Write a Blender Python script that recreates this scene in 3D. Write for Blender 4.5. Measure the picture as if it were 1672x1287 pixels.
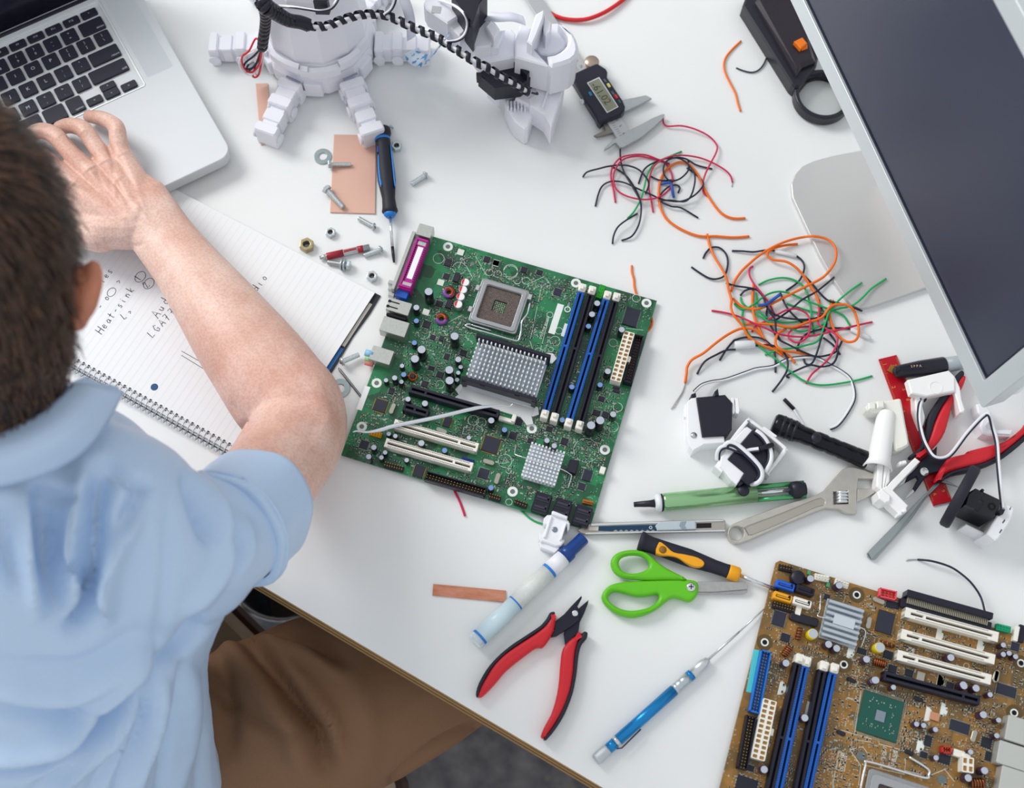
import bpy, math, random
from mathutils import Vector, Matrix, noise
random.seed(7)
for o in list(bpy.data.objects): bpy.data.objects.remove(o)
scn = bpy.context.scene
COL = scn.collection
PI = math.pi
# ------------------------------------------------------------ camera
TZ = 0.74                      # height of the table top above the floor
W, H, F = 1672.0, 1287.0, 2000.0
TILT, ROLL, CH = math.radians(20.0), math.radians(3.2), 1.110
_r = Vector((1, 0, 0)); _u = Vector((0, math.cos(TILT), math.sin(TILT))); FW = Vector((0, math.sin(TILT), -math.cos(TILT)))
CR = _r*math.cos(ROLL)+_u*math.sin(ROLL); CU = _u*math.cos(ROLL)-_r*math.sin(ROLL)
CAMP = Vector((0, 0, TZ+CH))
cd = bpy.data.cameras.new('camera'); cam = bpy.data.objects.new('camera', cd); COL.objects.link(cam)
cd.sensor_width = 36.0; cd.lens = 36.0*F/W; cd.clip_start = .01; cd.clip_end = 50
m = Matrix((CR, CU, -FW)).transposed().to_4x4(); m.translation = CAMP; cam.matrix_world = m
cd.dof.use_dof = True; cd.dof.focus_distance = 1.17; cd.dof.aperture_fstop = 4.5
scn.camera = cam
# ------------------------------------------------------------ light
wd = bpy.data.worlds.new('world'); scn.world = wd; wd.use_nodes = True
bg = wd.node_tree.nodes['Background']; bg.inputs[0].default_value = (.94, .97, 1, 1); bg.inputs[1].default_value = .55
def area(name, loc, tgt, sx, sy, power, col):
    l = bpy.data.lights.new(name, 'AREA'); l.shape = 'RECTANGLE'; l.size = sx; l.size_y = sy; l.energy = power; l.color = col
    o = bpy.data.objects.new(name, l); COL.objects.link(o); o.location = loc
    o.rotation_euler = (Vector(tgt)-Vector(loc)).to_track_quat('-Z', 'Y').to_euler(); return o
area('window_light', (-2.2, 1.9, 2.7), (0, .4, TZ), 1.4, 1.4, 64, (1, .985, .96))
vs = scn.view_settings
vs.view_transform = 'Standard'; vs.look = 'None'; vs.gamma = 1; vs.use_curve_mapping = False; vs.exposure = .41
# ------------------------------------------------------------ helpers
def U(x, y, z=0.0):
    """point at height z above the table top that the photograph shows at pixel x, y"""
    d = FW + CR*((x-W/2)/F) - CU*((y-H/2)/F)
    return CAMP + d*((z-CH)/d.z)
def PX(p):
    d = Vector(p)-CAMP; k = d.dot(FW); return (W/2+F*d.dot(CR)/k, H/2-F*d.dot(CU)/k)
def crop(x0, y0, s): return lambda pts: [(x0+p[0]/s, y0+p[1]/s)+tuple(p[2:]) for p in pts]
def lerp(a, b, t): return a+(b-a)*t
def srgb(h):
    h = h.lstrip('#'); c = [int(h[i:i+2], 16)/255 for i in (0, 2, 4)]
    return tuple((v/12.92 if v < .04045 else ((v+.055)/1.055)**2.4) for v in c)+(1,)
def cr(pts, n=6, closed=False):
    """Catmull-Rom through points (tuples or Vectors)"""
    P = [Vector(p) for p in pts]; N = len(P); out = []
    rng = N if closed else N-1
    for i in range(rng):
        if closed: a, b, c, d = P[i-1], P[i], P[(i+1) % N], P[(i+2) % N]
        else: a, b, c, d = P[max(i-1, 0)], P[i], P[i+1], P[min(i+2, N-1)]
        for k in range(n):
            t = k/n
            out.append(.5*((2*b)+(c-a)*t+(2*a-5*b+4*c-d)*t*t+(3*b-a-3*c+d)*t**3))
    if not closed: out.append(P[-1])
    return out
MATS = {}
def mat(name, col, rough=.5, metal=0., spec=.5, noise=0, nscale=200, bump=0, bscale=400, col2=None, coat=0, trans=0, alpha=1, ior=1.45, sss=0, nstretch=None, contrast=(.35, .65), emit=None):
    if name in MATS: return MATS[name]
    M = bpy.data.materials.new(name); M.use_nodes = True; nt = M.node_tree; b = nt.nodes['Principled BSDF']; I = b.inputs
    c = srgb(col) if isinstance(col, str) else tuple(col)+(1,)
    I['Base Color'].default_value = c; I['Roughness'].default_value = rough; I['Metallic'].default_value = metal
    I['Specular IOR Level'].default_value = spec; I['IOR'].default_value = ior
    if coat: I['Coat Weight'].default_value = coat; I['Coat Roughness'].default_value = .05
    if trans: I['Transmission Weight'].default_value = trans
    if alpha < 1: I['Alpha'].default_value = alpha
    if sss: I['Subsurface Weight'].default_value = sss; I['Subsurface Radius'].default_value = (.012, .005, .003); I['Subsurface Scale'].default_value = .6
    if emit: I['Emission Color'].default_value = c; I['Emission Strength'].default_value = emit
    tc = None
    def coords(st=None):
        tc = nt.nodes.new('ShaderNodeTexCoord')
        if not st: return tc.outputs['Object']
        mp = nt.nodes.new('ShaderNodeMapping'); mp.inputs['Scale'].default_value = st; nt.links.new(tc.outputs['Object'], mp.inputs[0]); return mp.outputs[0]
    if noise or col2:
        n = nt.nodes.new('ShaderNodeTexNoise'); n.inputs['Scale'].default_value = nscale; n.inputs['Detail'].default_value = 5
        nt.links.new(coords(nstretch), n.inputs['Vector'])
        r = nt.nodes.new('ShaderNodeValToRGB'); e = r.color_ramp.elements
        c2 = srgb(col2) if col2 else tuple(max(0, v*(1-noise)) for v in c[:3])+(1,)
        e[0].position, e[1].position = contrast; e[0].color = c2; e[1].color = c
        nt.links.new(n.outputs[0], r.inputs[0]); nt.links.new(r.outputs[0], I['Base Color'])
    if bump:
        n = nt.nodes.new('ShaderNodeTexNoise'); n.inputs['Scale'].default_value = bscale; n.inputs['Detail'].default_value = 3
        nt.links.new(coords(nstretch), n.inputs['Vector'])
        bp = nt.nodes.new('ShaderNodeBump'); bp.inputs['Strength'].default_value = bump; bp.inputs['Distance'].default_value = .001
        nt.links.new(n.outputs[0], bp.inputs['Height']); nt.links.new(bp.outputs[0], I['Normal'])
    MATS[name] = M; return M
def clean_poly(p):
    q = []
    for a in p:
        a = (a[0], a[1])
        if not q or (a[0]-q[-1][0])**2+(a[1]-q[-1][1])**2 > 1e-10: q.append(a)
    if len(q) > 1 and (q[0][0]-q[-1][0])**2+(q[0][1]-q[-1][1])**2 < 1e-10: q.pop()
    return q
class MB:
    def __init__(s, M=None): s.v = []; s.f = []; s.M = M or Matrix(); s.sm = []
    def add(s, vs, fs, smooth=False):
        o = len(s.v); s.v += [s.M @ Vector(v) for v in vs]; s.f += [[i+o for i in f] for f in fs]; s.sm += [smooth]*len(fs); return s
    def box(s, c, size, rz=0, ch=0):
        """chamfered box, c = centre of the bottom face"""
        x, y, z = size[0]/2, size[1]/2, size[2]; R = Matrix.Rotation(rz, 3, 'Z'); c = Vector(c)
        if ch <= 0:
            vs = [c+R @ Vector((sx*x, sy*y, zz)) for zz in (0, z) for sx, sy in ((-1, -1), (1, -1), (1, 1), (-1, 1))]
            return s.add(vs, [(3, 2, 1, 0), (4, 5, 6, 7), (0, 1, 5, 4), (1, 2, 6, 5), (2, 3, 7, 6), (3, 0, 4, 7)])
        k = min(ch, x*.45, y*.45); h = min(ch, z*.45)
        def ring(a, b, zz, q): return [c+R @ Vector((p[0], p[1], zz)) for p in ((-a+q, -b), (a-q, -b), (a, -b+q), (a, b-q), (a-q, b), (-a+q, b), (-a, b-q), (-a, -b+q))]
        vs = ring(x, y, 0, k)+ring(x, y, z-h, k)+ring(x-k*.7, y-k*.7, z, k*.6)
        fs = [tuple(range(7, -1, -1)), tuple(range(16, 24))]
        for l in (0, 8): fs += [(l+i, l+(i+1) % 8, l+8+(i+1) % 8, l+8+i) for i in range(8)]
        return s.add(vs, fs)
    def prism(s, poly, z0, z1, ch=0, smooth=False):
        """poly: list of (x,y) in builder space"""
        p = clean_poly(poly); n = len(p)
        A = sum(p[i][0]*p[(i+1) % n][1]-p[(i+1) % n][0]*p[i][1] for i in range(n))
        if A < 0: p = p[::-1]
        vs = [(x, y, z0) for x, y in p]; lay = 1
        if ch > 0:
            vs += [(x, y, z1-ch) for x, y in p]; q = []
            for i in range(n):
                a, b, c = Vector(p[i-1]), Vector(p[i]), Vector(p[(i+1) % n])
                d1, d2 = (b-a).normalized(), (c-b).normalized(); nn = Vector((-d1.y-d2.y, d1.x+d2.x)); l = nn.length
                nn = nn/l if l > 1e-6 else Vector((-d1.y, d1.x))
                q.append(b+nn*ch*min(1.6, 1/max(.4, nn.dot(Vector((-d1.y, d1.x))))))
            vs += [(x, y, z1) for x, y in q]; lay = 2
        else: vs += [(x, y, z1) for x, y in p]
        fs = [tuple(range(n-1, -1, -1)), tuple(range(lay*n, lay*n+n))]
        s.add(vs, fs)
        o = len(s.v)-len(vs)
        for l in range(lay):
            for i in range(n):
                j = (i+1) % n; s.f.append([o+l*n+i, o+l*n+j, o+l*n+n+j, o+l*n+n+i]); s.sm.append(smooth)
        return s
    def lathe(s, prof, p0=(0, 0, 0), ax=(0, 0, 1), n=20, smooth=True, flat=1.0, cap=True, phase=0):
        """prof: [(radius, distance along axis)]"""
        p0 = Vector(p0); ax = Vector(ax).normalized(); t = Vector((0, 0, 1)) if abs(ax.z) < .9 else Vector((1, 0, 0))
        e1 = ax.cross(t).normalized(); e2 = ax.cross(e1).normalized(); vs = []
        for r, d in prof:
            vs += [p0+ax*d+(e1*math.cos(2*PI*(i+phase)/n)+e2*math.sin(2*PI*(i+phase)/n)*flat)*r for i in range(n)]
        fs = [(l*n+i, l*n+n+i, l*n+n+(i+1) % n, l*n+(i+1) % n) for l in range(len(prof)-1) for i in range(n)]
        s.add(vs, fs, smooth)
        if cap:
            o = len(s.v)-len(vs); L = (len(prof)-1)*n
            s.f.append([o+i for i in range(n)]); s.f.append([o+L+i for i in range(n-1, -1, -1)]); s.sm += [False, False]
        return s
    def tube(s, pts, r, n=7, cap=True, flat=None, smooth=True):
        P = [Vector(p) for p in pts]; N = len(P); vs = []; e = None
        for i in range(N):
            t = (P[min(i+1, N-1)]-P[max(i-1, 0)])
            t = t.normalized() if t.length > 1e-9 else Vector((1, 0, 0))
            if e is None: e = t.orthogonal().normalized() if flat is None else (Vector((0, 0, 1))-t*t.z).normalized()
            e = (e-t*e.dot(t)); e = e.normalized() if e.length > 1e-9 else t.orthogonal().normalized()
            b = t.cross(e); rr = r[i] if isinstance(r, (list, tuple)) else r; k = 1 if flat is None else flat
            vs += [P[i]+(e*math.cos(2*PI*j/n)*k+b*math.sin(2*PI*j/n))*rr for j in range(n)]
        fs = [(l*n+i, l*n+(i+1) % n, l*n+n+(i+1) % n, l*n+n+i) for l in range(N-1) for i in range(n)]
        s.add(vs, fs, smooth)
        if cap:
            o = len(s.v)-len(vs); L = (N-1)*n
            s.f.append([o+i for i in range(n-1, -1, -1)]); s.f.append([o+L+i for i in range(n)]); s.sm += [False, False]
        return s
    def ell(s, c, r, R=None, n=16, m_=10):
        c = Vector(c); R = R or Matrix.Identity(3); vs = [c+R @ Vector((0, 0, -r[2]))]
        for i in range(1, m_):
            a = -PI/2+PI*i/m_
            vs += [c+R @ Vector((r[0]*math.cos(a)*math.cos(2*PI*j/n), r[1]*math.cos(a)*math.sin(2*PI*j/n), r[2]*math.sin(a))) for j in range(n)]
        vs.append(c+R @ Vector((0, 0, r[2]))); T = len(vs)-1
        fs = [(0, 1+(j+1) % n, 1+j) for j in range(n)]
        for i in range(m_-2): fs += [(1+i*n+j, 1+i*n+(j+1) % n, 1+i*n+n+(j+1) % n, 1+i*n+n+j) for j in range(n)]
        fs += [(T, 1+(m_-2)*n+j, 1+(m_-2)*n+(j+1) % n) for j in range(n)]
        return s.add(vs, fs, True)
    def plate(s, polys, z0, z1, bev=0, res=2, smooth=False):
        """2D outline (first) with holes (rest), extruded z0..z1 with rounded rims"""
        cu = bpy.data.curves.new('t', 'CURVE'); cu.dimensions = '2D'; cu.fill_mode = 'BOTH'; cu.extrude = max((z1-z0)/2-bev, 1e-6); cu.bevel_depth = bev; cu.bevel_resolution = res; cu.offset = -bev
        for p in polys:
            p = clean_poly(p); sp = cu.splines.new('POLY'); sp.points.add(len(p)-1)
            for i, a in enumerate(p): sp.points[i].co = (a[0]*100, a[1]*100, 0, 1)
            sp.use_cyclic_u = True
        cu.extrude *= 100; cu.bevel_depth *= 100; cu.offset *= 100
        o = bpy.data.objects.new('t', cu); me = bpy.data.meshes.new_from_object(o)
        s.add([(v.co.x/100, v.co.y/100, v.co.z/100+(z0+z1)/2) for v in me.vertices], [tuple(p.vertices) for p in me.polygons], smooth)
        bpy.data.objects.remove(o); bpy.data.curves.remove(cu); bpy.data.meshes.remove(me); return s
    def text(s, body, size, M, align='CENTER', shear=0, ext=.00003):
        cu = bpy.data.curves.new('t', 'FONT'); cu.body = body; cu.size = size*100; cu.align_x = align; cu.align_y = 'CENTER'; cu.shear = shear; cu.extrude = ext*100; cu.resolution_u = 2
        o = bpy.data.objects.new('t', cu); me = bpy.data.meshes.new_from_object(o)
        s.add([M @ (v.co/100) for v in me.vertices], [tuple(p.vertices) for p in me.polygons])
        bpy.data.objects.remove(o); bpy.data.curves.remove(cu); bpy.data.meshes.remove(me); return s
    def ribbon(s, pts, w, z=None, closed=False):
        """flat printed line on a horizontal surface"""
        P = [Vector(p) for p in pts]; N = len(P); vs = []
        for i in range(N):
            a, b = (P[i-1] if (i or closed) else P[i]), (P[(i+1) % N] if (i < N-1 or closed) else P[i])
            d = b-a; q = Vector((-d.y, d.x, 0)); q = q.normalized()*w/2 if q.length > 1e-9 else Vector((w/2, 0, 0)); vs += [P[i]+q, P[i]-q]
        fs = [(2*i, 2*i+1, (2*i+3) % (2*N), (2*i+2) % (2*N)) for i in range(N if closed else N-1)]
        return s.add(vs, fs)
    def mesh(s, name):
        me = bpy.data.meshes.new(name); me.from_pydata([tuple(v) for v in s.v], [], s.f)
        me.polygons.foreach_set('use_smooth', s.sm); me.update(); return me
    def build(s, name, m_, parent=None, **pr):
        return link(name, s.mesh(name), m_, parent, **pr)
def link(name, me, m_, parent=None, loc=None, rz=0, scale=None, **pr):
    if not me.materials: me.materials.append(m_)
    o = bpy.data.objects.new(name, me); COL.objects.link(o)
    if loc is not None: o.location = loc
    if rz: o.rotation_euler = (0, 0, rz)
    if scale is not None: o.scale = scale
    if parent is not None:
        o.parent = parent
        if parent.type == 'EMPTY': o.matrix_parent_inverse = Matrix.Translation(-parent.location)
    for k, v in pr.items(): o[k] = v
    return o
def thing(name, label, cat, loc, group=None):
    o = bpy.data.objects.new(name, None); COL.objects.link(o); o.location = loc; o.empty_display_size = .02
    o['label'] = label; o['category'] = cat
    if group: o['group'] = group
    return o
def tag(o, label, cat, group=None):
    o['label'] = label; o['category'] = cat
    if group: o['group'] = group
    return o
def struct(o): o['kind'] = 'structure'; return o
def up(poly, z): return [U(p[0], p[1], z) for p in poly]          # pixel outline -> world points at height z
def pp(mb, poly, z0, z1, ch=0, smooth=False): return mb.prism([(a.x, a.y) for a in up(poly, z1)], TZ+z0, TZ+z1, ch, smooth)
def pl(mb, polys, z0, z1, bev=0, res=2): return mb.plate([[(a.x, a.y) for a in up(p, z1)] for p in polys], TZ+z0, TZ+z1, bev, res)
def rrect(w, h, r, n=4, cx=0, cy=0):
    return [(cx+sx*(w/2-r)+r*math.cos(a0+PI/2*k/n), cy+sy*(h/2-r)+r*math.sin(a0+PI/2*k/n)) for sx, sy, a0 in ((1, 1, 0), (-1, 1, PI/2), (-1, -1, PI), (1, -1, 3*PI/2)) for k in range(n+1)]
def circ(r, n=24, cx=0, cy=0, ph=0): return [(cx+r*math.cos(2*PI*i/n+ph), cy+r*math.sin(2*PI*i/n+ph)) for i in range(n)]
def frame(a, b, z=0, flip=False):
    """local frame on the table: origin at a, x axis towards b (pixels at height z)"""
    A, B = U(*a, z), U(*b, z); d = (B-A); d.z = 0; x = d.normalized(); y = Vector((-x.y, x.x, 0)); A.z = TZ
    M = Matrix((x, y, Vector((0, 0, 1)))).transposed().to_4x4(); M.translation = A
    return M, d.length
# ------------------------------------------------------------ common materials
BLACK = mat('black_plastic', '#1b1b2a', .42); MATTE = mat('black_rubber', '#20202e', .65, bump=.1, bscale=3000)
WHITE = mat('white_plastic', '#eff0f6', .42); STEEL = mat('steel', '#cfd2d3', .32, .8, noise=.12, nscale=900)
CHROME = mat('chrome', '#e2e6e8', .16, .85); ZINC = mat('zinc_plated_steel', '#d3dde0', .28, .75, noise=.2, nscale=600)
SILVER = mat('aluminium', '#d5d9dc', .35, .85); GOLD = mat('gold_pins', '#c9a04a', .3, 1); COPPER = mat('copper_wire', '#b5643a', .3, .9)
RED = mat('red_rubber', '#cf1f2c', .45, bump=.05, bscale=2500); NAVY = mat('dark_blue_plastic', '#1f3f8c', .35); BLUE = mat('blue_plastic', '#1f7fd6', .35)
PAPER = mat('paper_white', '#f1f3f5', .8); INK = mat('ink', '#2a2f4a', .7); PRINT = mat('white_print', '#e9eee9', .6)
# ------------------------------------------------------------ floor and table
fl = mat('dark_terrazzo', '#8a898c', .7, col2='#56575f', nscale=30, contrast=(.3, .7))
nt = fl.node_tree; b = nt.nodes['Principled BSDF']; src = b.inputs['Base Color'].links[0].from_socket
tcn = nt.nodes.new('ShaderNodeTexCoord'); vo = nt.nodes.new('ShaderNodeTexVoronoi'); vo.inputs['Scale'].default_value = 38; nt.links.new(tcn.outputs['Object'], vo.inputs['Vector'])
rp = nt.nodes.new('ShaderNodeValToRGB'); rp.color_ramp.elements[0].position = .16; rp.color_ramp.elements[0].color = (1, 1, 1, 1); rp.color_ramp.elements[1].position = .24; rp.color_ramp.elements[1].color = (0, 0, 0, 1)
mx = nt.nodes.new('ShaderNodeMix'); mx.data_type = 'RGBA'; mx.inputs['B'].default_value = srgb('#7d7a74'); nt.links.new(vo.outputs['Distance'], rp.inputs[0]); nt.links.new(rp.outputs[0], mx.inputs['Factor']); nt.links.new(src, mx.inputs['A']); nt.links.new(mx.outputs['Result'], b.inputs['Base Color'])
struct(MB().box((0, .4, -.05), (4.2, 3.6, .05)).build('floor', fl))
struct(MB().box((0, 2.25, 0), (4.2, .1, 2.7)).build('wall_back', mat('wall_paint', '#e9eaea', .85, noise=.03, nscale=3)))
LAM = mat('white_laminate', '#eef0f0', .3, noise=.03, nscale=8); PLY = mat('plywood_edge', '#b2905f', .6, col2='#8d6c45', nscale=60, nstretch=(1, 1, 25))
tE0, tE1 = U(430, 958), U(985, 1287); ed = (tE1-tE0); ed.z = 0; ed.normalize(); en = Vector((-ed.y, ed.x, 0))   # en points into the table
cor = [tE0-ed*1.0, tE0+ed*1.25, tE0+ed*1.25+en*1.05, tE0-ed*1.0+en*1.05]; cen = sum(cor, Vector())/4
TAB = thing('work_table', 'white laminate work table with a bare plywood edge under the electronics', 'table', (cen.x, cen.y, 0))
pt = [(c.x, c.y) for c in cor]
MB().prism(pt, TZ-.0012, TZ).build('table_top', LAM, TAB)
for k, (z0, z1, c) in enumerate(((.0012, .006, '#bb9763'), (.006, .0105, '#8f6e46'), (.0105, .016, '#c09e6b'), (.016, .021, '#7f603c'), (.021, .029, '#b8945f'))):
    e = .0007*(k+1); q = [cor[0]-ed*e-en*e, cor[1]+ed*e-en*e, cor[2]+ed*e+en*e, cor[3]-ed*e+en*e]
    MB().prism([(a.x, a.y) for a in q], TZ-z1, TZ-z0).build('plywood_layer', mat('ply_%s' % c, c, .65, noise=.18, nscale=90, nstretch=(1, 1, 8)), TAB)
for c in cor:
    q = c+(cen-c).normalized()*.09
    if (q-Vector((0, .1, 0))).length > .55 or True: MB().box((q.x, q.y, 0), (.05, .05, TZ-.029), 0, .003).build('leg', mat('grey_metal_leg', '#8b8f94', .4, .8), TAB)
# ------------------------------------------------------------ circuit boards
def pcb_mat(name, base, dark, light, via, yaw, tr=900):
    M = bpy.data.materials.new(name); M.use_nodes = True; nt = M.node_tree; b = nt.nodes['Principled BSDF']; N = nt.nodes.new; Lk = nt.links.new
    b.inputs['Roughness'].default_value = .38; b.inputs['Coat Weight'].default_value = .25
    tc = N('ShaderNodeTexCoord'); mp = N('ShaderNodeMapping'); mp.inputs['Rotation'].default_value = (0, 0, -yaw); Lk(tc.outputs['Object'], mp.inputs[0]); V = mp.outputs[0]
    def ramp(s, a, b_, ca=(0, 0, 0, 1), cb=(1, 1, 1, 1)):
        r = N('ShaderNodeValToRGB'); e = r.color_ramp.elements; e[0].position = a; e[1].position = b_; e[0].color = ca; e[1].color = cb; Lk(s, r.inputs[0]); return r.outputs[0]
    def mix(f, a, c):
        m_ = N('ShaderNodeMix'); m_.data_type = 'RGBA'; Lk(f, m_.inputs['Factor'])
        for s, k in ((a, 'A'), (c, 'B')):
            if isinstance(s, tuple): m_.inputs[k].default_value = s
            else: Lk(s, m_.inputs[k])
        return m_.outputs['Result']
    def mul(a, c): m_ = N('ShaderNodeMath'); m_.operation = 'MULTIPLY'; Lk(a, m_.inputs[0]); Lk(c, m_.inputs[1]); return m_.outputs[0]
    v1 = N('ShaderNodeTexVoronoi'); v1.distance = 'CHEBYCHEV'; v1.inputs['Scale'].default_value = 55; Lk(V, v1.inputs['Vector'])
    sp = N('ShaderNodeSeparateColor'); Lk(v1.outputs['Color'], sp.inputs[0])
    c = mix(ramp(sp.outputs[0], .3, .7), srgb(base), srgb(dark))
    w = N('ShaderNodeTexWave'); w.inputs['Scale'].default_value = tr; w.wave_type = 'BANDS'; w.bands_direction = 'DIAGONAL'; Lk(V, w.inputs['Vector'])
    n1 = N('ShaderNodeTexNoise'); n1.inputs['Scale'].default_value = 35; Lk(V, n1.inputs['Vector'])
    c = mix(mul(ramp(w.outputs[1], .6, .7), ramp(n1.outputs[0], .5, .56)), c, srgb(light))
    w2 = N('ShaderNodeTexWave'); w2.inputs['Scale'].default_value = tr*.8; w2.bands_direction = 'X'; Lk(V, w2.inputs['Vector'])
    n2 = N('ShaderNodeTexNoise'); n2.inputs['Scale'].default_value = 48; Lk(V, n2.inputs['Vector'])
    c = mix(mul(ramp(w2.outputs[1], .62, .72), ramp(n2.outputs[0], .56, .6)), c, srgb(dark))
    v2 = N('ShaderNodeTexVoronoi'); v2.inputs['Scale'].default_value = 420; Lk(V, v2.inputs['Vector'])
    n3 = N('ShaderNodeTexNoise'); n3.inputs['Scale'].default_value = 60; Lk(V, n3.inputs['Vector'])
    c = mix(mul(ramp(v2.outputs['Distance'], .22, .3, (1, 1, 1, 1), (0, 0, 0, 1)), ramp(n3.outputs[0], .5, .58)), c, srgb(via))
    Lk(c, b.inputs['Base Color']); MATS[name] = M; return M
CHIP = mat('chip_black', '#1e1e2c', .5); CHIPB = mat('chip_slate', '#262a3a', .4); CAPK = mat('capacitor_sleeve_black', '#15151f', .3)
CAPT = mat('capacitor_top_silver', '#c3cad6', .35, .5); CAPB = mat('capacitor_top_blue', '#7f9fd6', .3, .4); CAPP = mat('capacitor_sleeve_purple', '#3a2440', .3); CAPY = mat('capacitor_sleeve_yellow', '#e8cf1a', .35)
SLOTB = mat('slot_blue', '#145cb6', .35); SLOTK = mat('slot_black', '#17172a', .4); SLOTW = mat('slot_white', '#efece2', .45); DARK = mat('dark_recess', '#120d16', .8)
TIN = mat('tin_plate', '#c3c6c2', .38, .8, noise=.1, nscale=500); PADS = mat('solder_pad', '#a9b3ab', .4, .6); TAN = mat('ceramic_tan', '#9a7d5d', .6); AMBER = mat('amber_socket', '#a37a3c', .6)
FIN = mat('heatsink_aluminium', '#eaeff4', .38, .3)
def unit_cyl(n, prof): return MB().lathe(prof, n=n).mesh('cylinder')
class Board:
    def __init__(s, name, label, tl, tr, poly, z0, zt, material, cat='circuit board'):
        s.zt = zt; A, B = U(*tl, zt), U(*tr, zt); s.o = A; d = B-A; s.yaw = math.atan2(d.y, d.x); s.occ = []
        s.ex = Vector((math.cos(s.yaw), math.sin(s.yaw), 0)); s.ey = Vector((-s.ex.y, s.ex.x, 0))
        s.root = thing(name, label, cat, (A.x, A.y, TZ+z0)); s.M = Matrix.Rotation(s.yaw, 4, 'Z'); s.M.translation = Vector((A.x, A.y, TZ))
        MB(s.M).prism(poly, z0, zt).build('board', material, s.root)
        s.poly = poly; s.caps = {}; s.chips = {}
    def at(s, p, h=0): v = U(p[0], p[1], s.zt+h); v.z = TZ+s.zt; return v
    def mark(s, v, r): s.occ.append((v.x, v.y, r))
    def cap(s, p, dia=5, h=11, sleeve=CAPK, top=CAPT, name='capacitor', red=False):
        dia *= 1.1; h *= .00118; r = dia*.0005; v = s.at(p, h); s.mark(v, r*1.1)
        k = (dia, h, sleeve.name, top.name)
        if k not in s.caps:
            a = MB().lathe([(r*.93, 0), (r, r*.12), (r, h-r*.22), (r*.9, h-r*.04)], n=18).mesh('capacitor'); a.materials.append(sleeve)
            t = MB().lathe([(r*.9, h-r*.06), (r*.84, h), (r*.05, h)], n=18, smooth=False).mesh('capacitor_top'); t.materials.append(top); s.caps[k] = (a, t)
            if red: q = MB().prism([(r*.84*math.cos(a_), r*.84*math.sin(a_)) for a_ in [PI*.62+PI*.76*i/8 for i in range(9)]], h, h+.0001).mesh('polarity_mark'); q.materials.append(mat('red_mark', '#d8202e', .5)); s.red = q
        a, t = s.caps[k]; o = link(name, a, sleeve, s.root, v, s.yaw); link('capacitor_top', t, top, o)
        if red: link('polarity_mark', s.red, None, o)
        return o
    def chip(s, p, w, d, h=1.5, m_=CHIP, pins=0, rot=0, name='chip', pm=PADS, sides=4):
        w *= .001; d *= .001; h *= .001; v = s.at(p, h); s.mark(v, max(w, d)*.6); k = (w, d, h, m_.name, pins, sides)
        if k not in s.chips:
            a = MB().box((0, 0, .0001), (w, d, h), 0, .0002).mesh(name); a.materials.append(m_); pn = None
            if pins:
                b = MB(); e = .0011
                for i in range(pins):
                    t = -.5+(i+.5)/pins
                    if sides != 2:
                        for sg in (-1, 1): b.box((t*w*.92, sg*(d/2+e/2), 0), (w/pins*.45, e, h*.35))
                    for sg in (-1, 1): b.box((sg*(w/2+e/2), t*d*.92, 0), (e, d/pins*.45, h*.35))
                pn = b.mesh('pins'); pn.materials.append(pm)
            s.chips[k] = (a, pn)
        a, pn = s.chips[k]; o = link(name, a, m_, s.root, v, s.yaw+rot)
        if pn: link('pins', pn, pm, o, kind='stuff')
        return o
    def rect(s, name, p, w, d, h, m_, ch=.0004, rot=0, z=0, mark=True):
        v = s.at(p, (h+z)*.001)
        if mark: s.mark(v, max(w, d)*.0006)
        return MB(Matrix.Translation(v) @ Matrix.Rotation(s.yaw+rot, 4, 'Z')).box((0, 0, z*.001), (w*.001, d*.001, h*.001), 0, ch).build(name, m_, s.root)
    def fr(s, p0, p1, h):
        A, B = s.at(p0, h*.001), s.at(p1, h*.001); d = B-A; x = d.normalized(); M = Matrix((x, Vector((-x.y, x.x, 0)), Vector((0, 0, 1)))).transposed().to_4x4(); M.translation = A; L = d.length
        n = max(2, int(L/.008))
        for i in range(n+1): s.mark(A+d*i/n, .006)
        return M, L
    def slot(s, p0, p1, w=7.5, h=10, m_=SLOTB, key=(.5,), name='slot', ticks=0, tickm=DARK, groove=DARK, latch=None, ends=.002):
        M, L = s.fr(p0, p1, h); w *= .001; h *= .001; g = w*.26; b = MB(M)
        for sg in (-1, 1): b.box((L/2, sg*(w+g)/4, 0), (L, (w-g)/2, h), 0, .0004)
        b.box((ends/2, 0, 0), (ends, w, h*.99)); b.box((L-ends/2, 0, 0), (ends, w, h*.99))
        for k in key: b.box((L*k, 0, 0), (.0022, w*.9, h*.98))
        o = b.build(name, m_, s.root)
        MB(M).box((L/2, 0, 0), (L*.99, g, h*.55)).build('groove', groove, o)
        if ticks:
            t = MB(M)
            for i in range(ticks):
                x = ends*2+(L-ends*4)*i/(ticks-1)
                for sg in (-1, 1): t.box((x, sg*w*.36, h-.0001), (L/ticks*.42, w*.11, .0002))
            t.build('contacts', tickm, o, kind='stuff')
        if latch:
            for x, sg in ((-.0035, -1), (L+.0035, 1)):
                if sg in latch:
                    b = MB(M); b.box((x, 0, 0), (.0085, w*1.0, h*1.3), 0, .0008); b.box((x-sg*.001, 0, h*1.3), (.0045, w*.5, .003), 0, .0006); b.build('latch', SLOTW, o)
        return o
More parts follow.
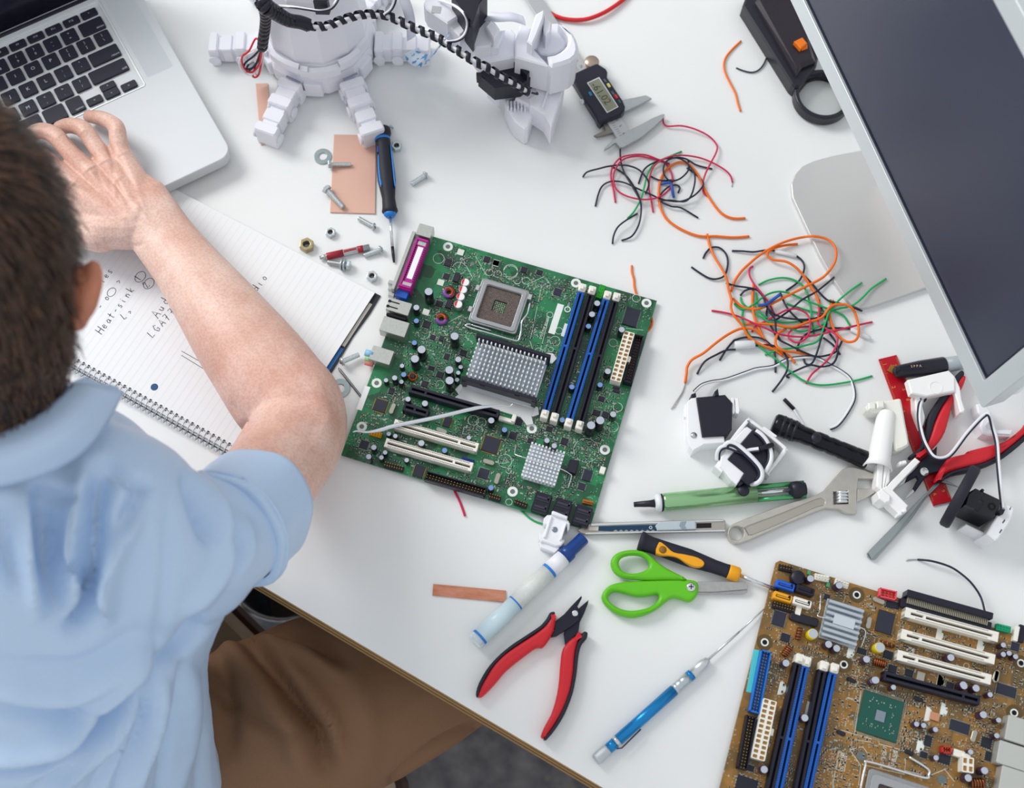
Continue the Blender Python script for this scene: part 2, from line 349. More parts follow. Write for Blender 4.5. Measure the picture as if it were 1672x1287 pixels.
    def pinhead(s, p0, p1, w=5, h=2.5, rows=2, n=5, m_=SLOTK, name='pin_header', pin=GOLD, pinh=6, shroud=False):
        M, L = s.fr(p0, p1, h if shroud else pinh); w *= .001; h *= .001; pinh *= .001
        if shroud:
            b = MB(M); t = .0011
            b.box((L/2, 0, 0), (L, w, .002))
            for sg in (-1, 1): b.box((L/2, sg*(w-t)/2, 0), (L, t, h), 0, .0002)
            for x in (t/2, L-t/2): b.box((x, 0, 0), (t, w, h), 0, .0002)
            o = b.build(name, m_, s.root); ph = h*.75
        else: o = MB(M).box((L/2, 0, 0), (L, w, h), 0, .0003).build(name, m_, s.root); ph = pinh
        b = MB(M)
        for i in range(n):
            for j in range(rows): b.box((L*(i+.5)/n, (j-(rows-1)/2)*.0025, .001), (.0007, .0007, ph))
        b.build('pins', pin, o, kind='stuff'); return o
    def sockets(s, p0, p1, w, h, n, rows=2, m_=SLOTW, inn=AMBER, name='power_connector'):
        M, L = s.fr(p0, p1, h); w *= .001; h *= .001; P = L/n; Q = w/rows
        b = MB(M).plate([rrect(L, w, .0008, 2, L/2, 0)]+[rrect(P*.66, Q*.66, .0004, 1, P*(i+.5), Q*(j-(rows-1)/2)) for i in range(n) for j in range(rows)], 0, h, 0)
        b.box((L/2, w/2+.0015, 0), (.006, .003, h*.8), 0, .0005); o = b.build(name, m_, s.root)
        MB(M).box((L/2, 0, .0005), (L*.98, w*.96, h*.86)).build('contact_floor', inn, o)
        return o
    def hole(s, p, r=4.9, ring=PRINT):
        v = s.at(p); s.mark(v, r*.001); M = Matrix.Translation(v)
        o = MB(M).plate([circ(r*.001, 24), circ(r*.00048, 16)], 0, .0003).build('mounting_ring', ring, s.root)
        MB(M).lathe([(r*.00048, .00035), (r*.0004, .0001)], n=16, smooth=False).build('mounting_hole', mat('hole_grey', '#6f7a78', .6, .3), o)
    def silk(s, items, m_=PRINT, w=.00035):
        """items: ('c', p, r_mm) circle, ('l', [pts]) line, ('t', p, text, size_mm, rot)"""
        b = MB(); z = Vector((0, 0, .00008))
        for it in items:
            if it[0] == 'c': v = s.at(it[1])+z; b.ribbon([v+Vector((it[2]*.001*math.cos(2*PI*i/28), it[2]*.001*math.sin(2*PI*i/28), 0)) for i in range(28)], w, closed=True)
            elif it[0] == 'l': b.ribbon([s.at(p)+z for p in it[1]], w)
            else: b.text(it[2], it[3]*.001, Matrix.Translation(s.at(it[1])+z) @ Matrix.Rotation(s.yaw+it[4], 4, 'Z'))
        b.build('silkscreen_print', m_, s.root)
    def smd(s, n, seed, bodies=(CHIP, TAN, PADS), xr=None, clusters=60, padm=PADS):
        rnd = random.Random(seed); bb = [MB() for _ in bodies]; pads = MB(); xs = [p[0] for p in s.poly]; ys = [p[1] for p in s.poly]
        x0, x1, y0, y1 = xr or (min(xs)+.004, max(xs)-.004, min(ys)+.004, max(ys)-.004); z = TZ+s.zt; cl = [(rnd.uniform(x0, x1), rnd.uniform(y0, y1), rnd.choice((0, PI/2)), rnd.uniform(.004, .011)) for _ in range(clusters)]; c = 0; tries = 0
        while c < n and tries < n*12:
            tries += 1; q = rnd.choice(cl); x, y = q[0]+rnd.gauss(0, q[3]), q[1]+rnd.gauss(0, q[3])
            g = .0013; x, y = round(x/g)*g, round(y/g)*g
            if not (x0 < x < x1 and y0 < y < y1): continue
            w = s.M @ Vector((x, y, 0))
            if any((w.x-a)**2+(w.y-b_)**2 < (r+.0006)**2 for a, b_, r in s.occ): continue
            L = rnd.choice((.0016, .0016, .002, .0026)); d = L*.55; rot = s.yaw+q[2]; k = rnd.choice((0, 0, 0, 1, 2)) ; M = Matrix.Translation((w.x, w.y, z)) @ Matrix.Rotation(rot, 4, 'Z')
            bb[k].M = M; bb[k].box((0, 0, 0), (L*.62, d, .0006+.0003*rnd.random())); pads.M = M
            for sg in (-1, 1): pads.box((sg*L*.42, 0, 0), (L*.26, d*1.05, .0005))
            s.occ.append((w.x, w.y, L*.5)); c += 1
        for m_, b in zip(bodies, bb):
            if b.v: b.build('surface_components', m_, s.root, kind='stuff')
        pads.build('solder_pads', padm, s.root, kind='stuff')
def rect_poly(w, h): return [(0, 0), (w, 0), (w, -h), (0, -h)]
# ---- green micro board
qa, qb, qc, qd = crop(540, 340, 4.597), crop(800, 400, 4.597), crop(540, 580, 4.597), crop(780, 580, 4.022)
Q = {'A': qa, 'B': qb, 'C': qc, 'D': qd}
def g(k, x, y): return Q[k]([(x, y)])[0]
yaw_g = math.atan2(*(U(1068, 490)-U(692, 382)).yx)
GP = pcb_mat('green_solder_mask', '#0f7a47', '#07472b', '#1f8755', '#7f9f86', yaw_g)
G = Board('motherboard', 'green square motherboard lying in the middle of the table with a scribe across it', (692, 382), (1068, 490), rect_poly(.243, .2440), .0032, .0050, GP)
# rear connectors
G.rect('port_shield', g('A', 707, 168), 15, 13, 15, TIN)
o = G.rect('parallel_port', g('A', 622, 415), 13, 58, 13.5, mat('magenta_plastic', '#b41e8e', .4), .0008)
Mg = Matrix.Translation(G.at(g('A', 622, 415), .0135)) @ Matrix.Rotation(G.yaw, 4, 'Z')
MB(Mg).box((.0012, .001, .0135), (.0055, .036, .0003)).build('paper_label', PAPER, o)
b = MB(Mg)
for i in range(17):
    b.box((-.0036, -.019+i*.0024, .0134), (.0022, .0011, .0003)); b.box((.0055, -.019+i*.0024, .0134), (.0011, .0011, .0003))
b.build('comb_slots', DARK, o, kind='stuff')
b = MB(Mg); b.box((-.005, 0, .0135), (.0018, .056, .0016), 0, .0003); b.box((.0, .0265, .0135), (.012, .0025, .002), 0, .0003); b.box((0, -.0265, .0135), (.012, .0025, .002), 0, .0003); b.build('port_ridge', MATS['magenta_plastic'], o)
MB(Mg).box((-.0105, 0, .002), (.0035, .066, .013), 0, .0004).build('metal_flange', TIN, o)
MB(Mg).box((.001, .023, .0135), (.008, .0045, .0006)).build('metal_flange', TIN, o); MB(Mg).box((.001, -.0235, .0135), (.009, .004, .0006)).build('metal_flange', TIN, o)
G.rect('video_port', g('A', 535, 640), 12, 9, 9, mat('video_blue', '#1c56b8', .4), .0006)
for y in (555, 600, 645): G.rect('port_screw', g('A', 455, y), 6, 4, 7, TIN)
def shieldbox(p, w, d, h, slits=0):
    o = G.rect('port_shield', p, w, d, h, TIN, .0005); M = Matrix.Translation(G.at(p, h*.001)) @ Matrix.Rotation(G.yaw, 4, 'Z')
    if slits:
        b = MB(M)
        for i in range(slits): b.box((-w*.00022-.001, (i-.5)*.0055, h*.001), (w*.0005, .0012, .0002)); b.box((-w*.00045, (i-.5)*.0055, h*.001), (.0025, .0026, .0003))
        b.build('spring_slit', DARK, o)
    return o
shieldbox(g('A', 512, 738), 23, 13.5, 15, 2); shieldbox(g('A', 478, 888), 26, 16, 13); shieldbox(g('A', 380, 1103), 21.5, 15, 12)
G.rect('port_shield', g('A', 492, 812), 20, 2.5, 13, DARK)
for c, y, h in (('#8fc3e8', 1092, 9), ('#9ed39a', 1130, 6), ('#e88a86', 1160, 3)):
    v = U(*g('A', 290, y), .005+.001*h); MB().lathe([(.0034, -.004), (.0034, .004)], v, G.ex, 16).build('audio_jack', mat('jack'+c, c, .45), G.root)
# capacitors
for p in (('A', 735, 625), ('A', 930, 960), ('A', 682, 1060), ('A', 632, 1130), ('D', 745, 460), ('D', 805, 428), ('C', 890, 110), ('C', 892, 190)): G.cap(g(*p), 8, 19)
for p in (('A', 643, 745), ('A', 957, 1135), ('C', 480, 170), ('C', 580, 330), ('C', 707, 362), ('C', 1205, 490), ('C', 680, 660), ('C', 323, 692), ('C', 285, 762), ('D', 455, 560), ('D', 503, 595), ('D', 890, 388), ('B', 805, 437), ('B', 990, 635), ('B', 885, 948), ('B', 767, 520)): G.cap(g(*p), 6 if p[1] > 600 else 5.2, 12)
for p in (('A', 643, 845), ('A', 628, 1010), ('C', 548, 145), ('C', 1305, 560), ('C', 855, 715), ('C', 1203, 995), ('B', 740, 610), ('B', 827, 1050), ('B', 615, 1065), ('D', 555, 425)): G.cap(g(*p), 5.2, 9, top=CAPB)
for p in (('C', 955, 30), ('C', 975, 88), ('C', 957, 132), ('C', 948, 185), ('C', 435, 590), ('C', 485, 607), ('C', 380, 768), ('C', 408, 730), ('C', 570, 788), ('C', 1037, 620), ('C', 415, 188), ('C', 535, 80), ('C', 530, 200), ('B', 925, 1268)): G.cap(g(*p), 4.4, 8)
for p in ((1010, 555), (993, 610), (975, 663), (957, 720)): G.cap(g('A', *p), 8, 7.5, sleeve=TIN, top=PAPER, red=True, name='polymer_capacitor')
def toroid(B_, p, R, r, core, wire, n=13, a0=.15, a1=.85):
    v = B_.at(p, .004)+Vector((0, 0, r)); B_.mark(v, R+r); ring = [v+Vector((R*math.cos(2*PI*i/24), R*math.sin(2*PI*i/24), 0)) for i in range(25)]
    o = MB().tube(ring, r, 8).build('inductor', core, B_.root); t = [];
    for i in range(n*10+1):
        a = 2*PI*(a0+(a1-a0)*i/(n*10)); ph = 2*PI*i/10; rr = R+(r+.0004)*math.cos(ph); t.append(v+Vector((rr*math.cos(a), rr*math.sin(a), (r+.0004)*math.sin(ph))))
    MB().tube(t, .00045, 5).build('coil', wire, o)
PUR = mat('purple_core', '#7a4a94', .4)
toroid(G, g('A', 887, 628), .0043, .0022, PUR, COPPER, a0=-.2, a1=.42); toroid(G, g('A', 832, 828), .0043, .0022, PUR, COPPER, a0=0, a1=.5)
toroid(G, g('C', 615, 155), .0034, .0013, mat('orange_core', '#a85a24', .45), COPPER, 10); G.chip(g('C', 615, 155), 4, 4, 4, name='coil_core')
# chips
for p, w, d, h in ((('A', 880, 405), 6.5, 8, 2.5), (('A', 1172, 382), 6, 6, 2), (('A', 868, 510), 6, 6, 1.5), (('A', 945, 518), 6, 9, 5), (('A', 888, 715), 6, 9, 5), (('A', 815, 715), 7, 6, 2), (('A', 720, 870), 7, 7, 2), (('A', 995, 1085), 6.5, 6, 2), (('A', 870, 1112), 5, 6, 1.5), (('C', 455, 268), 5, 6, 2), (('C', 705, 215), 6, 6, 2), (('C', 820, 145), 6.5, 6, 2), (('C', 1408, 497), 8, 7, 2), (('C', 1368, 602), 7, 7, 2), (('D', 470, 485), 6, 5, 1.5), (('D', 570, 565), 6.5, 6.5, 2), (('D', 345, 560), 5, 5, 2), (('D', 780, 378), 7, 5.5, 2), (('D', 838, 390), 6, 6, 2), (('B', 255, 185), 6, 6, 3), (('B', 372, 205), 6, 5, 1.5), (('B', 838, 1155), 6, 5, 1.5), (('D', 910, 215), 7, 2.5, 2), (('D', 910, 237), 7, 2.5, 2), (('A', 765, 968), 5, 5, 1.5), (('A', 830, 975), 4, 5, 3), (('A', 755, 1200), 6, 4, 1.5)):
    G.chip(g(*p), w, d, h, pins=4)
for p, w, n in ((('B', 508, 352), 7.5, 8), (('C', 373, 378), 12, 12), (('C', 1203, 672), 15.5, 22), (('C', 1147, 888), 9.5, 12), (('C', 250, 672), 8, 8), (('D', 683, 862), 6.5, 7)): G.chip(g(*p), w, w, 1.4, CHIPB, n, name='flat_chip', pm=GOLD if w > 10 else PADS)
G.chip(g('B', 1062, 540), 14, 19, 2.4, CHIPB, 20, name='flat_chip', sides=2); G.chip(g('C', 875, 500), 7, 10, 1.5, CHIPB, 8, name='flat_chip', sides=2, pm=GOLD); G.chip(g('C', 662, 870), 9.5, 11, 2, CHIPB, 10, name='flat_chip', sides=2, pm=GOLD); G.chip(g('D', 720, 790), 8, 10.5, 1.5, CHIPB, 9, name='flat_chip', sides=2)
for p in (('A', 975, 330), ('A', 825, 557), ('A', 715, 780), ('A', 1242, 410), ('B', 45, 137)): G.rect('metal_pad', g(*p), 6.5, 6.5, .6, mat('pad_light', '#d9dfd6', .5, .3), .0001)
for p, rot in ((('C', 463, 400), PI/2-.05), (('C', 832, 565), -.1), (('C', 1185, 800), 0), (('C', 1250, 925), PI/2)):
    v = G.at(g(*p), .003); G.mark(v, .006); MB(Matrix.Translation(v) @ Matrix.Rotation(G.yaw+rot, 4, 'Z')).prism(rrect(.0112, .0045, .0022, 5), 0, .0032, .0004).build('crystal', mat('crystal_can', '#b7b3a6', .3, .8), G.root)
# processor socket
sp = (815, 500); Ms = Matrix.Translation(G.at(sp, .004)) @ Matrix.Rotation(G.yaw, 4, 'Z')
for dx in (-18, -9, 0, 9, 18):
    for dy in (-18, -9, 0, 9, 18): G.mark(Ms @ Vector((dx*.001, dy*.001, 0)), .009)
SK = thing
o = MB(Ms).plate([rrect(.049, .049, .003, 3), rrect(.0355, .0365, .002, 3)], 0, .0048, .0006).build('processor_socket', mat('socket_steel', '#a9abad', .35, .85, noise=.1, nscale=300), G.root)
MB(Ms).plate([rrect(.0445, .0455, .003, 3), rrect(.0365, .0375, .002, 3)], .0048, .006, .0003).build('load_plate', mat('plate_steel', '#b6b8ba', .3, .9), o)
pf = mat('pin_field', '#7a706d', .55, .3, col2='#3a3236', nscale=1400); MB(Ms).plate([rrect(.0375, .0385, .002), rrect(.0125, .0125, .0005)], .0004, .0026).build('pin_field', pf, o)
b = MB(Ms); t = MB(Ms)
for i in range(6):
    for j in range(6): (b if (i+j*2) % 3 else t).box(((i-2.5)*.0019, (j-2.5)*.0019, .0004), (.0009, .0012, .0008))
b.build('cavity_components', PADS, o, kind='stuff'); t.build('cavity_components', TAN, o, kind='stuff')
b = MB(Ms)
for i in range(28):
    for j in range(28):
        x, y = (i-13.5)*.0013, (j-13.5)*.00132
        if max(abs(x), abs(y)) > .0064: b.box((x, y, .0026), (.0005, .0005, .0004))
b.build('contact_pins', mat('pin_gold_dull', '#a08e80', .4, .7), o, kind='stuff')
MB(Ms).tube(cr([(-.021, -.0265, .003), (-.024, -.028, .004), (-.023, -.0305, .004), (0, -.0305, .004), (.022, -.0305, .004), (.0285, -.029, .004), (.0285, -.02, .005), (.0265, -.01, .007), (.029, 0, .006), (.028, .012, .005)], 5), .001, 7).build('load_lever', CHROME, o)
MB(Ms).tube(cr([(-.022, -.0265, .002), (-.0, -.0265, .002)], 4), .001, 7).build('load_lever', CHROME, o)
for sx, sy in ((-.026, .012), (-.026, -.012), (.026, .018)): MB(Ms).box((sx, sy, 0), (.004, .006, .006), 0, .0005).build('hinge_tab', STEEL, o)
# heat sinks with pin fins
def heatsink(B_, c, base, pw, pd, nx, ny, hgt, fin, clip=True, tabs=True):
    M = Matrix.Translation(B_.at(c, hgt)) @ Matrix.Rotation(B_.yaw, 4, 'Z')
    for i in range(-3, 4):
        for j in range(-2, 3): B_.mark(M @ Vector((i*base[0]/7, j*base[1]/5, 0)), .008)
    bm = MB(M).prism(rrect(base[0], base[1], .002, 2), 0, .003, .0003)
    o = bm.build('heat_sink', FIN, B_.root)
    if tabs:
        for sx, sy in ((1, 1), (1, -1), (-1, 1), (-1, -1)):
            if (sx, sy) != (-1, 1): MB(M).prism([(sx*(base[0]/2-.016), sy*base[1]/2*.9), (sx*(base[0]/2+.004), sy*base[1]/2*.9), (sx*(base[0]/2+.007), sy*(base[1]/2+.004)), (sx*(base[0]/2+.002), sy*(base[1]/2+.008)), (sx*(base[0]/2-.006), sy*(base[1]/2+.006))], 0, .0025).build('mounting_tab', mat('tab_white_metal', '#dfe2e2', .4, .5), o)
    me = MB().box((0, 0, .0025), (fin[0], fin[1], hgt-.0025), 0, .0002).mesh('fin'); me.materials.append(FIN)
    for i in range(nx):
        for j in range(ny):
            f = link('fin', me, FIN, o, M @ Vector(((i-(nx-1)/2)*pw, (j-(ny-1)/2)*pd, 0)), B_.yaw)
    return o, M
o, M = heatsink(G, (827, 598), (.070, .052), .00415, .0046, 17, 9, .023, (.0013, .0024))
MB(M).prism([(-.036, -.026), (.036, -.026), (.036, -.034), (.040, -.041), (.034, -.044), (.026, -.038), (-.024, -.038), (-.032, -.042), (-.040, -.038), (-.036, -.032)], 0, .0028, .0003).build('mounting_plate', mat('tab_white_metal', '#dfe2e2'), o)
for sy in (.0228, -.0228):
    b = MB(M); b.box((0, sy, .009), (.074, .0034, .013), 0, .0005)
    for x in (-.016, .018): b.box((x, sy, .018), (.005, .005, .003), 0, .0006)
    for sx in (-1, 1): b.box((sx*.0345, sy, 0), (.0045, .0045, .0175), 0, .0006)
    b.build('retention_clip', SLOTK, o)
o, M = heatsink(G, (887, 757), (.033, .035), .00345, .0036, 10, 10, .0095, (.0019, .0022), tabs=False)
MB(M).tube(cr([(-.03, .013, .001), (-.029, .004, .004), (-.027, .0015, .006), (-.015, 0, .0098), (.0, 0, .0098), (.016, 0, .0095), (.026, -.001, .006), (.0285, -.003, .004), (.0285, -.014, .001)], 4), .0006, 6).build('spring_clip', CHROME, o)
# memory slots (blue, black, blue, black)
for p0, p1, m_ in (((949, 476), (891, 672), SLOTB), ((965, 480), (907, 677), SLOTK), ((990, 488), (930, 686), SLOTB), ((1005, 491), (948, 690), SLOTK)):
    G.slot(p0, p1, 7.2, 9.5, m_, (.46,), 'memory_slot', 60, mat('slot_tick_'+m_.name, '#0a2f66' if m_ is SLOTB else '#0a0a14', .6), latch=(-1, 1))
G.pinhead((985, 466), (977, 487), 6, 7, 2, 4, mat('green_plastic', '#1d9a2c', .45), 'green_header')
G.slot((669, 634), (814, 676), 8, 11, SLOTK, (.18,), 'expansion_slot', 40, mat('tick_grey', '#33333f', .5)); G.slot((659, 663), (699, 675), 8, 11, SLOTK, (.45,), 'expansion_slot', 10, MATS['tick_grey'])
G.rect('slot_lever', g('C', 1318, 482), 15, 4, 5, SLOTW, .0006); G.rect('slot_lever', g('C', 1375, 470), 4, 8, 8, SLOTW, .0006)
G.slot((643, 691), (780, 731), 8.6, 11, SLOTW, (.78,), 'expansion_slot', 55, DARK); G.slot((629, 722), (771, 763), 8.6, 11, SLOTW, (.79,), 'expansion_slot', 55, DARK)
G.pinhead((695, 776), (793, 804), 9, 8.5, 2, 20, SLOTK, 'ribbon_connector', shroud=True); G.pinhead((1044, 547), (1025, 624), 9, 9, 2, 17, SLOTK, 'ribbon_connector', pin=mat('pin_red', '#7a4a3a', .4, .5), shroud=True)
G.sockets((1028, 542), (1005, 622), 10.5, 12, 12)
for p in (('D', 420, 968), ('D', 555, 1008), ('D', 690, 1053)):
    o = G.rect('drive_connector', g(*p), 15.5, 18.5, 8, SLOTK, .0006); M = Matrix.Translation(G.at(g(*p), .008)) @ Matrix.Rotation(G.yaw, 4, 'Z'); b = MB(M)
    for sy in (.0045, -.0045): b.box((0, sy, .008), (.0115, .0018, .0003)); b.box((.005, sy+.001, .008), (.0016, .0035, .0003)); b.box((0, sy-.0028, .008), (.0125, .0007, .0006))
    b.build('connector_slot', mat('slot_gloss', '#3a3a48', .3), o)
G.pinhead(g('C', 400, 812), g('C', 545, 850), 5, 2.5, 2, 8); G.pinhead(g('D', 75, 918), g('D', 150, 940), 5, 2.5, 2, 5); G.pinhead(g('D', 240, 955), g('D', 325, 985), 5, 2.5, 2, 5)
G.pinhead(g('C', 290, 570), g('C', 380, 595), 5, 2.5, 2, 5, mat('yellow_plastic', '#e0a012', .5), 'yellow_header', pin=MATS['yellow_plastic']); G.pinhead(g('C', 980, 775), g('C', 1075, 800), 4.5, 2.5, 2, 6, NAVY, 'blue_header', pin=NAVY, pinh=4)
G.rect('battery_latch', g('D', 625, 730), 9, 13, 5, BLACK, .0008); G.rect('fan_header', g('D', 820, 755), 5, 7, 4, SLOTW); G.pinhead(g('D', 690, 955), g('D', 760, 970), 4, 3, 1, 6, mat('orange_brown', '#a8601c', .5), 'jumper_row', pin=GOLD, pinh=4)
for p in (('A', 880, 290), ('B', 645, 287), ('B', 1175, 437), ('C', 345, 210), ('C', 233, 537), ('C', 1365, 1025), ('D', 355, 483), ('D', 835, 622)): G.hole(g(*p))
G.rect('paper_label', g('C', 245, 322), 5.5, 25, .15, PAPER, 0, z=0); G.rect('paper_label', g('B', 497, 555), 6.5, 33, .1, PRINT, 0); G.rect('paper_label', g('B', 565, 640), 5, 14, .1, PRINT, 0)
sil = [('c', g('A', 810, 378), 5.5), ('c', g('A', 965, 450), 6.5), ('c', g('A', 700, 943), 5.5), ('c', g('A', 1350, 480), 7), ('c', g('A', 1190, 482), 3.6), ('c', g('A', 1253, 495), 3.8), ('c', g('A', 1400, 545), 3.6), ('c', g('B', 155, 195), 7), ('c', g('B', 205, 268), 3.5), ('c', g('B', 272, 270), 3.8), ('c', g('B', 450, 525), 3), ('c', g('B', 488, 722), 5), ('c', g('B', 457, 785), 2.4), ('c', g('B', 443, 828), 2.3), ('c', g('B', 482, 838), 2.3), ('c', g('B', 365, 800), 3.6), ('c', g('B', 518, 645), 3.5), ('c', g('B', 432, 1028), 2.4), ('c', g('B', 1098, 400), 4), ('c', g('B', 925, 735), 4), ('c', g('D', 713, 625), 11.8), ('c', g('D', 180, 695), 6.4), ('c', g('D', 887, 470), 5.3), ('c', g('D', 920, 342), 4.4), ('c', g('D', 205, 760), 2.6), ('c', g('C', 820, 220), 4), ('c', g('C', 1070, 490), 5), ('c', g('C', 1130, 505), 4.5), ('c', g('D', 205, 965), 3),
       ('l', [g('A', 1075, 340), g('A', 1165, 500)]), ('l', [g('A', 1060, 360), g('A', 985, 390), g('A', 960, 450)]), ('l', [g('A', 985, 370), g('A', 1065, 525)]), ('l', [g('A', 815, 890), g('A', 870, 955)]), ('l', [g('A', 880, 860), g('A', 990, 800)]), ('l', [g('A', 1015, 920), g('A', 1015, 970), g('A', 1060, 1005)]), ('l', [g('B', 420, 250), g('B', 455, 300), g('B', 380, 350), g('B', 300, 720), g('B', 335, 830)]), ('l', [g('B', 440, 560), g('B', 375, 800)]), ('l', [g('B', 0, 720), g('B', 165, 740), g('B', 200, 785)]), ('l', [g('B', 300, 290), g('B', 400, 240), g('B', 440, 280), g('B', 330, 330)]), ('l', [g('B', 1020, 625), g('B', 1150, 640)]),
       ('l', [g('C', 1000, 540), g('C', 1050, 545), g('C', 1030, 595), g('C', 990, 590), g('C', 1000, 540)]), ('l', [g('D', 160, 712), g('D', 180, 672), g('D', 205, 705), g('D', 160, 712)]),
       ('t', g('B', 410, 620), 'DESKTOP BOARD', 3.2, PI/2-.03), ('t', g('B', 338, 650), 'SA775', 3, PI/2), ('t', g('B', 425, 755), '22T1-0D1w1', 2.6, PI/2), ('t', g('B', 430, 830), 'CLASS B', 2.4, PI/2), ('t', g('B', 592, 448), 'R73', 2.6, PI/2), ('t', g('B', 582, 484), '1', 3, 0)]
G.silk(sil)
MB().plate([[(a.x, a.y) for a in [G.at(g('B', 582, 484))+Vector((.0032*math.cos(i*PI/10), .0032*math.sin(i*PI/10), 0)) for i in range(20)]], [(a.x, a.y) for a in [G.at(g('B', 582, 484))+Vector((.0022*math.cos(i*PI/10), .0022*math.sin(i*PI/10), 0)) for i in range(20)]]], TZ+.0050, TZ+.00512).build('silkscreen_print', PRINT, G.root)
for p in (('A', 1065, 418), ('A', 908, 905), ('B', 395, 295), ('B', 240, 780), ('A', 1437, 1055)):
    MB().lathe([(.0024, 0), (.0018, .0002)], G.at(g(*p)), n=16).build('mounting_hole', MATS['hole_grey'], G.root)
G.smd(1900, 3, clusters=150)
# ---- brown board, lower right
y1, y2, y3 = crop(1180, 880, 3.164), crop(1400, 880, 5.364), crop(1340, 1060, 5.036); Q.update(P=y1, R=y2, S=y3)
yaw_y = math.atan2(*(U(1672, 1040)-U(1270, 915)).yx)
YP = pcb_mat('brown_solder_mask', '#966a22', '#665028', '#b07e2e', '#b9b39a', yaw_y, 700)
Y = Board('motherboard', 'brown motherboard with blue and black memory slots in the lower right corner', (1268, 914), (1672, 1041), [(.003, 0), (.244, 0), (.244, -.285), (0, -.285), (0, -.003)], .0032, .0050, YP)
def sata(p, m_, w=17, d=7):
    o = Y.rect('drive_connector', p, w, d, 9, m_, .0008); M = Matrix.Translation(Y.at(p, .009)) @ Matrix.Rotation(Y.yaw, 4, 'Z')
    b = MB(M); b.box((0, -.0004, .009), (w*.00075, .0022, .0003)); b.box((w*.00033, .0008, .009), (.002, .004, .0003)); b.build('connector_slot', DARK, o)
    MB(M).box((0, -.0004, .009), (w*.00068, .0009, .0008)).build('connector_tongue', m_, o)
sata(g('P', 325, 240), mat('sata_blue', '#1a5fd0', .4)); sata(g('P', 312, 300), mat('sata_yellow', '#f0a81c', .4)); sata(g('P', 412, 328), SLOTW); sata(g('P', 428, 264), SLOTK)
v = Y.at(g('P', 392, 198), .009); Y.mark(v, .008); MB().lathe([(.0066, 0), (.0066, .008), (.006, .009), (.001, .009)], v, n=24).build('buzzer', BLACK, Y.root)
# ribbed heat sink
hp = g('P', 622, 432); M = Matrix.Translation(Y.at(hp, .009)) @ Matrix.Rotation(Y.yaw, 4, 'Z')
for i in (-1, 0, 1):
    for j in (-1, 0, 1): Y.mark(M @ Vector((i*.012, j*.012, 0)), .009)
o = MB(M).box((0, 0, 0), (.034, .037, .003), 0, .0003).build('heat_sink', mat('ribbed_aluminium', '#c3ccd4', .34, .65), Y.root)
fm = MB().box((0, 0, .003), (.033, .0034, .006), 0, .0008).mesh('fin'); fm.materials.append(MATS['ribbed_aluminium'])
for j in range(7): link('fin', fm, MATS['ribbed_aluminium'], o, M @ Vector((0, (j-3)*.0052, 0)), Y.yaw)
MB(M).box((.001, .001, .003), (.019, .009, .0063), 0, .0003).build('smooth_pad', mat('pad_alu', '#cfd8e0', .45, .4), o)
MB(M).tube(cr([(-.024, .02, .004), (-.0215, .006, .004), (-.0225, -.001, .007), (-.012, 0, .0095)], 4), .0006, 6).build('spring_clip', CHROME, o); MB(M).tube(cr([(.012, 0, .0095), (.0215, -.001, .007), (.0215, -.016, .003)], 4), .0006, 6).build('spring_clip', CHROME, o)
# connectors on the left edge
Y.pinhead(g('P', 227, 578), g('P', 165, 898), 9.5, 9, 2, 20, mat('ide_blue', '#1876d6', .4), 'ribbon_connector', shroud=True)
Y.pinhead(g('P', 150, 915), g('P', 102, 1190), 9, 8.5, 2, 17, SLOTK, 'ribbon_connector', shroud=True)
for p0, p1, w, m_ in ((g('P', 181, 575), g('P', 143, 795), 7.5, mat('cyan_label', '#58d0cf', .5)), (g('P', 190, 640), g('P', 155, 820), 2.4, mat('cream_strip', '#ddd6a8', .6)), (g('P', 125, 945), g('P', 90, 1140), 2.4, PRINT)):
    M, L = Y.fr(p0, p1, .3); MB(M).box((L/2, 0, 0), (L, w*.001, .0003)).build('paper_label', m_, Y.root)
Y.sockets(g('P', 246, 832), g('P', 182, 1140), 12, 12, 12)
for p0, p1, m_ in ((g('P', 392, 640), g('P', 215, 1430), SLOTK), (g('P', 428, 655), g('P', 262, 1430), SLOTB), (g('P', 518, 678), g('P', 365, 1430), SLOTK), (g('P', 572, 690), g('P', 412, 1430), SLOTB)):
    Y.slot(p0, p1, 7.4, 9.5, m_, (.5,), 'memory_slot', 60, MATS['slot_tick_'+m_.name], latch=(-1,))
# expansion slots
TW = mat('contact_grey', '#8c877c', .6)
for a, b_ in (((420, 640), (1235, 862)), ((385, 830), (1205, 1058)), ((350, 1015), (1172, 1235))):
    Y.slot(g('R', *a), g('R', *b_), 9, 11.5, SLOTW, (.21,), 'expansion_slot', 60, TW, mat('groove_brown', '#4a3030', .6), ends=.005)
Y.slot(g('S', 520, 215), g('S', 1310, 425), 8, 11, SLOTK, (.83,), 'expansion_slot', 40, MATS['tick_grey'])
M, L = Y.fr(g('R', 430, 505), g('R', 1185, 715), 14); b = MB(M); b.box((L/2, .004, 0), (L, .006, .014), 0, .0005); b.box((L/2, -.004, 0), (L*1.06, .008, .007), 0, .0006); o = b.build('edge_connector', SLOTK, Y.root)
b = MB(M)
for i in range(44): b.box((.003+(L-.006)*i/43, -.001, .0072), (.0011, .007, .0022))
b.build('pins', mat('pin_silver', '#a9a392', .4, .7), o, kind='stuff')
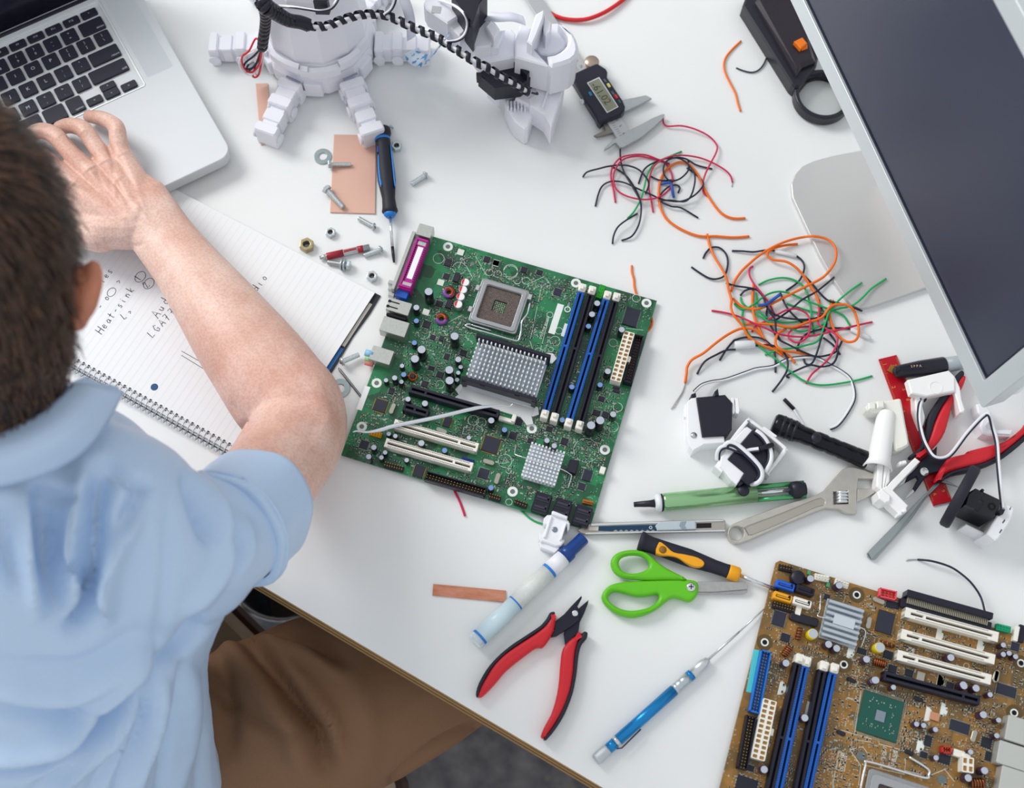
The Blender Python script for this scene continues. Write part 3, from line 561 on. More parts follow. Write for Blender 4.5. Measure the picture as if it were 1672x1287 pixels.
# chips and small packages
Y.chip(g('R', 245, 730), 15, 20, 2.4, CHIPB, 22, name='flat_chip', pm=GOLD); Y.chip(g('P', 292, 412), 11, 13, 2.5, CHIPB, 9, name='flat_chip'); Y.chip(g('R', 1385, 945), 7, 7, 1.5, CHIPB, 8, name='flat_chip')
for p in ((1530, 340), (1145, 640)): Y.chip(g('S', *p), 17, 9, 1.8, CHIPB, 14, name='flat_chip', rot=0)
M = Matrix.Translation(Y.at(g('S', 490, 552), .002)) @ Matrix.Rotation(Y.yaw, 4, 'Z')
for i in (-1, 0, 1):
    for j in (-1, 0, 1): Y.mark(M @ Vector((i*.012, j*.012, 0)), .009)
o = MB(M).box((0, 0, 0), (.036, .036, .0018), 0, .0003).build('bridge_chip', mat('bga_green', '#0e5348', .35), Y.root)
MB(M).box((0, 0, .0018), (.0085, .0095, .0008), 0, .0002).build('die', mat('die_silver', '#8f9aa6', .2, .7), o)
b = MB(M); rr = random.Random(2)
for i in range(46): a = rr.choice(((rr.uniform(-.014, .014), rr.choice((-.011, -.009, .010, .012))), (rr.choice((-.011, -.009, .010, .011)), rr.uniform(-.014, .014)))); b.box((a[0], a[1], .0018), (.0006, .0012, .0005))
b.build('chip_components', PADS, o, kind='stuff')
for k, x in (('S', 0),):
    b = MB(M)
    for i in range(26):
        for sg in (-1, 1):
            for r_ in (.0192, .0206): b.box(((i-12.5)*.0014, sg*r_, 0), (.0007, .0008, .0002)); b.box((sg*r_, (i-12.5)*.0014, 0), (.0008, .0007, .0002))
    b.build('solder_pads', PADS, Y.root, kind='stuff')
for p, w, d, h in ((('P', 325, 510), 8, 7, 2.5), (('R', 290, 575), 7, 6, 2), (('R', 345, 585), 5, 6, 2), (('R', 272, 1015), 8, 7, 2.5), (('R', 455, 1175), 7, 6, 2), (('R', 310, 1140), 7, 7, 2), (('S', 1065, 305), 6, 7, 2.5), (('S', 885, 755), 6, 9, 1.5), (('S', 1020, 905), 10, 8, 1.5), (('S', 850, 870), 6, 5, 2), (('P', 540, 300), 5, 5, 2), (('P', 720, 580), 8, 5, 2), (('P', 125, 1270), 18, 12, 2), (('P', 145, 1185), 6, 5, 2), (('S', 1380, 880), 5, 8, 1.5), (('S', 1365, 770), 9, 9, 1.2)): Y.chip(g(*p), w, d, h, pins=4)
Y.chip(g('R', 555, 1205), 7, 8, 2, mat('crystal_can', '#b7b3a6'), name='oscillator'); Y.chip(g('S', 940, 555), 8, 7, 2, mat('peach_part', '#c98f6f', .5), name='fuse'); Y.chip(g('P', 392, 368), 5, 9, 4, SLOTW, name='jumper')
for p, rot in ((('R', 190, 540), -.1), (('R', 1222, 1200), PI/2), (('S', 1440, 225), PI/2-.1), (('S', 1262, 715), PI/2-.1), (('R', 102, 735), PI/2)):
    v = Y.at(g(*p), .003); Y.mark(v, .006); MB(Matrix.Translation(v) @ Matrix.Rotation(Y.yaw+rot, 4, 'Z')).prism(rrect(.0112, .0045, .0022, 5), 0, .0032, .0004).build('crystal', MATS['crystal_can'], Y.root)
v = Y.at(g('P', 422, 415), .004); MB(Matrix.Translation(v) @ Matrix.Rotation(Y.yaw+.03, 4, 'Z')).prism(rrect(.026, .008, .002, 3), 0, .004, .0008).build('battery_clip', BLACK, Y.root); Y.mark(v, .012)
for p in (('P', 455, 205), ('P', 603, 240), ('P', 548, 545), ('P', 590, 566), ('P', 328, 642), ('P', 425, 925), ('P', 215, 1192), ('R', 82, 1055), ('R', 820, 1040), ('R', 155, 1238), ('R', 930, 1280), ('S', 455, 255), ('S', 1180, 302), ('S', 1280, 322), ('S', 1340, 540), ('S', 1350, 1000), ('S', 1215, 1060)): Y.cap(g(*p), 6.3, 10.5, CAPP)
for p in (('R', 1280, 930), ('R', 1280, 1012), ('R', 1330, 1002), ('R', 1387, 1032), ('S', 600, 315), ('S', 1395, 375), ('S', 1465, 585), ('S', 1450, 712), ('S', 1235, 847), ('S', 790, 617), ('S', 848, 628), ('S', 945, 662), ('S', 950, 895), ('P', 775, 735)): Y.cap(g(*p), 4.6, 9, CAPP)
for p in (('P', 468, 490), ('R', 200, 950)): Y.cap(g(*p), 8.5, 10, CAPY)
def coil(p, n=6, R=.0032, L=.011, rot=0):
    v = Y.at(p, .005)+Vector((0, 0, R)); Y.mark(v, .006); d = Y.ex*math.cos(rot)+Y.ey*math.sin(rot); q = Vector((-d.y, d.x, 0))
    o = MB().lathe([(R*.85, -L/2), (R*.85, L/2)], v, d, 12).build('inductor', mat('ferrite', '#4a3526', .6), Y.root)
    MB().tube([v+d*(L*(i/(n*10)-.5))+(q*math.cos(2*PI*i/10)+Vector((0, 0, 1))*math.sin(2*PI*i/10))*R for i in range(n*10+1)], .0006, 5).build('coil', COPPER, o)
coil(g('R', 200, 1085)); coil(g('P', 335, 580), 5, .003, .010, PI/2-.4); coil(g('P', 398, 488), 4, .0025, .011, PI/2); coil(g('R', 275, 920), 3, .002, .012, 0); coil(g('S', 1290, 1100), 5, .004, .012, .3)
# headers and plugs
def shroud(p0, p1, m_, w=7, n=5): Y.pinhead(p0, p1, w, 7, 2, n, m_, 'pin_header', shroud=True)
shroud(g('R', 195, 465), g('R', 345, 500), mat('pink_plastic', '#ef5468', .45), 8.5); shroud(g('S', 1000, 825), g('S', 1080, 832), mat('red_plastic', '#cc3030', .45), 6, 4)
Y.pinhead(g('R', 1225, 765), g('R', 1350, 795), 6, 5, 2, 5, mat('teal_green', '#14a878', .45), pin=MATS['teal_green'], pinh=6.5)
for a, b_, n in ((('P', 295, 140), ('P', 365, 155), 5), (('P', 260, 335), ('P', 370, 365), 8)): Y.pinhead(g(*a), g(*b_), 6, 2.5, 2, n)
for a, b_ in ((('P', 480, 190), ('P', 555, 205)), (('P', 585, 215), ('P', 655, 240))): Y.pinhead(g(*a), g(*b_), 6, 3, 2, 5, SLOTW, pin=SLOTW)
Y.sockets(g('S', 1165, 945), g('S', 1260, 960), 13, 11, 2); Y.rect('fan_header', g('S', 1140, 860), 10, 6, 6, SLOTW); Y.rect('fan_header', g('R', 1395, 830), 4, 14, 6, SLOTW); Y.rect('fan_header', g('R', 1440, 830), 6, 16, 3, SLOTK)
for p in (('P', 447, 175), ('P', 545, 237)): Y.chip(g(*p), 3, 4, 2, mat('green_led', '#4f9e6a', .4), name='indicator_led')
for p in (('P', 692, 290), ('P', 217, 535), ('P', 626, 650), ('R', 1432, 1090), ('S', 1590, 525)):
    v = Y.at(g(*p)); Y.mark(v, .008); M = Matrix.Translation(v); o = MB(M).plate([circ(.0072, 24), circ(.0022, 12)], 0, .0002).build('mounting_pad', mat('bronze_ring', '#5d4a26', .4), Y.root); MB(M).plate([circ(.0036, 20), circ(.0023, 12)], .0002, .0004).build('mounting_ring', PRINT, o); MB(M).lathe([(.0023, .0004), (.002, .0001)], n=12).build('mounting_hole', DARK, o)
for p, w, d in ((('S', 1690, 690), 34, 22), (('S', 1620, 890), 34, 20), (('S', 1640, 1110), 34, 22)): Y.rect('port_shield', g(*p), w, d, 13, mat('port_shell', '#c9cbc6', .45, .5), .0008)
# lower processor socket (cut by the frame)
M = Matrix.Translation(Y.at(g('S', 600, 1320), .004)) @ Matrix.Rotation(Y.yaw, 4, 'Z')
o = MB(M).plate([rrect(.088*.62, .088*.62, .003, 3), rrect(.034, .034, .002, 3)], 0, .0048, .0006).build('processor_socket', MATS['socket_steel'], Y.root); MB(M).plate([rrect(.047, .047, .003, 3), rrect(.034, .034, .002, 3)], .0048, .006, .0003).build('load_plate', MATS['plate_steel'], o); MB(M).box((0, 0, .001), (.034, .034, .001)).build('pin_field', pf, o)
MB(M).tube(cr([(-.031, .0, .005), (-.031, .027, .005), (-.028, .032, .005), (.018, .0335, .005), (.023, .037, .005), (.021, .042, .005), (.004, .0465, .005)], 5), .0011, 7).build('load_lever', CHROME, o)
for i in range(-3, 4):
    for j in range(-3, 4): Y.mark(M @ Vector((i*.009, j*.009, 0)), .008)
zz = []
for p in (('P', 290, 768), ('R', 690, 835), ('R', 1048, 935), ('R', 700, 1245), ('S', 955, 262), ('S', 985, 495), ('S', 790, 790), ('P', 645, 580), ('P', 430, 875), ('S', 860, 530)):
    v = Y.at(g(*p)); MB(Matrix.Translation(v) @ Matrix.Rotation(Y.yaw, 4, 'Z')).prism([(0, -.0065)]+[(.0065*math.sin(PI*i/10), -.0065*math.cos(PI*i/10)) for i in range(1, 11)], .00005, .00012).build('silkscreen_print', PRINT, Y.root); Y.mark(v, .004)
L_ = lambda *p: ('l', [g('S', *q) for q in p])
Y.silk([L_((230, 260), (235, 295), (335, 325), (280, 690)), L_((165, 665), (275, 700), (420, 740), (415, 765), (260, 745), (240, 830), (330, 960), (310, 1120)), L_((240, 830), (345, 800), (445, 945), (560, 960)), L_((145, 850), (215, 860), (195, 1005), (130, 995), (145, 850)), L_((120, 1000), (100, 1130)), L_((475, 745), (480, 780), (700, 840)), L_((340, 950), (690, 1030)), L_((560, 960), (575, 825), (630, 840), (610, 980), (560, 960)), L_((700, 910), (690, 1000), (860, 1040)), L_((1020, 990), (1100, 1090)), L_((900, 1040), (1020, 990)),
        ('c', g('S', 1198, 138), 2.4), ('t', g('S', 515, 890), 'HDTVOUT', 4, PI/2), ('t', g('S', 180, 930), 'SPDIF', 6, PI/2), ('t', g('S', 600, 900), 'USB IDE', 4, PI/2), ('t', g('S', 735, 15), 'CE', 6, -.1), ('t', g('S', 270, 415), 'HEATSINK', 2.4, PI), ('t', g('R', 470, 975), 'CE', 6, -.1)], w=.0004)
for q in (('S', 335, 880), ('S', 1000, 1075)): MB().lathe([(.0045, 0), (.004, .0002)], Y.at(g(*q)), n=18).build('mounting_hole', MATS['hole_grey'], Y.root)
for q in (('S', 255, 255), ('S', 170, 690), ('S', 805, 410), ('S', 730, 850)): MB(Matrix.Translation(Y.at(g(*q), .002)) @ Matrix.Rotation(Y.yaw-.1, 4, 'Z')).prism(rrect(.008, .0035, .0015, 3), 0, .002, .0004).build('diode', CHIP, Y.root)
Y.smd(2900, 5, bodies=(CHIP, mat('tan_orange', '#a5652f', .55), PADS), clusters=170, padm=mat('solder_pad_pale', '#c4c2b0', .4, .5))
# ------------------------------------------------------------ hand tools
T1, T2, T3, T4, T5, T6, T7, T8, T9 = crop(680, 820, 3.065), crop(940, 830, 2.992), crop(1080, 560, 3.575), crop(1380, 540, 3.219), crop(640, 0, 3.98), crop(900, 60, 3.575), crop(460, 180, 5.225), crop(460, 340, 4.023), crop(1180, 0, 3.065)
T10 = crop(320, 0, 3.98); CAL = crop(920, 90, 8.044); SV2 = crop(1140, 680, 8.578); WP = crop(1410, 560, 7.152); NP = crop(1400, 700, 8.044); KN = crop(940, 830, 6.431); SVD = crop(1540, 740, 8.045); CLP = crop(860, 820, 12.87)
def Z(p): return Vector((p.x, p.y, TZ))
def sm(pts, n=4): return [tuple(p) for p in cr(pts, n, True)]
def root(name, label, cat, p, group=None): return thing(name, label, cat, Z(U(p[0], p[1])), group)
def flat(name, m_, par, polys, z0, z1, bev=.0006, res=2): return pl(MB(), polys, z0, z1, bev, res).build(name, m_, par)
def rod(name, m_, par, a, b, za, zb, prof, n=20, flatk=1.0):
    """lathe along the axis between two pixels at heights za, zb; prof = [(radius_mm, fraction)]"""
    A, B = U(a[0], a[1], za), U(b[0], b[1], zb); d = B-A; L = d.length
    return MB().lathe([(r*.001, f*L) for r, f in prof], A, d, n, True, flatk).build(name, m_, par)
# --- red side cutters
t = root('side_cutters', 'red and black side cutters lying open near the front table edge', 'pliers', T1([(793, 557)])[0])
for red, blk in (([(692, 552), (697, 585), (688, 640), (665, 685), (632, 726), (600, 728), (540, 770), (450, 842), (390, 912), (335, 968), (312, 976), (304, 966), (318, 930), (350, 872), (392, 808), (450, 752), (530, 698), (600, 652), (648, 612), (672, 575)],
                  [(668, 552), (690, 547), (692, 562), (668, 600), (620, 640), (540, 692), (455, 750), (395, 808), (352, 872), (322, 935), (308, 975), (297, 962), (310, 910), (350, 838), (400, 778), (470, 718), (560, 658), (620, 617), (652, 580)]),
                 ([(833, 652), (812, 690), (795, 760), (788, 850), (770, 950), (730, 1050), (680, 1135), (645, 1180), (628, 1180), (624, 1168), (640, 1125), (675, 1060), (700, 980), (714, 900), (722, 800), (735, 730), (780, 680)],
                  [(835, 650), (852, 648), (858, 658), (852, 682), (826, 715), (812, 770), (802, 860), (782, 960), (742, 1062), (692, 1142), (652, 1187), (638, 1184), (680, 1130), (724, 1048), (764, 950), (783, 855), (792, 765), (808, 700)])):
    h = flat('handle_grip', RED, t, [sm(T1(red), 3)], .0005, .012, .004, 3); flat('grip_spine', MATTE, h, [sm(T1(blk), 3)], .002, .0115, .0025, 3)
JAW = mat('jaw_steel', '#2b2c38', .4, .6)
flat('jaw', JAW, t, [T1([(690, 600), (740, 560), (775, 520), (826, 468), (828, 480), (806, 522), (818, 545), (815, 590), (780, 620), (700, 672), (672, 678), (690, 640)])], .005, .0085, .0008); flat('jaw', JAW, t, [T1([(808, 535), (862, 489), (858, 510), (838, 560), (818, 600), (810, 655), (745, 722), (738, 660), (745, 620)])], .002, .006, .0008)
c = T1([(793, 557)])[0]; v = U(*c, .0085); MB().lathe([(.0028, 0), (.0028, .0008), (.0022, .0012), (.0002, .0012)], v, n=18).build('pivot_screw', CHROME, t)
# --- red long nose pliers by the monitor
t = root('long_nose_pliers', 'red and black long nose pliers lying on the red ruler beside the monitor', 'pliers', T4([(413, 740)])[0])
for red, blk in (([(640, 240), (620, 300), (578, 360), (555, 440), (530, 530), (490, 592), (430, 642), (378, 668), (372, 655), (420, 610), (450, 550), (478, 470), (520, 385), (575, 300), (615, 235)],
                  [(615, 205), (630, 228), (600, 275), (560, 330), (510, 400), (475, 475), (450, 560), (410, 630), (375, 660), (352, 668), (345, 652), (400, 608), (425, 530), (440, 450), (480, 380), (525, 315), (580, 240)]),
                 ([(960, 480), (940, 505), (860, 570), (800, 592), (715, 612), (650, 630), (640, 642), (560, 662), (527, 690), (497, 740), (482, 785), (500, 782), (550, 742), (650, 712), (740, 690), (830, 640), (930, 560), (980, 510)],
                  [(980, 510), (930, 558), (830, 640), (740, 688), (650, 712), (552, 742), (500, 780), (510, 790), (565, 758), (660, 738), (760, 705), (850, 658), (945, 580), (990, 530)])):
    h = flat('handle_grip', RED, t, [sm(T4(red), 3)], .003, .016, .004, 3); flat('grip_spine', MATTE, h, [sm(T4(blk), 3)], .005, .0155, .0025, 3)
flat('jaw', JAW, t, [NP([(1050, 230), (1040, 380), (1210, 390), (1080, 560), (960, 590), (880, 660), (760, 830), (730, 790), (800, 660), (780, 630), (620, 715), (660, 625), (800, 490), (860, 400), (950, 330)])], .006, .011, .001)
flat('jaw_tip', STEEL, t, [NP([(655, 625), (625, 715), (470, 810), (560, 720)])], .007, .010, .0004); flat('jaw_tip', STEEL, t, [NP([(735, 785), (755, 828), (690, 890), (612, 945), (650, 880)])], .007, .010, .0004)
v = U(*NP([(875, 567)])[0], .011); MB().lathe([(.0042, 0), (.0042, .0008), (.0036, .0014), (.0002, .0014)], v, n=20).build('pivot_screw', CHROME, t)
# --- scissors
LIME = mat('lime_plastic', '#62c01a', .4)
t = root('scissors', 'lime green handled scissors lying closed next to the yellow screwdriver', 'scissors', T2([(563, 385)])[0])
flat('finger_loop', LIME, t, [sm(T2([(172, 265), (188, 228), (230, 206), (290, 200), (335, 208), (370, 230), (405, 262), (460, 298), (545, 345), (440, 347), (370, 349), (300, 346), (230, 337), (188, 310)]), 3), sm(T2([(212, 265), (226, 240), (262, 228), (310, 229), (345, 245), (361, 270), (350, 295), (310, 312), (260, 315), (225, 298)]), 3)], .004, .013, .0035, 3)
flat('finger_loop', LIME, t, [sm(T2([(128, 435), (142, 397), (180, 369), (250, 356), (370, 349), (450, 346), (545, 346), (590, 355), (603, 382), (598, 415), (578, 445), (552, 455), (515, 442), (475, 437), (440, 458), (400, 490), (340, 520), (270, 532), (200, 513), (150, 475)]), 3), sm(T2([(160, 440), (172, 413), (200, 405), (245, 415), (300, 429), (360, 425), (400, 418), (408, 435), (390, 462), (350, 485), (290, 497), (235, 493), (185, 470)]), 3)], .001, .011, .0035, 3)
BLD = mat('blade_steel', '#bdbdba', .3, .8, noise=.1, nscale=300)
flat('blade', BLD, t, [T2([(560, 370), (600, 358), (832, 360), (842, 385), (838, 396), (680, 408), (590, 408)])], .0055, .0073, .0003); flat('blade', BLD, t, [T2([(560, 395), (600, 395), (660, 404), (840, 396), (838, 410), (822, 418), (600, 418)])], .003, .0048, .0003)
v = U(*T2([(563, 385)])[0], .011); o = MB().lathe([(.0042, -.002), (.0042, .0006), (.003, .0014), (.0002, .0016)], v, n=20).build('pivot_screw', CHROME, t)
b = MB(Matrix.Translation(v)); b.box((0, 0, .0012), (.0046, .0009, .0006)); b.box((0, 0, .0012), (.0009, .0046, .0006)); b.build('cross_slot', DARK, o)
# --- yellow and black precision screwdriver
t = root('screwdriver', 'small black and yellow screwdriver pointing at the brown motherboard', 'screwdriver', T2([(560, 230)])[0])
a, b_ = T2([(312, 160)])[0], T2([(798, 327)])[0]
rod('handle', MATTE, t, a, b_, .0095, .0075, [(8.2, 0), (9.4, .005), (9.4, .035), (8.2, .05), (7.6, .12), (7.8, .3), (8.3, .5), (6.4, .75), (6.2, .86), (6.8, .93)])
YEL = mat('yellow_rubber', '#f0a512', .45)
rod('handle_collar', YEL, t, T2([(745, 309)])[0], T2([(802, 329)])[0], .0077, .0075, [(6.5, 0), (6.9, .15), (7.0, .8), (5.5, .97), (2, 1.0)])
flat('grip_inlay', YEL, t, [sm(T2([(408, 165), (440, 182), (478, 214), (540, 226), (600, 242), (628, 264), (620, 284), (580, 284), (540, 266), (500, 242), (460, 232), (394, 220)]), 3)], .010, .0172, .001)
v = U(*T2([(425, 203)])[0], .0172); MB().lathe([(.0034, -.001), (.0034, .0005), (.0002, .0006)], v, n=14).build('hanging_hole', mat('dark_olive', '#8a6420', .6), t)
rod('shaft', CHROME, t, T2([(800, 328)])[0], T2([(955, 388)])[0], .0075, .0062, [(1.7, 0), (1.7, 1)], 12); rod('shaft_tip', BLACK, t, T2([(955, 388)])[0], T2([(990, 402)])[0], .0062, .006, [(1.75, 0), (1.75, .6), (1.0, 1)], 12)
# --- blue screwdriver between the robot and the green board
t = root('screwdriver', 'black and blue screwdriver with its tip against the green motherboard', 'screwdriver', T7([(900, 500)])[0])
rod('handle', mat('soft_black', '#20222c', .6), t, T7([(852, 160)])[0], T7([(925, 885)])[0], .0115, .0095, [(8.5, 0), (9.3, .015), (9.2, .07), (7.6, .1), (7.7, .14), (8.4, .3), (9.2, .5), (9.2, .62), (7.6, .74), (6.6, .82), (7.2, .92), (8.2, .97), (6.2, 1)])
rod('colour_ring', BLUE, t, T7([(859, 240)])[0], T7([(862, 262)])[0], .0113, .0112, [(7.9, 0), (8.1, .3), (8.1, .7), (7.9, 1)]); rod('ferrule', BLUE, t, T7([(922, 872)])[0], T7([(926, 915)])[0], .0096, .009, [(6.4, 0), (6.2, .5), (4, 1)])
flat('grip_stripe', BLUE, t, [sm(T7([(818, 385), (832, 385), (845, 500), (855, 630), (838, 638), (822, 530)]), 2)], .011, .0172, .0008); flat('grip_stripe', BLUE, t, [sm(T7([(925, 300), (934, 300), (955, 450), (970, 630), (960, 636), (945, 500)]), 2)], .011, .0172, .0008); flat('hanging_hole', NAVY, t, [T7([(812, 305), (828, 305), (833, 350), (812, 360)])], .011, .018, .0005)
rod('shaft', CHROME, t, T7([(924, 905)])[0], T7([(944, 1165)])[0], .009, .004, [(1.6, 0), (1.6, 1)], 12); rod('shaft_tip', mat('burnt_steel', '#33343c', .4, .7), t, T7([(944, 1165)])[0], T7([(958, 1300)])[0], .004, .0018, [(1.65, 0), (1.6, .5), (1.2, .85), (.8, 1)], 10)
# --- whiteboard marker
t = root('marker_pen', 'pale whiteboard marker with a dark blue cap below the green motherboard', 'marker', T1([(560, 440)])[0])
P0, P1 = T1([(295, 697)])[0], T1([(838, 178)])[0]
def seg(nm, m_, f0, f1, prof, z=.0082): rod(nm, m_, t, tuple(lerp(P0[i], P1[i], f0) for i in (0, 1)), tuple(lerp(P0[i], P1[i], f1) for i in (0, 1)), z, z, prof, 24)
seg('barrel_end', mat('clear_end', '#dfe9ee', .2, trans=.3), -.01, .04, [(6.4, 0), (7.6, .3), (7.8, 1)]); seg('colour_ring', BLUE, .035, .05, [(8.05, 0), (8.05, 1)]); seg('barrel', mat('pale_blue_barrel', '#cfe6ee', .3), .05, .37, [(7.9, 0), (7.9, 1)]); seg('colour_ring', BLUE, .365, .375, [(8.0, 0), (8.0, 1)])
seg('barrel_label', mat('label_silver', '#dfe3df', .4, noise=.08, nscale=300), .37, .675, [(7.9, 0), (7.9, 1)]); seg('colour_ring', BLUE, .672, .69, [(8.05, 0), (8.05, 1)]); seg('collar', WHITE, .69, .82, [(7.8, 0), (7.6, 1)]); seg('cap', mat('cap_blue', '#143e86', .3), .81, 1.0, [(7.7, 0), (7.7, .28), (6.3, .36), (6.2, .97), (5.6, 1)])
# --- needle scribe
t = root('needle_scribe', 'bright blue scribe with a silver nose and long needle near the front edge', 'scribe', T2([(350, 1000)])[0])
P0, P1 = T2([(95, 1233)])[0], T2([(650, 738)])[0]; LB = mat('anodised_blue', '#1f86c8', .28, .55)
seg('end_knob', mat('knurled_silver', '#c6ccd0', .4, .8, bump=.3, bscale=2500), 0, .115, [(4.2, 0), (5.4, .15), (5.4, .9), (4.6, 1)], .0056); seg('end_band', LB, .115, .18, [(4.7, 0), (4.7, 1)], .0056); seg('ring', SILVER, .175, .2, [(5.1, 0), (5.1, 1)], .0056); seg('barrel', LB, .2, .695, [(5, 0), (5, 1)], .0056); seg('collar', mat('ribbed_silver', '#c3ccd2', .35, .85), .695, .82, [(4.9, 0), (4.9, .2), (4.5, .25), (4.9, .3), (4.9, .5), (4.5, .55), (4.9, .6), (4.9, 1)], .0056); seg('ring', LB, .82, .85, [(4.9, 0), (4.9, 1)], .0056); seg('nose', SILVER, .85, 1.0, [(4.8, 0), (4.7, .7), (3.2, .95), (1.5, 1)], .0056)
rod('needle', STEEL, t, T2([(645, 742)])[0], T2([(800, 603)])[0], .0056, .005, [(1.1, 0), (1.1, .7), (.8, 1)], 10); rod('needle', STEEL, t, T2([(800, 603)])[0], T2([(955, 460)])[0], .005, .0022, [(.8, 0), (.6, 1)], 8)
MB().tube([U(*T2([(200, 1175)])[0], .009), U(*T2([(225, 1172)])[0], .0095), U(*T2([(318, 1080)])[0], .0092)], .0007, 6).build('pocket_clip', mat('clip_dark', '#4a4f58', .3, .8), t)
# --- utility knife
t = root('utility_knife', 'slim metal snap-off utility knife beside the corner of the green motherboard', 'knife', KN([(800, 200)])[0])
flat('body', mat('knife_body', '#b9b2aa', .35, .8), t, [KN([(20, 225), (150, 160), (250, 150), (1550, 115), (1575, 135), (1572, 240), (700, 258), (250, 270), (90, 272), (50, 255)])], .0005, .0055, .0006)
flat('blade', mat('blade_blue', '#2c4a66', .3, .7), t, [KN([(240, 190), (840, 172), (850, 232)]+[(840-28*i, 222 if i % 2 else 242) for i in range(16)]+[(390, 242), (240, 236)])], .0055, .006, 0)
flat('rail', CHROME, t, [KN([(160, 160), (1555, 118), (1555, 135), (160, 185)])], .0055, .0068, .0003); flat('rail', CHROME, t, [KN([(100, 255), (1572, 225), (1572, 242), (100, 272)])], .0055, .0068, .0003)
flat('slider', mat('slider_grey', '#b9c4cc', .4), t, [KN([(835, 185), (880, 140), (1262, 130), (1265, 222), (860, 236)])], .0055, .0085, .0012); flat('slider_grip', mat('slider_dark', '#8f9aa4', .45), t, [KN([(1105, 140), (1160, 135), (1142, 180), (1170, 228), (1112, 218), (1088, 180)])], .0085, .009, .0002)
flat('nose_plate', mat('nose_cream', '#d6d0c4', .4, .5), t, [KN([(140, 195), (242, 195), (238, 236), (130, 236)])], .0055, .0066, .0002); flat('lock_slot', DARK, t, [KN([(1270, 158), (1425, 155), (1425, 205), (1270, 210)])], .0055, .0058, 0); v = U(*KN([(787, 204)])[0], .006); MB(Matrix.Translation(v)).plate([circ(.0016, 14), circ(.0009, 10)], 0, .0003).build('blade_hole', CHROME, t)
# --- adjustable wrench
NI = mat('satin_nickel', '#cdc9c1', .34, .7, noise=.08, nscale=120)
t = root('adjustable_wrench', 'satin steel adjustable wrench lying below the black flashlight', 'wrench', T3([(700, 1010)])[0])
flat('body', NI, t, [T3([(386, 1112), (394, 1080), (416, 1058), (500, 1022), (700, 950), (900, 888), (945, 865), (1000, 800), (1055, 740), (1085, 724), (1120, 724), (1180, 738), (1235, 760), (1262, 778), (1262, 792), (1150, 790), (1142, 845), (1140, 996), (1080, 990), (1040, 968), (960, 962), (900, 985), (740, 1050), (520, 1148), (465, 1168), (425, 1166), (396, 1144)]), T3([(440+42*math.cos(i*PI/14), 1110+42*math.sin(i*PI/14)) for i in range(28)]), T3([(1003, 868), (1088, 862), (1092, 938), (1005, 942)]), sm(T3([(500, 1070), (700, 995), (900, 912), (940, 908), (955, 925), (945, 948), (900, 960), (700, 1050), (530, 1120), (505, 1110), (492, 1085)]), 2)], .001, .009, .0010)
flat('handle_inset', mat('nickel_rough', '#b8b3aa', .5, .7), t, [sm(T3([(500, 1070), (700, 995), (900, 912), (940, 908), (955, 925), (945, 948), (900, 960), (700, 1050), (530, 1120), (505, 1110), (492, 1085)]), 2)], .0015, .0078, 0)
flat('movable_jaw', NI, t, [T3([(1142, 850), (1250, 850), (1268, 858), (1235, 880), (1190, 908), (1140, 930)])], .002, .0082, .001)
b = MB(); A, B = U(*T3([(1010, 905)])[0], .0055), U(*T3([(1095, 900)])[0], .0055); d = (B-A).normalized(); q = Vector((-d.y, d.x, 0)); L = .0185
for i in range(4): b.lathe([(.0048, 0), (.0062, .0009), (.0062, .0022), (.0048, .0031)], U(*T3([(1050, 868+18*i)])[0], .0058), U(*T3([(1052, 886+18*i)])[0], .0058)-U(*T3([(1050, 868+18*i)])[0], .0058), 16)
b.build('adjusting_worm', CHROME, t)
# --- green desoldering pump
t = root('desoldering_pump', 'shiny green desoldering pump with black nozzle and plunger knob', 'desoldering pump', (1160, 815)); GA = mat('anodised_green', '#9bcb96', .2, .7)
rod('nozzle', BLACK, t, (1035, 824), (1072, 822), .0085, .0085, [(2.4, 0), (3.2, .7), (4.2, 1)]); rod('nozzle_collar', mat('frost_white', '#e6ecef', .35), t, (1069, 822), (1079, 821), .0085, .0085, [(6, 0), (8.4, .4), (8.4, 1)]); rod('seal_ring', BLACK, t, (1079, 821), (1082, 821), .0085, .0085, [(8.4, 0), (8.4, 1)])
rod('barrel', GA, t, (1082, 820.5), (1234, 806), .0085, .0085, [(8.2, 0), (8.5, .03), (8.5, 1)], 28)
for sz, m_ in ((1, 0), (-1, 0)):
    A, B = U(1234, 806, .0085), U(1314, 799, .0085); d = (B-A).normalized(); q = Vector((-d.y, d.x, 0)); MB().tube([A+q*sz*.0062, B+q*sz*.0062], .0024, 8).build('guard_rail', mat('anodised_green_dark', '#58a870', .25, .6), t)
rod('plunger_rod', CHROME, t, (1230, 806), (1296, 800), .0085, .0085, [(2.1, 0), (2.1, 1)], 12); rod('plunger_knob', BLACK, t, (1290, 801), (1315, 798.5), .0095, .0095, [(6, 0), (8.2, .15), (8.6, .55), (7, .8), (6.4, 1)], 10)
v = U(*T3([(480, 862)])[0], .017); MB().lathe([(.0055, -.004), (.0055, 0), (.0048, .0008), (.0002, .001)], v, n=20).build('release_button', BLACK, t)
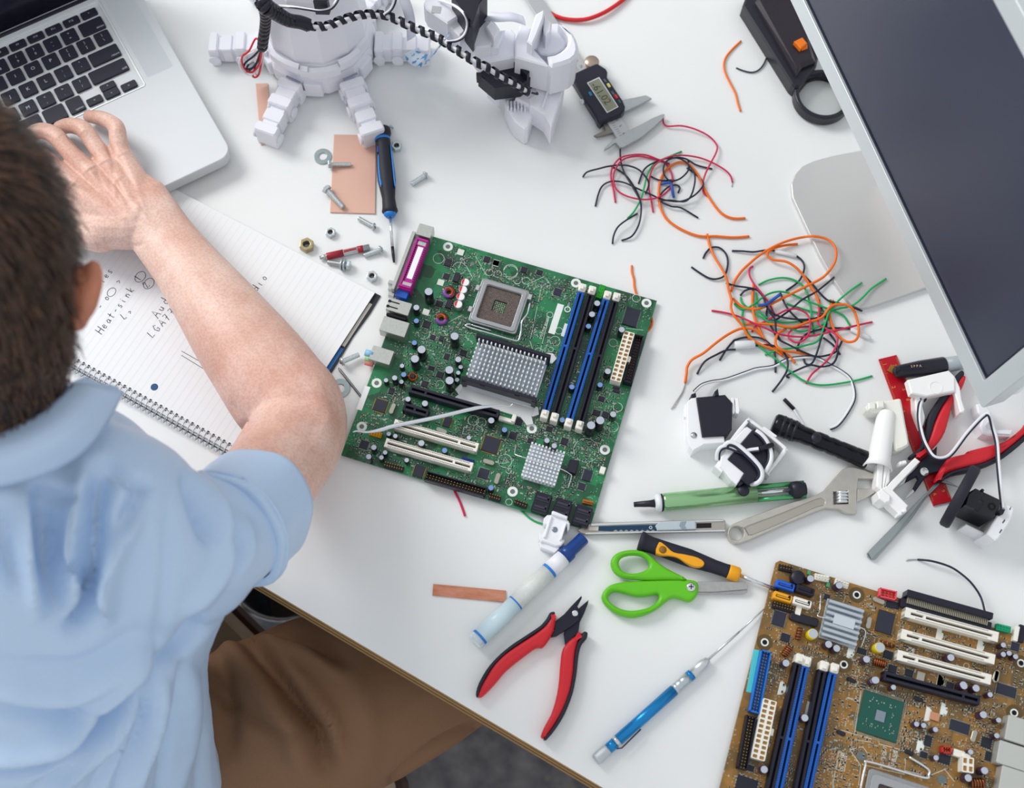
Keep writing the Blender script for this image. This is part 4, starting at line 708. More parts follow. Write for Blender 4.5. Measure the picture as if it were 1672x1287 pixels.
# --- flashlight
GB = mat('gloss_black_metal', '#15151e', .22, .4); t = root('flashlight', 'short glossy black metal flashlight above the adjustable wrench', 'flashlight', T3([(920, 580)])[0])
rod('body', GB, t, T3([(652, 466)])[0], T3([(1208, 690)])[0], .0105, .0105, [(7.5, 0), (9.8, .02), (10.2, .05), (10.2, .24), (9.2, .26), (9.0, .29), (8.4, .3), (8.4, .38), (7.6, .42), (8.6, .46), (8.6, .54), (7.6, .57), (8.3, .6), (8.3, .66), (8.0, .67), (8.0, .7), (8.4, .71), (8.4, .84), (8.0, .85), (8.4, .86), (8.8, .99), (7.8, 1)], 28)
for f in (.08, .14, .2): rod('knurl_ring', BLACK, t, *[tuple(lerp(a_, b_, ff) for a_, b_ in zip(T3([(652, 466)])[0], T3([(1208, 690)])[0])) for ff in (f, f+.025)], .0105, .0105, [(10.3, 0), (10.55, .5), (10.3, 1)], 28)
v = U(*T3([(905, 555)])[0], .019); MB().lathe([(.0052, -.003), (.0052, 0), (.004, .0012), (.0002, .0015)], v, n=18).build('switch_button', BLACK, t); rod('tail_cap', STEEL, t, T3([(1196, 685)])[0], T3([(1212, 691)])[0], .0105, .0105, [(8.6, 0), (8.9, .5), (8.2, 1)], 24)
# --- tweezers
t = root('tweezers', 'grey steel bent tip tweezers running under the white plastic bracket', 'tweezers', T4([(250, 1050)])[0]); TW_ = mat('tweezer_steel', '#a6aeb0', .36, .8)
flat('arm', TW_, t, [T4([(114, 1172), (118, 1190), (135, 1205), (160, 1202), (250, 1102), (340, 1002), (420, 885), (490, 815), (500, 793), (470, 805), (430, 850), (330, 950), (230, 1050), (130, 1152)])], .002, .0035, .0004); flat('arm', TW_, t, [T4([(485, 810), (500, 795), (545, 808), (600, 824), (560, 800), (520, 788), (490, 790), (470, 808)])], .0030, .0045, .0004)
flat('arm', TW_, t, [T4([(120, 1165), (140, 1200), (250, 1090), (330, 990), (420, 875), (470, 820), (410, 870), (320, 965), (220, 1065)])], .0045, .0058, .0004)
# --- red ruler
t = flat('ruler', mat('red_ruler', '#bd0d22', .35, noise=.1, nscale=30), None, [T4([(177, 150), (270, 127), (562, 895), (465, 920)])], .0002, .0022, .0003); tag(t, 'red metal ruler with gold markings lying under the pliers', 'ruler')
b = MB(); z = .00225
for e0, e1, s in (((177, 150), (465, 920), 1), ((270, 127), (562, 895), -1)):
    for i in range(2, 98):
        f = i/100; x, y = lerp(e0[0], e1[0], f), lerp(e0[1], e1[1], f); l = 14 if i % 10 == 0 else 8
        q = T4([(x+s*2, y-s*.6), (x+s*(2+l), y-s*(.6+l*.25))]); b.ribbon([U(*q[0], z), U(*q[1], z)], .0003)
for n_, f, s in (('1', .03, 1), ('2', .19, 1), ('3', .36, 1), ('7', .05, 0), ('1', .1, 0), ('5', .22, 0), ('8', .29, 0), ('7', .37, 0), ('9', .93, 0), ('6', .94, 1)):
    e0, e1 = (((200, 155), (488, 905)) if s else ((245, 145), (535, 895))); p = T4([(lerp(e0[0], e1[0], f), lerp(e0[1], e1[1], f))])[0]; b.text(n_, .005, Matrix.Translation(U(*p, z)) @ Matrix.Rotation(-1.3, 4, 'Z'))
b.build('gold_scale', mat('gold_print', '#d99a4e', .5), t)
# --- permanent marker and brass tab
t = root('marker_pen', 'black permanent marker with a grey cap sticking out from under the monitor', 'marker', WP([(660, 310)])[0])
rod('barrel', mat('pen_black', '#191a28', .28), t, WP([(360, 345)])[0], WP([(950, 258)])[0], .0105, .0105, [(4.2, 0), (6.2, .05), (6.6, .12), (8.0, .5), (8.3, .97), (7.6, 1)], 24); rod('cap', mat('grey_cap', '#aab4bb', .35), t, WP([(950, 258)])[0], WP([(1190, 222)])[0], .0105, .0105, [(7.4, 0), (7.4, .9), (6, 1)], 24); rod('barrel_tip', BLACK, t, WP([(358, 320)])[0], WP([(420, 300)])[0], .0165, .016, [(2.2, 0), (2.8, .2), (2.8, .9), (2, 1)], 12)
MB().text('S P P A', .0035, Matrix.Translation(U(*WP([(615, 272)])[0], .0189)) @ Matrix.Rotation(.13, 4, 'Z')).build('printed_logo', mat('cream_print', '#d8b58a', .5), t)
t = flat('brass_tab', mat('brass', '#b8863f', .35, .8), None, [WP([(322, 250), (380, 290), (345, 358), (276, 322)])], .0023, .0038, .0003); tag(t, 'small square brass tab on the red ruler by the black pen', 'brass tab')
# --- caliper
t = root('digital_caliper', 'digital caliper with black housing and steel jaws under the robot arm', 'caliper', CAL([(500, 500)])[0]); CS = mat('caliper_steel', '#bcc1c3', .35, .75, noise=.06, nscale=200)
flat('beam', mat('beam_satin', '#c3c5c8', .4, .6), t, [CAL([(-640, -960), (-420, -960), (880, 1010), (790, 1210), (750, 1210), (700, 1080)])], .004, .007, .0004)
flat('fixed_jaw', CS, t, [CAL([(860, 985), (1000, 920), (1180, 820), (1295, 775), (1330, 775), (1290, 850), (1180, 950), (1020, 1080), (780, 1212), (750, 1210), (690, 1150), (655, 1165), (620, 1200), (535, 1245), (545, 1210), (620, 1140), (680, 1090), (760, 1060)])], .0035, .0072, .0005)
flat('sliding_jaw', CS, t, [CAL([(760, 590), (1085, 525), (1160, 565), (1040, 630), (860, 715), (770, 745)])], .0035, .0072, .0005); flat('inner_jaw', mat('caliper_brown', '#8d8880', .4, .8), t, [CAL([(505, 890), (590, 860), (710, 1050), (660, 1012), (440, 1075), (400, 1055), (450, 1030), (555, 985)])], .003, .0062, .0004)
flat('housing', mat('housing_black', '#1e1f30', .35), t, [CAL([(118, 270), (150, 230), (300, 160), (420, 110), (450, 105), (560, 175), (580, 215), (575, 285), (780, 590), (812, 670), (805, 715), (760, 775), (520, 870), (490, 910), (450, 870), (420, 800), (255, 540), (120, 320)])], .002, .0135, .0022, 3)
flat('screen_frame', mat('frame_grey', '#d5d9dc', .5), t, [CAL([(308, 362), (470, 288), (724, 680), (572, 760)]), CAL([(325, 368), (466, 304), (708, 676), (578, 744)])], .0135, .0139, 0); o = flat('screen', mat('lcd_olive', '#8d8f78', .3), t, [CAL([(322, 368), (466, 302), (710, 676), (576, 746)])], .0133, .01365, 0)
p0, p1 = U(*CAL([(395, 385)])[0], .0139), U(*CAL([(590, 640)])[0], .0139); an = math.atan2(*(p1-p0).yx)
MB().text('-61.02', .0115, Matrix.Translation(U(*CAL([(492, 505)])[0], .01375)) @ Matrix.Rotation(an, 4, 'Z')).build('digits', mat('lcd_ink', '#4a4e42', .5), o)
for p, c in (((595, 400), '#ddd27a'), ((692, 548), '#d22a34'), ((352, 512), '#1f86ae')):
    M, _ = frame(CAL([p])[0], CAL([(p[0]+50, p[1]+80)])[0], .0135); MB(M).prism(rrect(.0052, .0028, .0008, 3), .0132, .0146, .0004).build('button', mat('button'+c, c, .4), t)
pm = MB()
for s_, p in (('OFF', (545, 335)), ('ZERO', (655, 505)), ('ON', (735, 605))): pm.text(s_, .0026, Matrix.Translation(U(*CAL([p])[0], .01355)) @ Matrix.Rotation(an, 4, 'Z'))
pm.build('button_print', mat('grey_print', '#8f95a5', .5), t)
pm = MB()
for i in range(14):
    for q, r in (((600+26*i*.62, 850+26*i), (640+26*i*.62, 838+26*i)),):
        if q[1] < 1080: pm.ribbon([U(*CAL([q])[0], .0071), U(*CAL([r])[0], .0071)], .0003)
for i in range(16):
    q = (95+i*11, 90+i*17); pm.ribbon([U(*CAL([q])[0], .0071), U(*CAL([(q[0]+35, q[1]-14)])[0], .0071)], .0003)
for s_, p in (('0', (790, 1030)), ('5', (748, 930)), ('10', (690, 840)), ('80', (170, 65)), ('75', (230, 150))): pm.text(s_, .004, Matrix.Translation(U(*CAL([p])[0], .0071)) @ Matrix.Rotation(an, 4, 'Z'))
pm.build('scale_print', mat('scale_ink', '#555a62', .6), t)
v = U(*CAL([(375, 78)])[0], .012); MB().lathe([(.0078, -.008), (.0078, -.001), (.007, 0), (.0002, 0)], v, n=24).build('thumb_roller', mat('roller_steel', '#b9a596', .3, .85), t); rod('lock_screw', STEEL, t, CAL([(225, 628)])[0], CAL([(310, 590)])[0], .008, .008, [(3.4, 0), (3.4, .6), (1.8, .62), (1.8, 1)], 14)
# --- double ended scraper lying on the green board
t = root('dental_scraper', 'slender double ended steel scraper resting across the green motherboard', 'scraper', qc([(780, 470)])[0])
q = qc([(165, 578), (200, 570), (280, 578), (380, 560), (480, 530), (780, 470), (1080, 400), (1200, 385), (1290, 378), (1340, 385), (1370, 362)]); zz = [.0185, .018, .018, .018, .018, .0185, .019, .019, .019, .0185, .019]
MB().tube(cr([U(*a, z_) for a, z_ in zip(q, zz)], 4), [max(.0005, r_) for r_ in [lerp(.0006, .0012, min(1, i/6)) if i < 8 else (.0021 if 12 <= i <= 24 else (lerp(.0012, .0021, (i-8)/4) if i < 12 else max(.0006, .0021-(i-24)*.0002))) for i in range(41)]], 9, flat=.55).build('scraper_body', mat('scraper_steel', '#d5dae0', .28, .7), t)
# --- thin probe under the notebook edge
t = rod('steel_probe', mat('probe_steel', '#8d8c90', .3, .85), None, T8([(372, 1050)])[0], T8([(540, 1262)])[0], .0018, .0012, [(.5, 0), (1.3, .06), (1.3, .9), (1.2, 1)], 10); tag(t, 'thin steel probe between the notebook and the green board', 'probe')
# ------------------------------------------------------------ nuts, bolts, washers, copper
def bolt(label, ph, pt, dia, hd, kind, cfn, group='loose fasteners', zl=0.0):
    a, b_ = cfn([ph])[0], cfn([pt])[0]; r = dia*.00059; R = hd*.00056; zh, ztip = zl+R*.95, zl+r*1.02
    A, B = U(*a, zh), U(*b_, ztip); d = B-A; L = d.length; d.normalize()
    t = thing('bolt', label, 'bolt', Z(A), group)
    if kind == 'hex': MB().lathe([(R*.9, -.0002), (R, .0004), (R, R*.62), (R*.9, R*.7)], A, d, 6, False).build('bolt_head', ZINC, t)
    else: MB().lathe([(R*.35, -.0001), (R*.75, R*.1), (R, R*.5), (R, R*.62)], A, d, 18).build('bolt_head', ZINC, t); MB(Matrix.Translation(A) @ d.to_track_quat('Z', 'X').to_matrix().to_4x4()).box((0, 0, -.0003), (R*1.1, R*.22, .0006)).build('cross_slot', DARK, t)
    prof = []; s0 = R*.6; n = int((L-s0)/.0009)
    for i in range(n): y = s0+(L-s0)*i/n; prof += [(r*.9, y), (r, y+(L-s0)/n*.5)]
    MB().lathe(prof+[(r*.8, L)], A, d, 12).build('threaded_shank', ZINC, t); return t
def nut(label, p, af, h, cfn, m_=ZINC, rot=0, group='loose nuts'):
    v = Z(U(*cfn([p])[0], h*.001)); R = af*.0005/math.cos(PI/6); t = thing('hex_nut', label, 'nut', v, group)
    MB(Matrix.Translation(v)).plate([circ(R, 6, ph=rot), circ(af*.00027, 18)], 0, h*.001, .0006).build('nut_body', m_, t)
    b = MB(Matrix.Translation(v)).tube([(af*.000265*math.cos(2*PI*i/12), af*.000265*math.sin(2*PI*i/12), h*.001*(.05+i/60)) for i in range(54)], .0004, 5); b.build('thread', mat('thread_dark', '#6d6a62', .4, .8), t)
def washer(label, p, r, ri, cfn, z=0.0):
    v = Z(U(*cfn([p])[0], .0012+z)); t = MB(Matrix.Translation(v)).plate([circ(r, 32), circ(ri, 24)], z, z+.0013, .0003).build('washer', mat('washer_zinc', '#a3b0b2', .38, .85, noise=.1, nscale=200), None); tag(t, label, 'washer', 'loose washers')
CLAD = mat('copper_clad', '#dcb2a1', .45, .25, noise=.04, nscale=15)
def copper(label, poly, cfn, m_=CLAD): t = flat('copper_board', m_, None, [cfn(poly)], .0002, .0017, .0002); tag(t, label, 'copper board'); MB().prism([(a.x, a.y) for a in up(cfn([(x*.999+.3, y) for x, y in poly]), .0002)], TZ, TZ+.0002).build('board_core', mat('fibreglass_edge', '#c9b58c', .6), t)
copper('rectangular copper clad board under the black and blue screwdriver', [(447, 207), (803, 213), (797, 882), (412, 870)], T7); copper('narrow copper strip sticking out beneath a white robot foot', [(388, 543), (466, 541), (497, 900), (494, 932), (421, 940)], T10); copper('short copper strip lying beside the pale whiteboard marker', [(84, 410), (448, 443), (445, 501), (80, 467)], T1, mat('copper_worn', '#d59479', .5, .3, col2='#c07a5e', nscale=60, nstretch=(1, 4, 1)))
washer('large flat washer touching the left side of the copper board', (350, 393), .0092, .0042, T7); bolt('hex bolt lying from the washer onto the copper board', (398, 462), (590, 463), 3.6, 8, 'hex', T7, zl=.0017)
bolt('long hex bolt lying diagonally on the lower corner of the copper board', (375, 665), (525, 830), 4.8, 9, 'hex', T7, zl=.0017); bolt('round head bolt alone to the right of the blue screwdriver handle', (1240, 545), (1105, 632), 4.4, 7.5, 'pan', T7); bolt('round head bolt just below the copper board', (795, 1000), (655, 922), 4, 7, 'pan', T7)
bolt('small bolt head showing behind the screwdriver cap by the robot foot', (930, 135), (925, 200), 3, 6, 'pan', T7)
nut('hex nut beside the black screwdriver handle right of it', (980, 298), 10, 6, T7, rot=.3); nut('small hex nut between the brass nut and the copper board', (415, 1038), 9.5, 5, T7, rot=.5); nut('brass coloured hex nut at the top corner of the notebook page', (210, 1140), 13, 7, T7, mat('brass_zinc', '#b8a982', .3, .8, noise=.15, nscale=300), .5); nut('hex nut closest to the purple port of the green board', (592, 442), 10, 6, T8, rot=.4)
bolt('round head bolt pointing at the red anchor sleeve', (662, 268), (540, 312), 4.2, 8, 'pan', T8); bolt('round head bolt lying on the blue notebook cover edge', (385, 1015), (508, 962), 4.4, 8, 'pan', T8, zl=.003)
t = bolt('bolt fitted with two washers beside the notebook page edge', (450, 378), (303, 355), 4.4, 8.5, 'hex', T8); A, B = U(*T8([(420, 374)])[0], .005), U(*T8([(385, 368)])[0], .0045)
for f in (0, .55): MB().lathe([(.0055, 0), (.0062, .0003), (.0062, .0012), (.0055, .0015)], A.lerp(B, f), B-A, 24).build('washer', ZINC, t)
washer('large flat washer between the elbow and the green motherboard', (383, 1183), .0098, .0044, T8)
t = root('expansion_anchor', 'red and steel expansion anchor lying among the loose bolts', 'anchor bolt', T8([(415, 290)])[0]); AR = mat('anchor_red', '#a32434', .4)
rod('sleeve', STEEL, t, T8([(285, 320)])[0], T8([(578, 256)])[0], .0035, .0035, [(2.6, 0), (3.4, .05), (3.4, 1)], 14); rod('red_sleeve', AR, t, T8([(290, 319)])[0], T8([(405, 293)])[0], .0035, .0035, [(2.8, 0), (3.6, .1), (3.6, 1)], 14); rod('red_band', AR, t, T8([(500, 273)])[0], T8([(535, 266)])[0], .0035, .0035, [(3.6, 0), (3.6, 1)], 14)
flat('red_sleeve', AR, t, [T8([(405, 275), (490, 258), (492, 270), (408, 292)])], .004, .0071, .0004); rod('stud', STEEL, t, T8([(250, 327)])[0], T8([(290, 318)])[0], .0035, .0035, [(1.9, 0), (1.9, .4), (2.6, .5), (2.6, 1)], 12)
# ------------------------------------------------------------ loose wires
T12 = crop(1080, 360, 3.785)
WC = {'k': mat('wire_black', '#23263a', .45), 'r': mat('wire_crimson', '#d02656', .45), 'g': mat('wire_green', '#18aa60', .45), 'o': mat('wire_orange', '#f07318', .45), 'b': mat('wire_blue', '#1f55b0', .4), 'w': mat('wire_white', '#eceef2', .45), 's': mat('bare_wire', '#b8b8b4', .35, .8)}
wire_n = [0]
FOOT = [(1402, 246), (1360, 254), (1330, 262), (1310, 271), (1298, 284), (1292, 300), (1294, 322), (1316, 370), (1340, 420), (1364, 462), (1382, 488), (1392, 498), (1404, 503), (1420, 501), (1510, 470), (1640, 432), (1560, 215)]
def inpoly(x, y, poly):
    c = False; n = len(poly)
    for i in range(n):
        (x1, y1), (x2, y2) = poly[i], poly[i-1]
        if (y1 > y) != (y2 > y) and x < (x2-x1)*(y-y1)/(y2-y1)+x1: c = not c
    return c
def lift(p):
    x, y = PX(p); k = sum(inpoly(x+dx, y+dy, FOOT) for dx, dy in ((0, 0), (9, 0), (-9, 0), (0, 9), (0, -9), (6, 6), (-6, -6)))/7
    return U(x, y, p.z-TZ+.0064*min(1, k*1.6)) if k else p
def wire(label, col, cfn, pts, r=.8, zm=None, group=None, strip=None, ends=(0, 0)):
    """loose insulated wire through traced points; strip: points of the bare end"""
    wire_n[0] += 1; q = cfn(pts); n = len(q); R = r*.001; rn = random.Random(wire_n[0]); ph = rn.random()*6
    zm = (.0015+.0075*rn.random()) if zm is None else zm
    P = []
    for i, a in enumerate(q):
        tt = i/(n-1); z = R+zm*math.sin(PI*tt)**.8*(.75+.25*math.sin(ph+i*1.3)) if 0 < i < n-1 else R+(ends[0] if i == 0 else ends[1]); P.append(U(a[0], a[1], z))
    if strip:
        t = thing('wire', label, 'wire', Z(P[n//2]), group); MB().tube([lift(p) for p in cr(P, 5)], R, 8).build('insulation', WC[col], t)
        s_ = [U(a[0], a[1], R*.8) for a in cfn(strip)]; b = MB()
        for k in (-1, 0, 1): b.tube(cr([p+Vector((k*.0004*i, k*.0003*i, 0)) for i, p in enumerate(s_)], 4), R*.35, 5)
        b.build('bare_strands', WC['s'], t); return t
    t = MB().tube([lift(p) for p in cr(P, 5)], R, 8).build('wire', WC[col]); tag(t, label, 'wire', group); return t
g1 = 'loose wires in the pile below the caliper'; g2 = 'loose wires in the large tangle by the monitor foot'
W1 = [('k', 'black wire whose top end touches the caliper jaw', [(405, 612), (403, 680), (410, 745), (430, 800), (465, 860), (500, 920), (520, 960), (525, 1020), (510, 1100), (470, 1165), (410, 1190)]),
 ('k', 'black wire curling out furthest left from the pile below the caliper', [(185, 820), (210, 790), (280, 770), (345, 755), (430, 750), (500, 770), (545, 810), (570, 860), (550, 918)]),
 ('k', 'black wire hooking out left beneath the crimson loop', [(258, 990), (275, 920), (300, 870), (350, 845), (420, 850), (500, 885), (580, 920), (650, 950), (750, 962), (830, 930), (880, 880), (886, 850), (850, 808), (792, 766)]),
 ('k', 'short black wire between the crimson loop and the green wire', [(350, 755), (430, 805), (480, 870), (510, 930), (525, 980)]),
 ('k', 'black wire looping inside the orange arch and ending right', [(940, 772), (850, 750), (790, 715), (730, 705), (670, 730), (655, 790), (690, 840), (750, 830), (800, 780), (800, 725)]),
 ('k', 'long black wire with its frayed end under the orange arch', [(510, 858), (540, 780), (590, 740), (680, 710), (760, 715), (820, 770), (840, 830), (820, 920), (780, 962), (700, 955), (640, 960), (700, 990), (760, 1000), (858, 1058)]),
 ('k', 'small hooked black wire beside the blue wire tie', [(740, 912), (750, 880), (725, 865), (680, 880), (640, 920), (635, 950)]),
 ('k', 'black wire reaching lowest from the pile below the caliper', [(502, 1033), (440, 1070), (390, 1110), (365, 1160), (358, 1210)]),
 ('k', 'short straight black wire crossing the middle of the crimson loop', [(580, 815), (640, 840), (715, 835)]),
 ('r', 'crimson wire starting at the tip of the caliper jaw', [(650, 455), (655, 500), (680, 522), (760, 520), (840, 540), (920, 580), (965, 630), (965, 670), (930, 740), (900, 800), (885, 860), (890, 910), (920, 935)]),
 ('r', 'crimson wire with a straight lower left end under the caliper', [(375, 968), (365, 900), (350, 830), (355, 770), (400, 710), (470, 690), (550, 690), (620, 715), (690, 742)]),
 ('r', 'crimson wire bent into a full round loop', [(692, 744), (590, 712), (510, 698), (430, 712), (385, 755), (362, 820), (380, 890), (440, 930), (530, 950), (620, 940), (680, 900), (707, 850), (700, 790), (672, 745)]),
 ('r', 'crimson wire arching right to a bare silver end', [(595, 1025), (585, 960), (570, 880), (580, 800), (610, 745), (680, 705), (760, 692), (860, 705), (940, 735), (1010, 775), (1045, 810), (1058, 850)]),
 ('g', 'green wire in the pile below the caliper', [(760, 670), (700, 695), (640, 720), (590, 755), (560, 810), (545, 870), (530, 930), (510, 975), (480, 1025), (445, 1060)]),
 ('o', 'orange wire arching through the pile below the caliper', [(1132, 1060), (1060, 1060), (1000, 1035), (950, 980), (900, 900), (870, 830), (830, 770), (790, 738), (730, 737), (670, 780), (638, 840), (628, 920), (640, 1000), (680, 1070), (760, 1125), (860, 1163), (960, 1165), (1060, 1172), (1155, 1166)]),
 ('b', 'short blue wire tie inside the orange arch', [(640, 860), (680, 852), (700, 862), (708, 900), (716, 940)])]
for c, l, p in W1: wire(l, c, T6, p, 1.3 if c == 'o' else (1.4 if c == 'b' else .92), group=g1, strip=[(1058, 850), (1055, 875)] if 'bare silver' in l else None)
wire('curved orange wire alone at the upper right near the magnifier', 'o', T6, [(1108, 25), (1060, 70), (1020, 120), (1008, 170), (1020, 220), (1050, 280), (1075, 330), (1090, 390), (1105, 435)], 1.1, .001)
wire('black wire curving out from beside the magnifier', 'k', T6, [(1080, 182), (1120, 198), (1170, 208), (1210, 195), (1240, 160), (1260, 110), (1268, 60)], .8, .001)
W2 = [('o', 'orange wire running down the left side of the tangle', [(283, 85), (300, 160), (330, 230), (380, 310), (405, 370), (415, 430), (432, 490), (430, 540), (450, 590), (500, 650), (540, 720), (620, 770), (700, 800), (748, 838)]),
 ('o', 'orange wire with a forked end near the white splice', [(840, 147), (760, 155), (690, 175), (655, 200), (665, 230), (700, 245), (770, 255), (830, 290), (880, 345), (920, 405), (950, 450), (972, 510), (978, 580)]),
 ('o', 'orange wire forming the largest loop over the monitor foot', [(430, 440), (450, 380), (490, 320), (540, 270), (620, 205), (720, 150), (820, 115), (930, 98), (1020, 115), (1070, 160), (1080, 220), (1060, 280), (1000, 350), (900, 405), (780, 465), (660, 525), (580, 548), (500, 535), (440, 482)]),
 ('o', 'orange wire dropping straight through the tangle to the right', [(570, 395), (562, 500), (570, 580), (600, 660), (640, 740), (720, 800), (790, 840), (825, 882)]),
 ('o', 'orange wire looping at the right side of the tangle', [(520, 640), (600, 638), (700, 645), (810, 660), (900, 630), (990, 600), (1050, 530), (1130, 520), (1180, 545), (1205, 600), (1220, 680), (1205, 735), (1160, 752), (1110, 730), (1070, 680), (1045, 620), (1040, 560), (1060, 495)]),
 ('o', 'short orange wire hooked at the bottom of the tangle', [(770, 670), (720, 700), (705, 760), (740, 800), (830, 815), (912, 828)]),
 ('o', 'orange wire stretching down left to a long bare end', [(640, 740), (585, 680), (500, 668), (420, 700), (340, 755), (260, 820), (190, 860), (160, 905), (155, 950), (147, 1003)]),
 ('g', 'green wire reaching furthest right over the monitor foot', [(1388, 360), (1300, 420), (1240, 480), (1180, 525), (1100, 545), (1000, 570), (900, 555), (775, 515)]),
 ('g', 'green wire from the monitor foot down to the middle of the tangle', [(1238, 385), (1160, 440), (1090, 500), (1040, 560), (1010, 640), (970, 740), (900, 770), (800, 790), (720, 800), (640, 832)]),
 ('g', 'green wire arching highest across the tangle', [(600, 398), (660, 370), (740, 355), (810, 365), (870, 400), (900, 450), (920, 530), (930, 620), (945, 710)]),
 ('g', 'green wire waving across the tangle beside the blue tie', [(450, 515), (480, 540), (520, 548), (580, 510), (650, 460), (720, 440), (790, 450), (870, 485), (960, 520), (1050, 555), (1120, 585), (1160, 640), (1165, 655)]),
 ('g', 'green wire sagging through the centre of the tangle', [(490, 475), (500, 510), (560, 560), (620, 600), (690, 640), (780, 665), (860, 685), (930, 670), (1000, 640), (1040, 590), (1045, 490)]),
 ('g', 'long green wire curving along the bottom right of the tangle', [(505, 550), (500, 600), (520, 670), (560, 730), (620, 790), (700, 850), (780, 920), (860, 980), (930, 1010), (1010, 1018), (1120, 1005), (1220, 985), (1302, 962)]),
 ('g', 'short green wire at the left inside the tangle', [(585, 450), (590, 520), (620, 580), (700, 620), (800, 630), (920, 610)]),
 ('r', 'crimson wire with a bent tip at the top of the tangle', [(565, 285), (545, 300), (545, 340), (570, 390), (610, 440), (650, 490), (680, 540), (700, 590)]),
 ('r', 'long crimson wire crossing the whole tangle', [(310, 557), (400, 572), (480, 595), (560, 630), (640, 665), (720, 700), (820, 718), (920, 715), (1040, 690), (1160, 660), (1260, 637), (1302, 628)]),
 ('r', 'crimson wire curled into a small loop in the tangle', [(560, 690), (580, 655), (650, 620), (720, 580), (780, 552), (840, 548), (900, 580), (920, 640), (900, 720), (840, 755), (790, 730), (790, 690), (840, 665), (910, 655)]),
 ('r', 'crimson wire ending lowest below the tangle', [(975, 490), (975, 560), (970, 640), (1020, 670), (1080, 710), (1085, 760), (1050, 830), (1000, 890), (930, 950), (895, 1010)]),
 ('k', 'black wire coming down from the upper white splice', [(835, 220), (870, 250), (883, 290), (870, 340), (840, 385), (770, 435)]),
 ('k', 'black wire pointing up right onto the monitor foot', [(1068, 350), (1010, 400), (950, 445), (870, 490), (800, 550), (730, 600), (700, 620)]),
 ('k', 'black wire ending at the front corner of the monitor foot', [(885, 345), (930, 390), (980, 450), (1030, 495), (1090, 510), (1160, 530), (1240, 560)]),
 ('k', 'short black wire below the blue tie', [(735, 450), (770, 530), (820, 590), (880, 640)]),
 ('k', 'straight black wire leading left from the upper white splice', [(435, 188), (500, 190), (570, 195), (640, 185), (705, 187)]),
 ('k', 'black wire curled into an open loop left of the tangle', [(185, 288), (230, 320), (290, 355), (340, 362), (390, 340), (410, 270), (400, 210), (360, 170), (310, 168), (275, 200), (258, 235)]),
 ('k', 'black wire entering the tangle from the upper left', [(400, 387), (460, 405), (530, 415), (590, 430), (630, 475), (650, 530), (700, 580), (780, 605), (900, 612), (990, 590), (1080, 515)]),
 ('k', 'short hooked black wire at the upper left of the tangle', [(487, 465), (520, 432), (575, 425), (610, 445), (640, 500)]),
 ('k', 'black wire running through the lower middle of the tangle', [(655, 540), (650, 600), (680, 660), (720, 730), (790, 770), (870, 810), (950, 840), (1020, 835), (1080, 810), (1115, 748)]),
 ('k', 'black wire dipping to a small hook below the tangle', [(975, 520), (1010, 590), (1020, 650), (990, 720), (970, 790), (945, 860), (920, 890), (890, 885), (880, 855)]),
 ('k', 'black wire sweeping left under the tangle', [(1040, 700), (1080, 760), (1090, 820), (1060, 885), (990, 905), (920, 895), (840, 925), (775, 960), (790, 972)]),
 ('k', 'black wire falling straight down from the lower white splice', [(450, 740), (520, 722), (600, 725), (660, 755), (700, 820), (705, 940)]),
 ('k', 'black wire curving to the lowest tip under the white splice', [(575, 775), (660, 770), (730, 790), (775, 850), (778, 920), (740, 990), (685, 1060)]),
 ('k', 'short black wire crossing left of the lower white splice', [(360, 865), (400, 800), (450, 740)]), ('k', 'black wire ending furthest left below the tangle', [(220, 950), (265, 875), (340, 830), (400, 803), (458, 798)]),
 ('k', 'black wire joining the white plug at the right of the tangle', [(840, 810), (850, 760), (900, 700), (1000, 670), (1100, 665), (1165, 670)]), ('k', 'black wire wound around the left side of the tangle', [(735, 740), (710, 690), (700, 610), (660, 560), (655, 530)]), ('k', 'short black wire at the lower right of the tangle', [(1000, 725), (1060, 770), (1105, 830)]),
 ('b', 'blue wire tie on top of the large tangle', [(600, 525), (645, 520), (690, 490), (735, 455)])]
for c, l, p in W2: wire(l, c, T12, p, 1.32 if c == 'o' else (1.6 if c == 'b' else 1.0), group=g2, strip=[(147, 1003), (130, 1060), (100, 1110), (68, 1162)] if 'long bare' in l else None, ends=(.007, .008) if c == 'b' else (0, 0))
def splice(label, a, b_, r):
    A, B = U(*T12([a])[0], r+.0005), U(*T12([b_])[0], r+.0005); t = MB().lathe([(r*.7, 0), (r, .001), (r, (B-A).length-.001), (r*.7, (B-A).length)], A, B-A, 12, flat=.8).build('wire_splice', mat('splice_white', '#e9ecef', .35, alpha=.92), None); tag(t, label, 'wire splice')
splice('white splice sleeve inside the largest orange loop', (700, 190), (835, 220), .0022); splice('wide white splice block left of the tangle', (452, 772), (578, 765), .0042); splice('white plug end at the right of the tangle', (1170, 672), (1290, 730), .0024)
wire('orange wire passing under the right corner of the green motherboard', 'o', qb, [(1065, 155), (1065, 200), (1080, 260), (1085, 320), (1110, 390), (1170, 470), (1205, 530), (1218, 580), (1200, 630), (1160, 665)], 1.1, 0)
wire('short crimson wire poking out below the green motherboard', 'r', qc, [(905, 960), (930, 1020), (960, 1080), (985, 1140), (1008, 1208)], 1.1, 0)
wire('green wire running from the green motherboard to the white clip', 'g', qd, [(250, 985), (290, 1025), (340, 1070), (390, 1098), (440, 1112)], .9, 0)
wire('black wire arching above the brown motherboard with a bare end', 'k', y2, [(528, 182), (650, 195), (800, 240), (900, 300), (1000, 390), (1080, 510), (1116, 640)], 1.0, .012, strip=[(528, 182), (480, 183), (432, 188)], ends=(0, .012))
